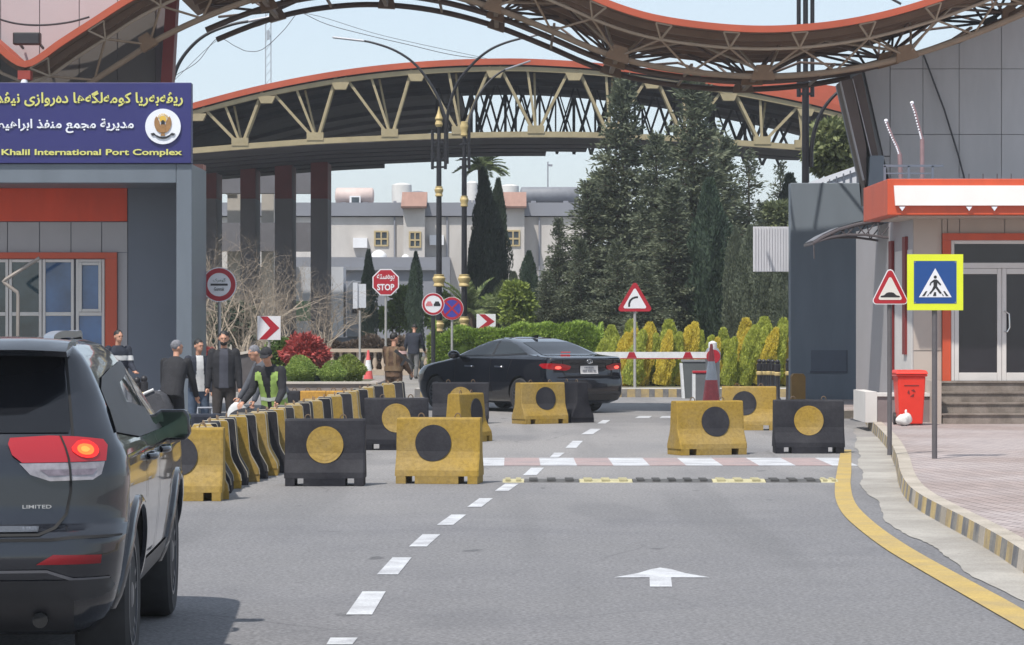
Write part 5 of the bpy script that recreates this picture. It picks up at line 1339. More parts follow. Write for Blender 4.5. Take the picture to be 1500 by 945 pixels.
# garden walls, balustrade, planter
M_cap = mat('wall_cap', srgb(196,188,178), .8, var=.1, scale=2); M_dwall = mat('dark_stone', srgb(92,88,90), .85, var=.18, scale=2, bump=.4)
dw = thing('garden_wall', 'dark ramped garden wall with pale coping behind the pedestrians', 'wall')
mb = MB(); Y = 80
mb.prism([(xat(295,Y),0),(xat(424,Y),0),(xat(424,Y),zat(511,Y)),(xat(405,Y),zat(511,Y)),(xat(345,Y),zat(521,Y)),(xat(295,Y),zat(524,Y))], front(Y), -.35, 0); mb.build('wall_body', M_dwall, dw)
mb = MB(); mb.prism([(xat(293,Y),zat(523.8,Y)),(xat(345,Y),zat(520.8,Y)),(xat(405,Y),zat(510.8,Y)),(xat(425,Y),zat(510.8,Y)),(xat(425,Y),zat(507,Y)),(xat(405,Y),zat(507,Y)),(xat(345,Y),zat(517,Y)),(xat(293,Y),zat(520,Y))], front(Y), -.4, .05); mb.build('coping', M_cap, dw)
pw = thing('planter', 'low stone planter holding clipped round bushes behind the barrier line', 'planter')
mb = MB(); Y = 73.5; mb.box(xat(405,Y), xat(551,Y), Y, Y+.3, 0, zat(562.5,Y)); mb.box(xat(551,Y)-.3, xat(551,Y), Y+.302, Y+7, 0, zat(562.5,Y)); mb.build('wall_body', mat('planter_stone', srgb(140,130,124), .85, var=.16, scale=2.5, bump=.3), pw)
mb = MB(); mb.box(xat(403,Y), xat(553,Y), Y-.05, Y+.36, zat(562.5,Y)+.002, zat(559.5,Y)); mb.build('coping', M_cap, pw)
mb = MB(); mb.box(xat(405,Y), xat(551,Y)-.31, Y+.31, Y+7, 0, zat(563,Y)); mb.build('soil_fill', M_soil, pw)
bl = thing('balustrade', 'pale stone balustrade of turned balusters behind the round bushes', 'balustrade')
Y = 106.; M_bal = mat('balustrade_stone', srgb(176,160,142), .85, var=.12, scale=2)
zt_, zb_ = zat(511,Y), zat(546,Y); zb_ = max(zb_, .05); xa, xb = xat(455,Y), xat(643,Y)
mb = MB(); mb.box(xa,xb,Y,Y+.3,zt_-.12,zt_); mb.build('top_rail', M_bal, bl)
mb = MB(); mb.box(xa,xb,Y-.05,Y+.35,0,.2); mb.build('base_rail', M_bal, bl)
n = int((xb-xa)/.29); h = zt_-.12-.2
for k in range(n):
    mb = MB(); mb.lathe([(.07,.2),(.05,.2+h*.12),(.1,.2+h*.38),(.055,.2+h*.7),(.05,.2+h*.85),(.075,.2+h)], (xa+(k+.5)*(xb-xa)/n, Y+.15, 0), 10); mb.build('baluster', M_bal, bl, smooth=60)
o = MB(); o.box(xat(600,96),xat(660,96)+.2,94,99,.0,.01); 

# ================================================================== VEGETATION
def leafmat(name, c1, c2, c3=None, sc=1.3, trans=.25):
    m = bpy.data.materials.new(name); m.use_nodes = True; t = m.node_tree; b = t.nodes['Principled BSDF']; b.inputs['Roughness'].default_value = .65; b.inputs['Specular IOR Level'].default_value = .25
    tc = t.nodes.new('ShaderNodeTexCoord'); oi = t.nodes.new('ShaderNodeObjectInfo')
    n = t.nodes.new('ShaderNodeTexNoise'); n.inputs['Scale'].default_value = sc; n.inputs['Detail'].default_value = 4; t.links.new(tc.outputs['Object'], n.inputs[0])
    ge = t.nodes.new('ShaderNodeNewGeometry')
    ad = t.nodes.new('ShaderNodeMath'); ad.operation = 'ADD'; mlt = t.nodes.new('ShaderNodeMath'); mlt.operation = 'MULTIPLY'; mlt.inputs[1].default_value = .35
    t.links.new(ge.outputs['Random Per Island'], mlt.inputs[0]); t.links.new(n.outputs[0], ad.inputs[0]); t.links.new(mlt.outputs[0], ad.inputs[1])
    r = t.nodes.new('ShaderNodeValToRGB'); r.color_ramp.elements[0].position = .45; r.color_ramp.elements[1].position = .85
    r.color_ramp.elements[0].color = (*c1,1); r.color_ramp.elements[1].color = (*c2,1)
    if c3: e = r.color_ramp.elements.new(.97); e.color = (*c3,1)
    t.links.new(ad.outputs[0], r.inputs[0]); t.links.new(r.outputs[0], b.inputs['Base Color'])
    tr = t.nodes.new('ShaderNodeBsdfTranslucent'); t.links.new(r.outputs[0], tr.inputs[0])
    mx = t.nodes.new('ShaderNodeMixShader'); mx.inputs[0].default_value = trans
    t.links.new(b.outputs[0], mx.inputs[1]); t.links.new(tr.outputs[0], mx.inputs[2]); t.links.new(mx.outputs[0], t.nodes['Material Output'].inputs[0])
    return m
M_con = leafmat('needles_dark', (.074,.092,.060), (.165,.185,.118), sc=.8); M_con2 = leafmat('needles_greygreen', (.088,.110,.074), (.175,.20,.135), sc=.8); M_cyp = leafmat('cypress_green', (0.040,0.068,0.047), (0.081,0.117,0.072), sc=1.2)
M_pine = leafmat('pine_light', (0.130,0.156,0.078), (0.247,0.273,0.143), sc=.9); M_thg = leafmat('thuja_yellowgreen', (.28,.33,.06), (.58,.62,.13), (.36,.34,.08), sc=2.4); M_thy = leafmat('thuja_golden', (.50,.42,.07), (.80,.66,.11), sc=2.4)
M_hedge = leafmat('hedge_green', (.19,.28,.05), (.36,.48,.09), sc=1.6); M_box = leafmat('boxwood', (.17,.25,.07), (.34,.44,.11), sc=3); M_redl = leafmat('red_leaves', (0.269,0.059,0.050), (0.571,0.118,0.109), (.5,.2,.18), sc=3); M_twig = mat('bare_twigs', srgb(136,124,110), .85, var=.25, scale=1.5)
M_bark = mat('bark', srgb(92,78,66), .9, var=.25, scale=3, bump=.5); M_barkp = mat('bark_pale', srgb(172,158,140), .9, var=.2, scale=3)
M_palm = leafmat('palm_green', (0.105,0.150,0.060), (0.240,0.285,0.120), sc=1.5); M_bush = leafmat('bush_green', (0.078,0.130,0.033), (0.195,0.273,0.065), (.26,.32,.07), sc=1.6); M_bright = leafmat('bush_bright', (.15,.2,.04), (.28,.34,.08), sc=1.6); M_willow = leafmat('willow', (0.117,0.143,0.058), (0.260,0.286,0.130), sc=1.2); M_oliv = leafmat('hedge_brown', (.12,.09,.07), (.2,.15,.11), sc=2)

def leafq(mb, p, d, ln, wd, rnd):
    """one pointed leaf / needle tuft: a bent quad"""
    d = d.normalized(); u = Vector((rnd.uniform(-1,1), rnd.uniform(-1,1), rnd.uniform(-1,1))); s_ = d.cross(u)
    if s_.length < .05: s_ = d.cross(Vector((0,0,1.01)))
    s_ = s_.normalized()*wd/2; a = p + d*ln*.45; b = p + d*ln
    o = len(mb.v); mb.v += [tuple(p), tuple(a+s_), tuple(b), tuple(a-s_)]; mb.f.append((o,o+1,o+2,o+3)); mb.m.append(0)
def rvec(rnd):
    while True:
        v = Vector((rnd.uniform(-1,1), rnd.uniform(-1,1), rnd.uniform(-1,1)))
        if .05 < v.length < 1: return v.normalized()
def conifer_mesh(seed, H, R0, n_br, lean=.35, droop=-.25, leaf=.34, density=1.0, power=.8, bare=.06, gap=0.):
    """tiers of side branches carrying needle tufts; returns foliage, trunk"""
    rnd = random.Random(seed); fo = MB(); tr = MB()
    tr.tube([(0,0,0),(0.02*H*.1,0,H*.5),(0,0,H*.98)], [.018*H,.011*H,.01], 8)
    for i in range(n_br):
        t = bare + (1-bare)*((i+rnd.random())/n_br)**.9; z = t*H
        if rnd.random() < gap: continue
        L = R0*((1-t)**power)*rnd.uniform(.62,1.18) + .12
        az = rnd.uniform(0, 2*math.pi); d = Vector((math.cos(az), math.sin(az), lean*rnd.uniform(.4,1.4)+(.5 if t > .85 else 0)))
        d.normalize(); P0 = Vector((0,0,z)); tip = None
        ns = max(3, int(L/.22)); 
        tr.tube([P0, P0+d*L*.5+Vector((0,0,droop*.1*L)), P0+d*L*.92+Vector((0,0,droop*L*.5))], [.02+.012*L,.012+.006*L,.006], 4, cap=False)
        for k in range(ns):
            f = (k+.5)/ns
            if f < .12: continue
            c = P0 + d*L*f + Vector((0,0,droop*L*f*f*.6))
            w_ = L*.26*(1.15-f) + .12
            for q in range(max(2, int(4.5*density*(w_/.3)))):
                off_ = Vector((rnd.gauss(0,w_*.7), rnd.gauss(0,w_*.7), rnd.gauss(0,w_*.32)))
                dr = (d*1.1 + rvec(rnd)*.75 + Vector((0,0,-.15)))
                leafq(fo, c+off_, dr, leaf*rnd.uniform(.6,1.3), leaf*.36*rnd.uniform(.7,1.3), rnd)
    return fo, tr
def column_mesh(seed, H, R0, n, prof, leaf=.2, up=1.2, core=True, lump=.16, lf=5.):
    """upright shrub: foliage spread through the outer part of a lumpy body of revolution"""
    rnd = random.Random(seed); fo = MB(); tr = MB(); ph = [rnd.uniform(0,6.28) for _ in range(6)]
    def rad(t, a): 
        return R0*prof(t)*(1+lump*math.sin(3*a+ph[0]+lf*t)+lump*.8*math.sin(5*a+ph[1]-lf*1.7*t)+lump*.6*math.sin(2*a+ph[2]+lf*3.1*t))
    if core:
        vs = []; fs = []; m_, k_ = 9, 12
        for i in range(m_+1):
            t = .02+.93*i/m_
            for j in range(k_): a = 2*math.pi*j/k_; r = rad(t,a)*.72; vs.append((r*math.cos(a), r*math.sin(a), t*H))
        for i in range(m_):
            for j in range(k_): fs.append((i*k_+j, i*k_+(j+1)%k_, (i+1)*k_+(j+1)%k_, (i+1)*k_+j))
        fs.append(tuple(m_*k_+j for j in range(k_))); fo.add(vs, fs)
    for _ in range(n):
        t = rnd.random()**.9*.98+.01; a = rnd.uniform(0,6.283); r = rad(t,a)*(1-.32*rnd.random()**1.6)
        p = Vector((r*math.cos(a), r*math.sin(a), t*H)); d = Vector((math.cos(a)*.6, math.sin(a)*.6, up)) + rvec(rnd)*.7
        leafq(fo, p, d, leaf*rnd.uniform(.6,1.4), leaf*.45*rnd.uniform(.7,1.3), rnd)
    tr.tube([(0,0,0),(0,0,H*.5)], [.035*H*.5+.02,.02], 7)
    return fo, tr
class Plant:
    def __init__(s, name, cat, fo, tr, mleaf, mbark=M_bark, parts=('crown','trunk')):
        s.name, s.cat = name, cat; s.fo = fo.build(parts[0], mleaf); s.tr = tr.build(parts[1], mbark, smooth=60) if tr else None; s.first = True
    def put(s, label, loc, rz=0, sc=1, group=None, mleaf=None):
        r = thing(s.name, label, s.cat, loc, rz, group); r.scale = sc if isinstance(sc, tuple) else (sc,sc,sc)
        for o in (s.fo, s.tr):
            if o is None: continue
            c = o if s.first else o.copy()
            if not s.first: COL.objects.link(c)
            c.parent = r
            if mleaf and o is s.fo: c.data = c.data.copy(); c.data.materials[0] = mleaf
        s.first = False
        return r
def bed(Y): return .17 if Y > 76.2 else .0
# --- big conifers (unit trees 10 m high, scaled)
C1 = Plant('conifer_tree','tree', *conifer_mesh(1, 10, 2.3, 230, .30, -.3, .23, 3.4, .72), M_con)
C2 = Plant('conifer_tree','tree', *conifer_mesh(2, 10, 3.0, 180, .22, -.2, .24, 3.0, .85), M_con2)
C3 = Plant('conifer_tree','tree', *conifer_mesh(3, 10, 2.2, 115, .25, -.35, .22, 2.8, .8, gap=.1), M_con)
def tree(P, label, px, pyt, Y, sx=1., rz=0., mleaf=None, group='conifers behind the hedge'):
    zb = bed(Y) if px > 640 else 0.; h = zat(pyt,Y)-zb; k = h/10
    return P.put(label, (xat(px,Y),Y,zb), rz, (k*sx,k*sx,k), group, mleaf)
tree(C1, 'tallest dark conifer with its top left of the arch middle trees, narrow spire', 912, 118, 101, .92, 0)
tree(C1, 'broad tall conifer rising into the arch lattice, right of the narrow spire', 1014, 116, 99, 1.12, 1.9)
tree(C1, 'conifer between the two tallest spires, its top below the truss chord', 962, 200, 97, 1.0, 3.6)
tree(C2, 'wide dark pine with branches reaching left over the pale house', 862, 268, 100, 1.25, .7, M_con)
tree(C3, 'open gappy conifer right of the broad tall one, sky through it', 1097, 222, 104, 1.15, 2.3)
tree(C3, 'far slender spruce just left of the black mast', 1143, 234, 135, .8, .4)
tree(C2, 'small dark conifer left of the wide pine, before the house wall', 818, 322, 99, .8, 4.2, M_con)
tree(C2, 'grey-green young pine below the spire trees', 850, 352, 94, 1.15, 5.1)
tree(C2, 'pale grey-green pine bough mass left of the bend sign', 905, 352, 92, 1.2, 2.0)
tree(C2, 'low grey-green conifer at the left of the grove behind the bright shrub', 800, 400, 94, 1.3, 1.0)
tree(C1, 'dark conifer filling the grove right of the bend sign', 985, 268, 95, 1.25, 5.0)
tree(C2, 'lowest grey-green conifer behind the bend sign', 945, 388, 90, 1.5, 3.1)
tree(C1, 'slim dark conifer filling the grove just left of the open gappy one', 1062, 205, 103, 1.05, 4.4)
tree(C1, 'dark conifer in the back of the grove behind the bend sign, right side', 1120, 300, 106, 1.4, 3.3)
tree(C2, 'dark bushy conifer in the middle of the grove under the spires', 935, 300, 106, 1.1, .3, M_con)
tree(C2, 'broad dark conifer at the back of the grove above the golden shrubs', 1035, 330, 107, 1.2, 5.6, M_con)
CY = Plant('cypress_tree','tree', *column_mesh(5, 10, 1.15, 12000, lambda t: (math.sin(math.pi*min(1,.12+t*.62))**.9)*(1-t**5)*.95+.05, .2, 1.6, True, .18, 7.), M_cyp)
def cyp(label, px, pyt, Y, sx, rz, mleaf=None, group='cypresses in the grove', zb=None):
    zb = (bed(Y) if px > 640 else 0.) if zb is None else zb; k = (zat(pyt,Y)-zb)/10; return CY.put(label, (xat(px,Y),Y,zb), rz, (k*sx,k*sx,k), group, mleaf)
cyp('dark column cypress in front of the broad tall conifer', 1040, 262, 94, .95, 0)
cyp('soft grey-green cypress at right of the grove, taller of three', 1100, 330, 92, .9, 1., M_con2)
cyp('soft grey-green cypress right of the taller one, near the ribbed board', 1078, 335, 93, .8, 2., M_con2)
cyp('soft grey-green cypress half behind the ribbed board', 1128, 345, 91, 1.1, 3., M_con2)
cyp('rounded grey-green cypress against the grey wall edge', 1152, 372, 90, 1.1, 3.8, M_con2)
cyp('dark leaning cypress beside the second tiled turret, taller of the pair', 709, 246, 125, .62, .5)
cyp('dark cypress right of the taller turret cypress', 730, 262, 126, .55, 1.7)
cyp('small dark cypress between the lamp posts and the turret', 694, 338, 124, .55, 2.4)
cyp('thin dark cypress left of the STOP sign', 540, 366, 112, .62, .2, zb=0)
cyp('thin dark cypress between the STOP sign and the lamp post', 609, 369, 110, .6, 1.1, zb=0)
cyp('small upright cypress before the pale house wall', 775, 368, 105, .85, 1.9)
cyp('small dark cypress left of the wide pine', 752, 398, 105, 1.0, 2.9, M_con2)
cyp('far dark cypress at the edge of the black mast', 1157, 255, 120, .9, .9)
# --- golden and green thuja row
TH = [Plant('thuja_shrub','shrub', *column_mesh(20+i, 2., .44, 5200, lambda t: (1-t)**.5*(.7+.3*min(1,t*4)), .09, 1.9, True, .17, 6.), M_thg) for i in range(3)]
xs_th = [872,886,899,911,922,934,946,957,968,979,990,1001,1012,1024,1037,1050,1064,1076,1088,1100,1112,1124,1136,1148,1160]
tops_th = [497,492,486,480,482,478,488,482,484,486,476,472,484,490,494,497,494,480,476,474,478,474,477,480,474]
gold = {2:'golden',3:'golden',10:'golden',11:'golden'}
o_ = ['first','second','third','fourth','fifth','sixth','seventh','eighth','ninth','tenth','eleventh','twelfth','thirteenth','fourteenth','fifteenth','sixteenth','seventeenth','eighteenth','nineteenth','twentieth','twenty-first','twenty-second','twenty-third','twenty-fourth','twenty-fifth']
rnd = random.Random(9)
for i, (px, pt) in enumerate(zip(xs_th, tops_th)):
    Y = 79.2+rnd.uniform(-.5,.7); zb = .17; k = (zat(pt,Y)-zb)/2
    TH[i%3].put(f"{'golden' if i in gold else 'yellow-green'} feathery thuja, {o_[i]} from the left of the row behind the boom", (xat(px,Y),Y,zb), rnd.uniform(0,6), (k*rnd.uniform(.8,.95),k*rnd.uniform(.8,.95),k), 'thuja row behind the boom gate', M_thy if i in gold else None).rotation_euler = (rnd.uniform(-.05,.05), R(13+rnd.uniform(-4,4)), 0)
for i, (px, pt) in enumerate([(895,478),(925,470),(952,474),(980,470),(1060,482),(1092,468),(1120,466),(1148,468)]):
    Y = 81.2; k = (zat(pt,Y)-.17)/2; TH[i%3].put(f"yellow-green thuja of the back rank behind the row, {o_[i]} from the left", (xat(px,Y),Y,.17), rnd.uniform(0,6), (k*1.1,k,k), 'back rank of thujas')
# --- clipped hedge
def hedge_mesh(seed, x0, x1, y0, y1, topf, n, leaf=.12):
    rnd = random.Random(seed); fo = MB()
    N = 24
    X = [x0+(x1-x0)*i/N for i in range(N+1)]
    ring = lambda x: [(y0+.12,.02),(y0+.1,topf(x)*.7),(y0+.35,topf(x)-.14),(y1-.35,topf(x)-.14),(y1-.1,topf(x)*.7),(y1-.12,.02)]
    vs = [(x,*p) for x in X for p in ring(x)]; fs = []
    for i in range(N):
        for k in range(5): fs.append((i*6+k,(i+1)*6+k,(i+1)*6+k+1,i*6+k+1))
    fs += [tuple(range(6)), tuple(N*6+k for k in range(5,-1,-1))]
    fo.add(vs, fs)
    for _ in range(n):
        x = rnd.uniform(x0,x1); h = topf(x); q = rnd.random()
        bx = .06*math.sin(x*3.1)+.05*math.sin(x*7.3)
        if q < .5: p = Vector((x, y0+.06+bx*.8+rnd.random()**2*.15+max(0,0)*0, rnd.uniform(.05,h-.05))); p.y += max(0,(p.z-(h-.3)))*.7; d = Vector((0,-1,.7))
        else: p = Vector((x, rnd.uniform(y0+.2,y1-.1), h-.06+bx-rnd.random()*.12)); d = Vector((0,-.3,1))
        if rnd.random() < .06: p.x = rnd.choice((x0+.02,x1-.02)); d = Vector((1 if p.x>x0+.1 else -1,0,.5))
        leafq(fo, p, d+rvec(rnd)*.9, leaf*rnd.uniform(.6,1.4), leaf*.5, rnd)
    return fo
Y = 86.
tf = lambda x: interp([(xat(635,Y),zat(490,Y)-.1),(xat(660,Y),zat(484,Y)),(xat(760,Y),zat(478,Y)),(xat(845,Y),zat(472,Y)),(xat(868,Y),zat(476,Y)),(xat(880,Y),zat(488,Y))], x)
fo = hedge_mesh(31, xat(636,Y), xat(880,Y), Y, Y+2.2, tf, 26000); o = fo.build('clipped_hedge', M_hedge); tag(o, 'long bright green clipped hedge behind the black sedan', 'hedge')
Y = 90.; xs0, xs1 = xat(628,Y), xat(668,Y)
fo = hedge_mesh(32, xs0, xs1, Y, Y+1.8, lambda x: zat(492,Y)+.05*math.sin(x*5), 6000); o = fo.build('leafy_hedge', M_bright); tag(o, 'looser light green hedge end beside the balustrade and lamp posts', 'hedge')
Y = 108.
fo = hedge_mesh(33, xat(452,Y), xat(590,Y), Y, Y+1.2, lambda x: zat(499,Y)+.12*math.sin(x*2.3)+.08*math.sin(x*5.7), 9000, .16); o = fo.build('reddish_hedge', M_oliv); tag(o, 'reddish brown leafy hedge showing over the balustrade', 'hedge')
# --- round bushes
def ball_mesh(seed, r, n, leaf, zs=.85, core=.8, jag=.1):
    rnd = random.Random(seed); fo = MB(); 
    if core: fo.ball((0,0,r*zs*.9), (r*core, r*core, r*core*zs), 14)
    ph = [rnd.uniform(0,6) for _ in range(4)]
    for _ in range(n):
        v = rvec(rnd)
        if v.z < -.75: continue
        rr = r*(1-.22*rnd.random()**2)*(1+jag*math.sin(5*v.x+ph[0])*math.sin(5*v.y+ph[1])+jag*math.sin(7*v.z+ph[2]))
        p = Vector((v.x*rr, v.y*rr, v.z*rr*zs+r*zs*.9)); leafq(fo, p, v+rvec(rnd)*.8, leaf*rnd.uniform(.6,1.4), leaf*.5, rnd)
    return fo
def stem(h, r=.05): 
    t = MB(); t.tube([(0,0,0),(0,0,h)], [r,r*.7], 8); return t
BX = Plant('boxwood_bush','bush', ball_mesh(41, .5, 4200, .07), stem(.4), M_box, parts=('foliage','stem'))
for lab, px, pyc, rp, Y in [('round clipped bush on the planter, leftmost of three, below the red shrub',440,549,23,75.2),('round clipped bush on the planter, middle and smallest of three',487,548,19,75.),('round clipped bush on the planter, right and brightest of three',511,546,23,76.2)]:
    r = rp/FPX*Y; BX.put(lab, (xat(px,Y),Y,.32), px, r/.5, 'clipped bushes on the planter', M_bright if px > 500 else None)
RS = Plant('red_shrub','shrub', ball_mesh(42, .5, 2600, .15, .8, .7, .16), stem(.9,.04), M_redl, parts=('foliage','stem'))
r_ = RS.put('round shrub with dark leaves and red young foliage above the planter', (xat(447,77.5),77.5,.66), 0, .98)
RS.put('red-leaved shrub behind the bearded man beside the customs sign', (xat(303,77),77,.5), 2., .75)
# red lower half is dark green in the photo: a second, lower clump
fo = ball_mesh(43, .42, 1800, .12, .7, .85, .1); o = fo.build('dark_underbush', M_cyp, loc=(xat(447,77.7),77.7,.36)); tag(o, 'dark green bush right under the red young foliage on the planter', 'bush')
def bushy(label, px, pyt, pyb, Y, wpx, seed, m_, leaf=.16, n=3200, zb=None, core=.72):
    zt_ = zat(pyt,Y); zb_ = zat(pyb,Y) if zb is None else zb; r = wpx/2/FPX*Y; zs = (zt_-zb_)/(2*r)
    rnd = random.Random(seed); lobes = MB()
    fo = MB()
    for k in range(7):
        c = Vector((rnd.uniform(-.5,.5)*r, rnd.uniform(-.4,.4)*r, rnd.uniform(.25,.78)*(zt_-zb_))); rr = r*rnd.uniform(.38,.58)
        b = ball_mesh(seed*10+k, rr, n//7, leaf, min(1.3,zs), core, .18)
        fo.add([(x+c.x,y+c.y,z+c.z-rr*zs*.7) for x,y,z in b.v], b.f)
    rt_ = thing('leafy_bush', label, 'bush', (xat(px,Y),Y,max(0,zb_)))
    fo.build('foliage', m_, rt_); tr = MB(); 
    for k in range(3): tr.tube([(0,0,-max(0,zb_)),(rnd.uniform(-.3,.3)*r,rnd.uniform(-.2,.2)*r,(zt_-zb_)*.5)], [.05,.02], 6)
    tr.build('stem', M_bark, rt_)
bushy('bright yellow-green rounded bush at the hedge before the grove', 756, 418, 485, 92, 52, 51, M_bright, .15, 3600)
bushy('sunlit leafy bush between the STOP sign and the thin cypress', 580, 425, 500, 114, 62, 52, M_bush, .2, 3200)
bushy('dark leafy bush around the right lamp post foot', 640, 428, 495, 112, 52, 53, M_bush, .2, 2600)
bushy('dense leafy bush right of the palm fronds', 720, 440, 492, 108, 60, 54, M_bush, .2, 2600)
bushy('shadowy green bush behind the customs sign pole', 345, 440, 520, 90, 70, 55, M_cyp, .2, 1800)
bushy('low green bush below the chevron sign behind the dark wall', 410, 500, 545, 79.2, 60, 57, M_bush, .12, 2600)
bushy('small round olive bush left of the hedge end', 690, 452, 500, 106, 46, 58, M_willow, .18, 1800)
bushy('pale olive tree crown beside the ribbed board top', 1140, 292, 372, 98, 48, 59, M_pine, .2, 2600)
bushy('pale airy tree crown behind the narrow spire at left', 884, 250, 345, 106, 60, 60, M_pine, .24, 2200, core=.3)
bushy('willow-like green tree between the mast and the brown fins', 1222, 172, 268, 82, 86, 56, M_willow, .22, 6500, core=.55)
# --- palms
def palm(label, px, pyt, Y, trunk_h, fr_len, n, seed, zb=0.):
    rnd = random.Random(seed); r = thing('palm_tree', label, 'palm', (xat(px,Y),Y,zb)); mb = MB()
    mb.tube([(0,0,0),(.1,0,trunk_h*.5),(0,0,trunk_h)], [.22,.18,.2], 10); mb.build('trunk', M_bark, r, smooth=60)
    fo = MB()
    for i in range(n):
        az = rnd.uniform(0,6.283); el = rnd.uniform(.05,1.25); L = fr_len*rnd.uniform(.75,1.1)
        d0 = Vector((math.cos(az)*math.cos(el), math.sin(az)*math.cos(el), math.sin(el))); P = [Vector((0,0,trunk_h))]; d = d0.copy()
        for k in range(7): P.append(P[-1]+d*L/7); d = (d+Vector((0,0,-.17))).normalized()
        fo.tube(P, [.03-.003*k for k in range(8)], 4, cap=False)
        for k in range(1,8):
            t_ = (P[k]-P[k-1]).normalized(); s_ = t_.cross(Vector((0,0,1))).normalized()
            for j in range(5):
                c = P[k-1].lerp(P[k], j/5); ll = L*.22*(1.1-abs(k/7-.5))
                for sg_ in (-1,1): leafq(fo, c, s_*sg_+t_*.7+Vector((0,0,.25))+rvec(rnd)*.12, ll, .055, rnd)
    fo.build('fronds', M_palm, r)
palm('low palm with spiky fronds between the two central lamp posts', 688, 445, 103, 2.0, 1.6, 26, 61, .17)
palm('second low palm at right of the central lamp posts', 722, 440, 105, 2.0, 1.4, 20, 62, .17)
palm('tall palm crown showing under the arch behind the right lamp post', 706, 240, 140, 9.0, 1.4, 34, 63)
# --- bare winter trees
def bare_mesh(seed, H, spread, n_main, depth=4):
    rnd = random.Random(seed); tr = MB(); tw = MB()
    def grow(p, d, L, r, k):
        q = p; pts = [p]; dd = d.copy()
        for _ in range(3): dd = (dd+rvec(rnd)*.24+Vector((0,0,.03))).normalized(); q = q+dd*L/3; pts.append(q)
        (tr if k < 2 else tw).tube(pts, [r, r*.85, r*.7, r*.55], 5 if k < 2 else 3, cap=False)
        if k >= depth: return
        for _ in range(rnd.choice((2,3,3)) if k < depth-1 else 4):
            i = rnd.choice((1,2,3,3)); nd = (dd*1.0+rvec(rnd)*.8+Vector((0,0,.08))).normalized()
            grow(pts[i], nd, L*rnd.uniform(.55,.8), r*.55, k+1)
    for _ in range(n_main):
        az = rnd.uniform(0,6.283); d = Vector((math.cos(az)*spread, math.sin(az)*spread, 1)).normalized()
        grow(Vector((rnd.uniform(-.2,.2),rnd.uniform(-.2,.2),0)), d, H*.36, .0085*H, 0)
    return tw, tr
BT = [Plant('bare_tree','tree', *bare_mesh(71+i, 5., .5, 5, 5), M_twig, M_barkp, ('twigs','trunk')) for i in range(2)]
for i, (lab, px, pt, Y, sx) in enumerate([('leafless twiggy tree just right of the grey portal pier',305,300,86,1.),('leafless twiggy tree behind the round customs sign',345,292,89,1.05),('leafless twiggy tree in front of the middle piers',385,318,92,1.),('leafless pale tree in front of the white lorry',432,338,95,1.05),('low leafless tree at the right end of the bare group',464,370,97,.9),('short leafless tree below the customs sign, in front of the lorry',362,380,84,1.1)]):
    h = zat(pt,Y)/5.2; BT[i%2].put(lab, (xat(px,Y),Y,0), i*1.3, (h*sx,h*sx,h), 'leafless trees before the lorry')
# far mass of greenery closing the view
rnd = random.Random(99); mb = MB()
for k in range(90):
    x = -70+k*1.9+rnd.uniform(-1,1); Y = 215+rnd.uniform(-6,6); h = rnd.uniform(3.5,7.5); b = ball_mesh(200+k, rnd.uniform(2.2,3.4), 160, .7, h/5., .85, .2)
    mb.add([(a+x,c_+Y,z) for a,c_,z in b.v], b.f)
o = mb.build('far_treeline', M_con2); tag(o, kind='stuff', label='hazy far line of trees closing the view behind the house', cat='trees')
# ================================================================== CARS
def car_body(slices, nR=9, nC=7, nS=44, nF=7):
    """stack of plan outlines, bottom to top: (z, rear_y, front_y, half_width, rear_corner, front_corner, rear_bow)"""
    rings = []
    for z, ry, fy, w_, rc, fc, bow in slices:
        P = []
        for i in range(nR):                       # rear edge, centre to corner
            t = i/nR; x = t*(w_-rc); P.append((x, ry + bow*(t*(w_-rc)/w_)**2))
        yb = ry + bow*((w_-rc)/w_)**2
        for i in range(nC):
            a = R(-90 + 90*i/nC); P.append((w_-rc+rc*math.cos(a), yb+rc+rc*math.sin(a)))
        for i in range(nS):
            t = i/nS; y = yb+rc + t*(fy-fc-yb-rc)
            bl = 1-.018*((2*t-1)**2)
            P.append((w_*bl if 0 < t else w_*bl, y))
        for i in range(nC):
            a = R(90*i/nC); P.append((w_*.982-fc+fc*math.cos(a), fy-fc+fc*math.sin(a)))
        for i in range(nF+1):
            t = 1-i/nF; x = t*(w_*.982-fc); P.append((x, fy))
        full = P + [(-x, y) for x, y in P[-2:0:-1]]
        rings.append([(x, y, z) for x, y in full])
    n = len(rings[0]); mb = MB(); vs = [p for r_ in rings for p in r_]; fs = []
    for i in range(len(rings)-1):
        for k in range(n): fs.append((i*n+k, i*n+(k+1)%n, (i+1)*n+(k+1)%n, (i+1)*n+k))
    fs.append(tuple(range(n))[::-1]); fs.append(tuple((len(rings)-1)*n+k for k in range(n)))
    mb.add(vs, fs)
    return mb
def smooth_slices(keys, n_sub=3):
    out = []
    zs = [(i, k[0]) for i, k in enumerate(keys)]
    for i in range((len(keys)-1)*n_sub+1):
        u_ = i/n_sub; j = min(int(u_), len(keys)-2); t = u_-j
        out.append(tuple(keys[j][c]+(keys[j+1][c]-keys[j][c])*t for c in range(7)))
    return out
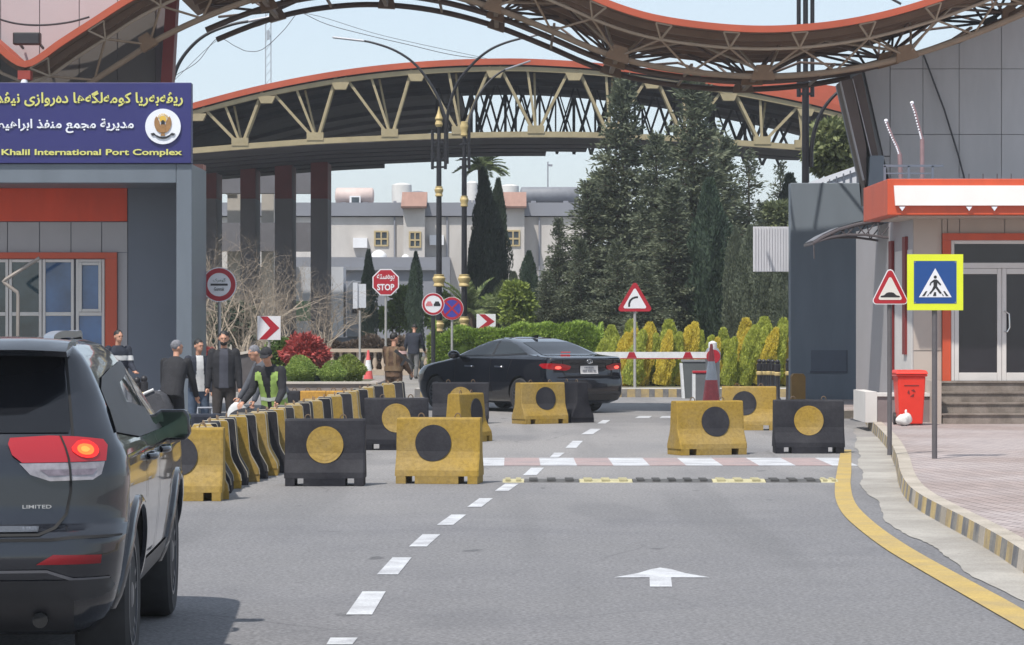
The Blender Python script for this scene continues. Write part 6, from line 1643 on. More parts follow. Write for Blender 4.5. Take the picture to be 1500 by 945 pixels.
class Car:
    def __init__(s, root, slices, paint, arches, ar_r, half_w, liner):
        s.root = root; mb = car_body(slices)
        s.body = mb.build('body', paint, root, smooth=38)
        me = s.body.data; me.materials.append(liner)
        # solid cutters for the wheel arches
        for y, z in arches:
            for sd in (-1, 1):
                c_ = MB(); c_.lathe([(ar_r, sd*(half_w-.36)), (ar_r, sd*(half_w+.3))] if sd > 0 else [(ar_r, -(half_w+.3)), (ar_r, -(half_w-.36))], (0, y, z), 40, axis='x')
                co = c_.build('arch_cutter', [liner], smooth=None)
                bm_ = s.body.modifiers.new('arch', 'BOOLEAN'); bm_.operation = 'DIFFERENCE'; bm_.object = co; bm_.solver = 'EXACT'
                dg = bpy.context.evaluated_depsgraph_get(); dg.update()
                new = bpy.data.meshes.new_from_object(s.body.evaluated_get(dg)); s.body.modifiers.clear()
                old = s.body.data; s.body.data = new; bpy.data.meshes.remove(old)
                cm_ = co.data; bpy.data.objects.remove(co); bpy.data.meshes.remove(cm_)
        bm = bmesh.new(); bm.from_mesh(s.body.data); s.bvh = BVHTree.FromBMesh(bm); bm.free()
    def patch(s, name, poly, frame, m_, off=.004, parent=None, step=.05, thick=0.):
        """poly in (u,v); frame=(origin, U, V, D): rays start at origin+uU+vV and run along D onto the body"""
        O, U, V, D = (Vector(f) for f in frame); D.normalize()
        us = [p[0] for p in poly]; vs_ = [p[1] for p in poly]
        # refine outline
        out = []
        for a, b in zip(poly, poly[1:]+poly[:1]):
            L = math.hypot(b[0]-a[0], b[1]-a[1]); n = max(1, int(L/step))
            out += [(a[0]+(b[0]-a[0])*k/n, a[1]+(b[1]-a[1])*k/n) for k in range(n)]
        pts = [Vector(p) for p in out]; no = len(pts)
        x = min(us)+step*.5
        def inside(px_, py_):
            c_ = False; j = no-1
            for i in range(no):
                xi_, yi_ = out[i]; xj, yj = out[j]
                if (yi_ > py_) != (yj > py_) and px_ < (xj-xi_)*(py_-yi_)/(yj-yi_)+xi_: c_ = not c_
                j = i
            return c_
        while x < max(us):
            y = min(vs_)+step*.5
            while y < max(vs_):
                if inside(x, y) and min((x-a)**2+(y-b)**2 for a, b in out) > (step*.35)**2: pts.append(Vector((x, y)))
                y += step
            x += step
        V2, E2, F2, *_ = delaunay_2d_cdt(pts, [(i, (i+1) % no) for i in range(no)], [list(range(no))], 1, 1e-6)
        P3, ok = [], []
        for p in V2:
            o = O + U*p[0] + V*p[1]; h, nrm, _, _ = s.bvh.ray_cast(o, D)
            if h is None: P3.append(None); ok.append(False)
            else:
                if nrm.dot(D) > 0: nrm = -nrm
                P3.append(h - D*off*.3 + nrm*off); ok.append(True)
        mp = {}; vv = []; ff = []
        for i, p in enumerate(P3):
            if p is not None: mp[i] = len(vv); vv.append(p)
        for f in F2:
            if all(i in mp for i in f):
                f = [mp[i] for i in f]; a, b, c_ = (vv[i] for i in f[:3])
                if (b-a).cross(c_-a).dot(D) > 0: f = f[::-1]
                ff.append(tuple(f))
        mb = MB(); mb.add(vv, ff)
        return mb.build(name, m_, parent or s.root, smooth=60)
    def line(s, name, pts, frame, m_, w_=.008, off=.003, parent=None):
        """a narrow strip along a polyline (panel gaps, trims)"""
        L, Rr = [], []
        for i, p in enumerate(pts):
            a, b = pts[max(i-1,0)], pts[min(i+1,len(pts)-1)]; dx, dy = b[0]-a[0], b[1]-a[1]; l = math.hypot(dx,dy); nx, ny = -dy/l*w_/2, dx/l*w_/2
            L.append((p[0]+nx,p[1]+ny)); Rr.append((p[0]-nx,p[1]-ny))
        return s.patch(name, L+Rr[::-1], frame, m_, off, parent, step=.06)
def wheel(root, name, x, y, z, r, w_, side, spokes, tyre_m, rim_m, dark_m):
    W = thing_part(root, name, (x, y, z))
    a = w_/2
    mb = MB(); prof = [(r*.66,-a*.9),(r*.9,-a),(r*.975,-a*.86),(r,-a*.6),(r,a*.6),(r*.975,a*.86),(r*.9,a),(r*.66,a*.9)]
    mb.lathe(prof, (0,0,0), 40, axis='x')
    for k in range(48):                      # tread grooves
        an = 2*math.pi*k/48
    t_ = mb.build('tyre', tyre_m, W, smooth=30)
    mb = MB(); o = side*a
    mb.lathe([(r*.655,side*a*.86),(r*.62,side*a*.4),(r*.6,-side*a*.5),(.02,-side*a*.55)] if side > 0 else [(.02,-side*a*.55),(r*.6,-side*a*.5),(r*.62,side*a*.4),(r*.655,side*a*.86)], (0,0,0), 40, axis='x')
    mb.build('rim_well', dark_m, W, smooth=35)
    mb = MB()
    for k in range(spokes):
        an = 2*math.pi*(k+.25)/spokes; c_, s_ = math.cos(an), math.sin(an); t = Vector((0,c_,s_)); n = Vector((0,-s_,c_))
        xo = side*a*.72; p0, p1 = t*.05*1.2, t*r*.64
        for wv_ in (-1,1):
            q0 = p0 + n*wv_*.02; q1 = p1 + n*wv_*r*.11
            mb.bar((xo,q0.y,q0.z),(xo+side*.01,q1.y,q1.z), .03, .035, up=(1,0,0))
    mb.lathe([(.075,xo-side*.03),(.075,xo+side*.02),(.05,xo+side*.03)] if side > 0 else [(.05,xo+side*.03),(.075,xo+side*.02),(.075,xo-side*.03)], (0,0,0), 20, axis='x')
    for k in range(40):
        p_, q_ = 2*math.pi*k/40, 2*math.pi*(k+1)/40; mb.bar((side*a*.84,r*.645*math.cos(p_),r*.645*math.sin(p_)),(side*a*.84,r*.645*math.cos(q_),r*.645*math.sin(q_)),.02,.03, up=(1,0,0))
    mb.build('rim', rim_m, W, smooth=40)
    return W
def thing_part(root, name, loc):
    o = bpy.data.objects.new(name, None); COL.objects.link(o); o.parent = root; o.location = loc; return o
M_tyre = mat('tyre_rubber', (.028,.028,.03), .8, var=.2, scale=8); M_rimg = mat('rim_grey', srgb(96,98,104), .35, .7, var=.08); M_liner = mat('arch_liner', (.012,.012,.013), .9, var=0)
M_chrome = mat('chrome', (.75,.76,.78), .18, 1., var=0); M_trim = mat('trim_black', (.022,.022,.025), .45, var=.15); M_seam = mat('panel_gap', (.008,.008,.009), .8, var=0)
M_tint = mat('tinted_glass', (.010,.011,.014), .03, var=0, spec=.4); M_tintg = mat('side_glass', (.016,.02,.022), .03, var=0, spec=.8)
M_lampred = mat('lamp_red', srgb(158,18,28), .12, var=0, spec=.6, coat=.6); M_lampclear = mat('lamp_clear', srgb(150,144,148), .15, .3, var=.3, scale=14, coat=.6)
M_brake = mat('lamp_brake_lit', srgb(240,60,30), .2, var=0, emit=((1.,.30,.05),.9)); M_brake2 = mat('lamp_red_glow', srgb(215,30,30), .2, var=0, emit=((1.,.04,.03),.35))

# ---------------- dark grey SUV, seen from behind at the left edge
M_suv = mat('suv_paint', (.016,.018,.025), .2, .4, var=.06, scale=6, coat=1.0, rvar=.04)
K = 1.03; wbr = .97
suv = thing('suv_car', 'dark grey SUV from behind with lit right brake lamp, cut by the left edge', 'car')
keys = [(0.260,.34,4.55,.78,.2,.3,.03),(0.340,.17,4.66,.86,.22,.4,.06),(0.440,.06,4.74,.905,.24,.45,.08),(0.540,.015,4.79,.93,.34,.45,.10),(0.640,.0,4.82,.945,.34,.45,.10),(0.735,.015,4.82,.955,.34,.45,.10),(0.765,.05,4.81,.957,.34,.45,.10),
        (0.800,.115,4.8,.958,.32,.42,.09),(0.860,.13,4.79,.962,.32,.42,.09),(0.950,.135,4.76,.965,.32,.42,.09),(1.040,.14,4.7,.962,.32,.42,.09),(1.100,.15,4.45,.952,.32,.4,.09),(1.145,.165,3.75,.937,.30,.35,.09),(1.175,.18,3.52,.918,.28,.3,.08),
        (1.242,.225,3.36,.888,.26,.28,.08),(1.341,.30,3.14,.845,.24,.28,.08),(1.439,.375,2.93,.80,.18,.28,.08),(1.529,.435,2.72,.755,.17,.28,.08),(1.591,.46,2.55,.715,.16,.27,.08),(1.636,.50,2.38,.67,.15,.25,.07),(1.663,.62,2.18,.6,.15,.22,.05),(1.676,.9,1.9,.48,.15,.2,.03),(1.682,1.3,1.6,.3,.1,.1,.0)]
S_ = Car(suv, smooth_slices(keys, 3), M_suv, [(.99,.39),(3.905,.39)], .455, .955, M_liner)
FR = ((0,-2,0),(1,0,0),(0,0,1),(0,1,0))            # onto the tail
FS = ((2.5,0,0),(0,1,0),(0,0,1),(-1,0,0))          # onto the right side, u = y
FL = ((-2.5,0,0),(0,1,0),(0,0,1),(1,0,0))
FC = ((1.6,-1.6,0),(.7071,.7071,0),(0,0,1),(-.7071,.7071,0))  # onto the rear right corner
FCL = ((-1.6,-1.6,0),(-.7071,.7071,0),(0,0,1),(.7071,.7071,0))
# rear glass and black surround under the spoiler
S_.patch('rear_window', [(-.68,1.225),(.68,1.225),(.685,1.26),(.62,1.60),(-.62,1.60),(-.685,1.26)], FR, M_tint, .005)
S_.patch('tailgate_gap', [(.63,1.60),(.642,1.60),(.705,1.22),(.705,.95),(.685,.84),(.635,.775),(.56,.745),(.0,.745),(.0,.757),(.555,.757),(.623,.785),(.672,.845),(.692,.95),(.692,1.22)], FR, M_seam, .003)
S_.patch('chrome_strip', [(-.56,.763),(.555,.763),(.555,.787),(-.56,.787)], FR, M_chrome, .006)
# roof spoiler
mb = MB()
sp = [(.16,1.622),(.19,1.595),(.5,1.605),(.62,1.64),(.62,1.676),(.45,1.678),(.25,1.662)]
nn = 14
ring = []
for i in range(nn+1):
    x = -.66+1.32*i/nn; b_ = .09*(x/.66)**2; ed = max(0,(abs(x)-.5)/.16); ring.append([(x, y+b_+ed*.10, z-ed*.035*(1 if z > 1.68 else .3)) for y, z in sp])
vs = [p for r_ in ring for p in r_]; n = len(sp); fs = []
for i in range(nn):
    for k in range(n): fs.append((i*n+k,i*n+(k+1)%n,(i+1)*n+(k+1)%n,(i+1)*n+k))
fs += [tuple(range(n))[::-1], tuple(nn*n+k for k in range(n))]
fs = [f[::-1] for f in fs]
mb.add(vs, fs); mb.build('spoiler', M_suv, suv, smooth=45)
mb = MB(); mb.box(-.16,.16,.185,.2,1.603,1.616); mb.build('high_brake_lamp', M_lampred, suv)
for sd in (-1,1):                                   # roof rails
    mb = MB(); x = sd*.53
    P = [(x*1.02,.66,1.65),(x*1.01,.78,1.675),(x,1.2,1.692),(x*.99,1.9,1.69),(x*.97,2.3,1.69),(x*.96,2.42,1.64)]
    Q = [Vector([smooth_interp([(i,p[c_]) for i,p in enumerate(P)], u_/5) for c_ in range(3)]) for u_ in range(5*(len(P)-1)+1)]
    for a, b in zip(Q, Q[1:]): mb.bar(a, b, .05, .035)
    mb.build('roof_rail', M_chrome if 0 else mat('rail_satin', srgb(176,182,190), .3, .8, var=0), suv, smooth=40)
# tail lamps: red upper, clear lower; they wrap the corner
for frame, sg_ in ((FC,1),(FCL,-1)):
    # in this frame u runs round the corner: -1 = towards the middle of the tail
    lamp_ = S_.patch('tail_lamp', [(.435,1.195),(.58,1.205),(.68,1.2),(.80,1.185),(.815,1.16),(.785,1.09),(.45,1.085),(.42,1.12),(.418,1.17)], frame, M_lampred, .018)
    S_.patch('clear_lens', [(.44,1.083),(.78,1.088),(.755,1.03),(.71,1.005),(.545,1.0),(.475,1.03)], frame, M_lampclear, .016, lamp_)
    S_.patch('lens_ribs', [(.51,1.052),(.735,1.055),(.71,1.03),(.54,1.025)], frame, mat('lamp_clear_dark', srgb(120,110,118), .2, .3, var=.4, scale=20), .019, lamp_)
    S_.patch('lens_divider', [(.617,1.207),(.625,1.207),(.625,1.0),(.617,1.0)], frame, M_seam, .022, lamp_)
    if sg_ > 0:
        S_.patch('lit_bulb', [(.695+.036*math.cos(R(a)), 1.142+.026*math.sin(R(a))) for a in range(0,360,24)], frame, mat('lamp_brake_mid', srgb(240,70,30), .2, var=0, emit=((1.,.16,.03),.8)), .026, lamp_, step=.03)
        S_.patch('bulb_core', [(.692+.018*math.cos(R(a)), 1.142+.013*math.sin(R(a))) for a in range(0,360,30)], frame, M_brake, .029, lamp_, step=.02)
        S_.patch('lit_halo', [(.70+.058*math.cos(R(a)), 1.142+.040*math.sin(R(a))) for a in range(0,360,24)], frame, M_brake2, .023, lamp_, step=.03)
# reflectors, bumper trim, exhaust
for sg_ in (-1,1):
    S_.patch('reflector', [(sg_*.55,.615),(sg_*.84,.615),(sg_*.845,.655),(sg_*.63,.66)], FR, mat('reflector_red', srgb(120,14,24), .25, var=0), .006)
S_.patch('bumper_lower', [(-.93,.54),(.93,.54),(.93,.50),(.82,.45),(.72,.44),(.70,.28),(-.70,.28),(-.72,.44),(-.82,.45),(-.93,.50)], FR, M_trim, .006)
S_.patch('bumper_step_line', [(-.62,.735),(.62,.735),(.72,.745),(.93,.745),(.93,.735),(.72,.733),(.62,.722),(-.62,.722)], FR, M_seam, .004)
S_.patch('bumper_crease', [(-.9,.545),(-.6,.59),(.6,.59),(.72,.55),(.93,.55),(.93,.54),(.7,.54),(.6,.577),(-.6,.577),(-.9,.535)], FR, mat('bumper_edge_grey', (.1,.1,.11), .35, var=0), .007)
mb = MB(); mb.tube([(.56,.12,.345),(.56,.30,.35)], .036, 16); mb.build('exhaust_pipe', M_seam, suv, smooth=40)
# side glass: three panes divided by dark pillars
for frame in (FS, FL):
    S_.patch('window', [(.50,1.225),(1.38,1.175),(1.36,1.475),(.90,1.455),(.66,1.40),(.56,1.31)], frame, M_tintg if frame is FS else M_tint, .004)
    S_.patch('window', [(1.44,1.172),(2.26,1.165),(2.26,1.515),(1.42,1.488)], frame, M_tintg if frame is FS else M_tint, .004)
    S_.patch('window', [(2.34,1.165),(3.22,1.165),(3.05,1.287),(2.75,1.465),(2.55,1.515),(2.34,1.517)], frame, M_tintg if frame is FS else M_tint, .004)
    S_.patch('window_trim', [(.44,1.222),(1.38,1.165),(3.32,1.155),(3.32,1.165),(1.38,1.174),(.50,1.227),(.56,1.315),(.66,1.41),(.90,1.463),(1.4,1.496),(2.3,1.528),(2.56,1.526),(2.78,1.474),(3.08,1.296),(3.3,1.16),(3.36,1.155),(3.12,1.315),(2.8,1.49),(2.58,1.542),(2.3,1.543),(1.4,1.512),(.88,1.478),(.63,1.425),(.52,1.325)], frame, M_chrome if 0 else M_trim, .006)
    for yl in (1.41, 2.30): S_.patch('window_pillar', [(yl-.03,1.17),(yl+.04,1.17),(yl+.04,1.51),(yl-.02,1.5)], frame, M_trim, .005)
    for yl in (1.46, 2.31, 3.30): S_.line('door_gap', [(yl+(.0 if yl>1.5 else .06*0),1.15),(yl+.01,.8),(yl,.45)] if yl > 1.5 else [(1.42,1.16),(1.47,1.0),(1.5,.85)], frame, M_seam, .012, .003)
    S_.line('sill_trim', [(1.47,.45),(3.42,.45)], frame, M_trim, .12, .006)
    for y_ in (1.68, 2.55):
        sx = 1 if frame is FS else -1
        h, nrm, _, _ = S_.bvh.ray_cast(Vector((sx*2.5,y_,1.05)), Vector((-sx,0,0)))
        mb = MB(); mb.tube([(h.x,y_-.11,1.055),(h.x+sx*.028,y_-.08,1.055),(h.x+sx*.034,y_,1.058),(h.x+sx*.03,y_+.09,1.06),(h.x,y_+.12,1.06)], [.016,.018,.019,.019,.018], 10); mb.build('door_handle', M_suv, suv, smooth=40)
    sx = 1 if frame is FS else -1                       # wheel-arch flares
    for yc_ in (.99, 3.905):
        P = []; n = 24; vs = []; fs = []
        for k in range(n+1):
            a = R(-3+186*k/n)
            ring_ = []
            for rr_, ex in ((.447,.0),(.452,.022),(.475,.026),(.50,.012),(.505,-.02)):
                y_, z_ = yc_+rr_*math.cos(a), .39+rr_*math.sin(a)
                h = S_.bvh.ray_cast(Vector((sx*2.5,yc_+.51*math.cos(a),max(.3,.39+.51*math.sin(a)))), Vector((-sx,0,0)))[0]
                xb = h.x if h else sx*.93
                if abs(xb) < .85: xb = sx*.9
                ring_.append((xb+sx*ex, y_, z_))
            vs += ring_
        for k in range(n):
            for j in range(4): fs.append((k*5+j,k*5+j+1,(k+1)*5+j+1,(k+1)*5+j))
        if sx > 0: fs = [f[::-1] for f in fs]
        mb = MB(); mb.add(vs, fs); mb.build('wheel_arch', M_suv, suv, smooth=50)
# mirrors
for sx in (1,-1):
    m_ = thing_part(suv, 'side_mirror', (sx*.885, 3.02, 1.12)); m_.scale = (.69,1,.84)
    mb = MB(); w0, h0 = .15, .115
    shp = [(-.11,-.08),(-.02,-.10),(.15,-.10),(.19,-.06),(.185,.06),(.15,.105),(-.06,.105),(-.11,.07)]
    mb.prism([(a*sx+sx*.10, b+.06) for a, b in shp], lambda u_,v_,t: (u_,t,v_), -.03, .09); mb.build('shell', M_suv, m_, bevel=.03, smooth=40)
    mb = MB(); mb.prism([(a*sx*.86+sx*.105, b*.84+.06) for a, b in shp], lambda u_,v_,t: (u_,t,v_), -.036, -.031); mb.build('mirror_glass', mat('mirror_glass', (.035,.055,.045), .04, .8, var=.5, scale=5), m_)  # dark green reflection of trees put into the glass colour
    mb = MB(); mb.prism([(sx*-.08,-.08),(sx*.06,-.07),(sx*.06,-.03),(sx*-.08,-.02)], lambda u_,v_,t: (u_,t,v_), -.02, .06); mb.build('foot', M_trim, m_)
# badge lettering
mb = MB(); h = S_.bvh.ray_cast(Vector((.5,-2,.875)), Vector((0,1,0)))[0]
slope_b = .08
text_into(mb, 'LIMITED', lambda u_,v_,t: (u_, h.y-.002-t+(u_-.5)*.1, v_), .475, .61, .872, .889, (0,.006), bold=.01); mb.build('badge_lettering', M_chrome, suv)
# rear wiper
mb = MB(); mb.bar((.02,.19,1.20),(-.42,.175,1.23),.02,.02); mb.ball((.03,.2,1.2),(.05,.03,.03),10); mb.build('rear_wiper', M_trim, suv)
# number plate recess mid-tailgate, outside the frame but part of the car
S_.patch('number_plate', [(-.26,.87),(.26,.87),(.26,.98),(-.26,.98)], FR, M_lwhite, .01)
for sx in (-1,1):
    for y_ in (.99, 3.905): wheel(suv, 'wheel', sx*.80, y_, .388, .388, .27, sx, 5, M_tyre, M_rimg, M_seam)
mb = MB(); mb.box(-.7,.7,.5,4.4,.24,.3); mb.build('underbody', M_liner, suv)
SUV_YAW = 2.5
suv.rotation_euler = (0,0,R(SUV_YAW)); suv.scale = (K,K,K); suv.location = (-2.865, 14.45, .004)

# ---------------- black saloon crossing behind the barriers
M_sed = mat('saloon_paint', (.008,.009,.014), .12, .2, var=0, coat=1.)
sed = thing('saloon_car', 'black saloon with lit red tail lamps turning behind the yellow barriers', 'car')
k2 = [(.17,.28,4.62,.74,.2,.3,.05),(.24,.08,4.76,.84,.22,.42,.08),(.36,.0,4.84,.89,.24,.5,.1),(.55,-.005,4.88,.912,.24,.5,.1),(.66,.02,4.87,.918,.24,.5,.1),(.70,.045,4.86,.92,.22,.5,.1),(.78,.075,4.8,.92,.2,.5,.1),(.86,.08,4.66,.918,.2,.48,.1),(.92,.07,4.35,.912,.2,.45,.1),(.97,.06,3.95,.903,.2,.4,.1),
      (1.02,.05,3.62,.89,.2,.35,.1),(1.05,.06,3.48,.878,.2,.3,.1),(1.072,.12,3.42,.866,.2,.28,.1),(1.09,.45,3.37,.852,.2,.28,.08),(1.11,.68,3.32,.838,.2,.28,.06),(1.18,.90,3.12,.792,.2,.28,.06),(1.27,1.16,2.86,.735,.2,.28,.06),(1.35,1.42,2.6,.675,.2,.27,.06),(1.405,1.68,2.36,.61,.2,.25,.05),(1.435,1.95,2.12,.5,.2,.2,.04),(1.447,2.1,2.0,.3,.05,.05,.0)]
k2[-1] = (1.446,2.0,2.1,.2,.02,.02,.0)
D_ = Car(sed, smooth_slices(k2, 3), M_sed, [(1.08,.335),(3.9,.335)], .375, .92, M_liner)
D_.patch('rear_window', [(-.66,.02),(.66,.02),(.56,.98),(-.56,.98)], ((0,.55,1.11),(1,0,0),(0,.94,.34),(0,.34,-.94)) if 0 else ((0,.3,1.6),(1,0,0),(0,.94,.34),(0,.34,-.94)), M_tint, .004, step=.08)
for frame in (FS, FL):
    D_.patch('window', [(1.0,1.14),(1.98,1.1),(1.98,1.36),(1.72,1.355),(1.42,1.30)], frame, M_tintg, .004)
    D_.patch('window', [(2.06,1.1),(3.12,1.085),(3.0,1.13),(2.7,1.27),(2.42,1.355),(2.06,1.368)], frame, M_tintg, .004)
    D_.line('window_trim', [(.95,1.125),(2.0,1.085),(3.25,1.07)], frame, M_chrome if 0 else M_trim, .018, .006)
    D_.patch('window_pillar', [(1.98,1.095),(2.06,1.095),(2.06,1.372),(1.98,1.368)], frame, M_trim, .005)
    for yl in (1.28,2.02,3.2): D_.line('door_gap', [(yl,1.06),(yl+.01,.7),(yl,.32)] if yl > 1.5 else [(1.3,1.08),(1.4,.85),(1.5,.6)], frame, M_seam, .01, .003)
    sx = 1 if frame is FS else -1
    for y_ in (1.72,2.72):
        h = D_.bvh.ray_cast(Vector((sx*2.5,y_,.87)), Vector((-sx,0,0)))[0]
        mb = MB(); mb.bar((h.x+sx*.03,y_-.1,.875),(h.x+sx*.03,y_+.11,.88),.02,.03); mb.ball((h.x+sx*.01,y_-.1,.875),(.03,.02,.02),8); mb.ball((h.x+sx*.01,y_+.11,.88),(.03,.02,.02),8); mb.build('door_handle', M_chrome, sed, smooth=40)
    m_ = thing_part(sed, 'side_mirror', (sx*.9,3.1,1.06)); mb = MB(); mb.ball((sx*.12,0,.04),(.13,.09,.085),14); mb.build('shell', M_sed, m_, smooth=180); mb = MB(); mb.bar((sx*-.03,0,0),(sx*.06,0,.02),.05,.04); mb.build('foot', M_trim, m_)
for frame, sg_ in ((FC,1),(FCL,-1)):
    lamp_ = D_.patch('tail_lamp', [(.36,.90),(.50,.945),(.70,.955),(.90,.945),(.95,.915),(.86,.86),(.62,.825),(.45,.815),(.38,.84)], frame, M_lampred, .012)
    D_.patch('lit_bulb', [(.585+.055*math.cos(R(a)), .872+.032*math.sin(R(a))) for a in range(0,360,30)], frame, M_brake2 if 0 else mat('lamp_brake_red', srgb(235,50,40), .2, var=0, emit=((1.,.10,.07),1.1)), .018, lamp_, step=.04)
D_.patch('trunk_gap', [(-.62,1.02),(-.6,1.02),(-.55,.72),(.55,.72),(.6,1.02),(.62,1.02),(.57,.705),(-.57,.705)], FR, M_seam, .003)
D_.patch('chrome_strip', [(-.42,.925),(.42,.925),(.42,.955),(-.42,.955)], FR, M_trim, .006)
pl = D_.patch('number_plate', [(-.21,.745),(.21,.745),(.21,.905),(-.21,.905)], FR, mat('plate_white', srgb(208,206,206), .45, var=.06, scale=12), .012, step=.07)
h = D_.bvh.ray_cast(Vector((0,-2,.8)), Vector((0,1,0)))[0]
mb = MB()
for (x0_,x1_,z0_,z1_) in [(-.16,-.06,.79,.83),(-.03,.07,.785,.83),(.1,.16,.785,.825),(-.12,.1,.855,.885)]: mb.box(x0_,x1_,h.y-.024,h.y-.0215,z0_,z1_)
mb.build('plate_marking', mat('plate_grey', srgb(150,150,156), .5, var=.4, scale=30), pl)
mb = MB(); h = D_.bvh.ray_cast(Vector((0,-2,.985)), Vector((0,1,0)))[0]
for rx_, rz_ in ((.062,.042),(.022,.038)):
    P = [(rx_*math.cos(2*math.pi*k/24), h.y-.012, .985+rz_*math.sin(2*math.pi*k/24)) for k in range(25)]; mb.tube(P, .006, 6)
mb.build('boot_emblem', M_chrome, sed, smooth=40)
D_.patch('bumper_lower', [(-.86,.36),(.86,.36),(.8,.25),(-.8,.25)], FR, M_trim, .006)
mb = MB(); mb.prism([(1.72,1.425),(1.9,1.44),(1.74,1.49),(1.70,1.49)], lambda u_,v_,t: (t,u_,v_), -.02, .02); mb.build('roof_fin', M_sed, sed)
mb = MB(); mb.box(-.11,.11,.80,.82,1.147,1.16); mb.build('high_brake_lamp', M_brake2, sed)
for sx in (-1,1):
    for y_ in (1.08,3.9): wheel(sed, 'wheel', sx*.79, y_, .335, .335, .23, sx, 7, M_tyre, M_rimg, M_seam)
mb = MB(); mb.box(-.7,.7,.4,4.4,.17,.25); mb.build('underbody', M_liner, sed)
Ysd = 60.5
sed.scale = (1.06,)*3; sed.rotation_euler = (0,0,R(36)); sed.location = (xat(866,Ysd), Ysd, .005)
# ================================================================== PEOPLE
M_skin = mat('skin', srgb(188,140,116), .55, var=.08, scale=14); M_hairk = mat('hair_black', (.014,.012,.011), .6, var=.2, scale=30); M_hairg = mat('hair_grey', srgb(112,112,118), .8, var=.4, scale=30); M_eye = mat('eye_dark', (.02,.015,.012), .3, var=0)
M_cblk = mat('cloth_black', (.016,.016,.02), .85, var=.25, scale=9, bump=.4, bscale=22); M_cnavy = mat('cloth_navy', (.018,.022,.036), .85, var=.25, scale=9, bump=.4, bscale=22); M_cgrey = mat('cloth_grey', (.075,.08,.095), .85, var=.2, scale=9, bump=.4, bscale=22)
M_jean = mat('cloth_denim', (.06,.085,.13), .85, var=.3, scale=7, bump=.4, bscale=22); M_cwht = mat('cloth_white', (.55,.55,.55), .8, var=.08, scale=9, bump=.3, bscale=20); M_cdkb = mat('cloth_dark_brown', (.035,.028,.026), .85, var=.25, scale=9, bump=.4, bscale=22)
M_vest = mat('vest_lime', srgb(142,168,88), .8, var=.1, scale=9, bump=.3, bscale=20); M_refl = mat('vest_reflective', srgb(190,196,186), .35, var=.1); M_camo = mat('cloth_camouflage', (.05,.028,.018), .85, var=0, scale=7, col2=(.17,.10,.06), bump=.3, bscale=20); M_camot = mat('cloth_tan_webbing', (.16,.105,.06), .85, var=.2, scale=9); M_shoe = mat('shoe_leather', (.016,.014,.014), .5, var=.1); M_gtro = mat('cloth_stone_grey', (.12,.12,.12), .85, var=.2, scale=9, bump=.4, bscale=22); M_strap = mat('strap_pale', srgb(170,172,180), .6, var=.1)

def rotx(v, a): c, s_ = math.cos(a), math.sin(a); return Vector((v.x, v.y*c - v.z*s_, v.y*s_ + v.z*c))
def capsule(mb, a, b, ra, rb, flat=1., n=12, axis=None):
    """tapered limb with round ends; flat squashes it front to back"""
    a, b = Vector(a), Vector(b); d = (b-a); L = d.length; d = d.normalized() if L > 1e-6 else Vector((0,0,1))
    u = Vector((1,0,0)) if abs(d.x) < .9 else Vector((0,1,0)); u = (u-d*u.dot(d)).normalized(); v = d.cross(u)
    rings = [(-ra*.98, ra*.18), (-ra*.8, ra*.6), (-ra*.45, ra*.89), (0, ra)] + [(L*k/5, ra+(rb-ra)*k/5) for k in range(1,5)] + [(L, rb), (L+rb*.45, rb*.89), (L+rb*.8, rb*.6), (L+rb*.98, rb*.18)]
    vs = []; fs = []
    for t, r in rings:
        for k in range(n): an = 2*math.pi*k/n; vs.append(a + d*t + u*r*math.cos(an) + v*r*math.sin(an)*flat)
    for i in range(len(rings)-1):
        for k in range(n): fs.append((i*n+k,i*n+(k+1)%n,(i+1)*n+(k+1)%n,(i+1)*n+k))
    fs += [tuple(range(n))[::-1], tuple((len(rings)-1)*n+k for k in range(n))]
    mb.add(vs, fs)
def oval_loft(mb, secs, n=16):
    """secs: (centre, half x, half y, local y axis, local x axis)"""
    vs = []; fs = []
    for c, rx, ry, X, Yv in secs:
        for k in range(n):
            a = 2*math.pi*k/n; ca, sa = math.cos(a), math.sin(a); e = .82
            vs.append(c + X*rx*math.copysign(abs(ca)**e, ca) + Yv*ry*math.copysign(abs(sa)**e, sa))
    for i in range(len(secs)-1):
        for k in range(n): fs.append((i*n+k,i*n+(k+1)%n,(i+1)*n+(k+1)%n,(i+1)*n+k))
    fs += [tuple(range(n))[::-1], tuple((len(secs)-1)*n+k for k in range(n))]
    mb.add(vs, fs)
def fuse(mb, name, m_, parent, vox=.012, it=3):
    """welds overlapping forms into one continuous skin"""
    o = mb.build(name, m_, None)
    r = o.modifiers.new('weld','REMESH'); r.mode = 'VOXEL'; r.voxel_size = vox; r.use_smooth_shade = True
    s_ = o.modifiers.new('soften','SMOOTH'); s_.factor = .5; s_.iterations = it
    dg = bpy.context.evaluated_depsgraph_get(); dg.update()
    me = bpy.data.meshes.new_from_object(o.evaluated_get(dg)); old = o.data; o.modifiers.clear(); o.data = me; bpy.data.meshes.remove(old)
    me.polygons.foreach_set('use_smooth', [True]*len(me.polygons))
    if not me.materials: me.materials.append(m_)
    o.parent = parent; return o
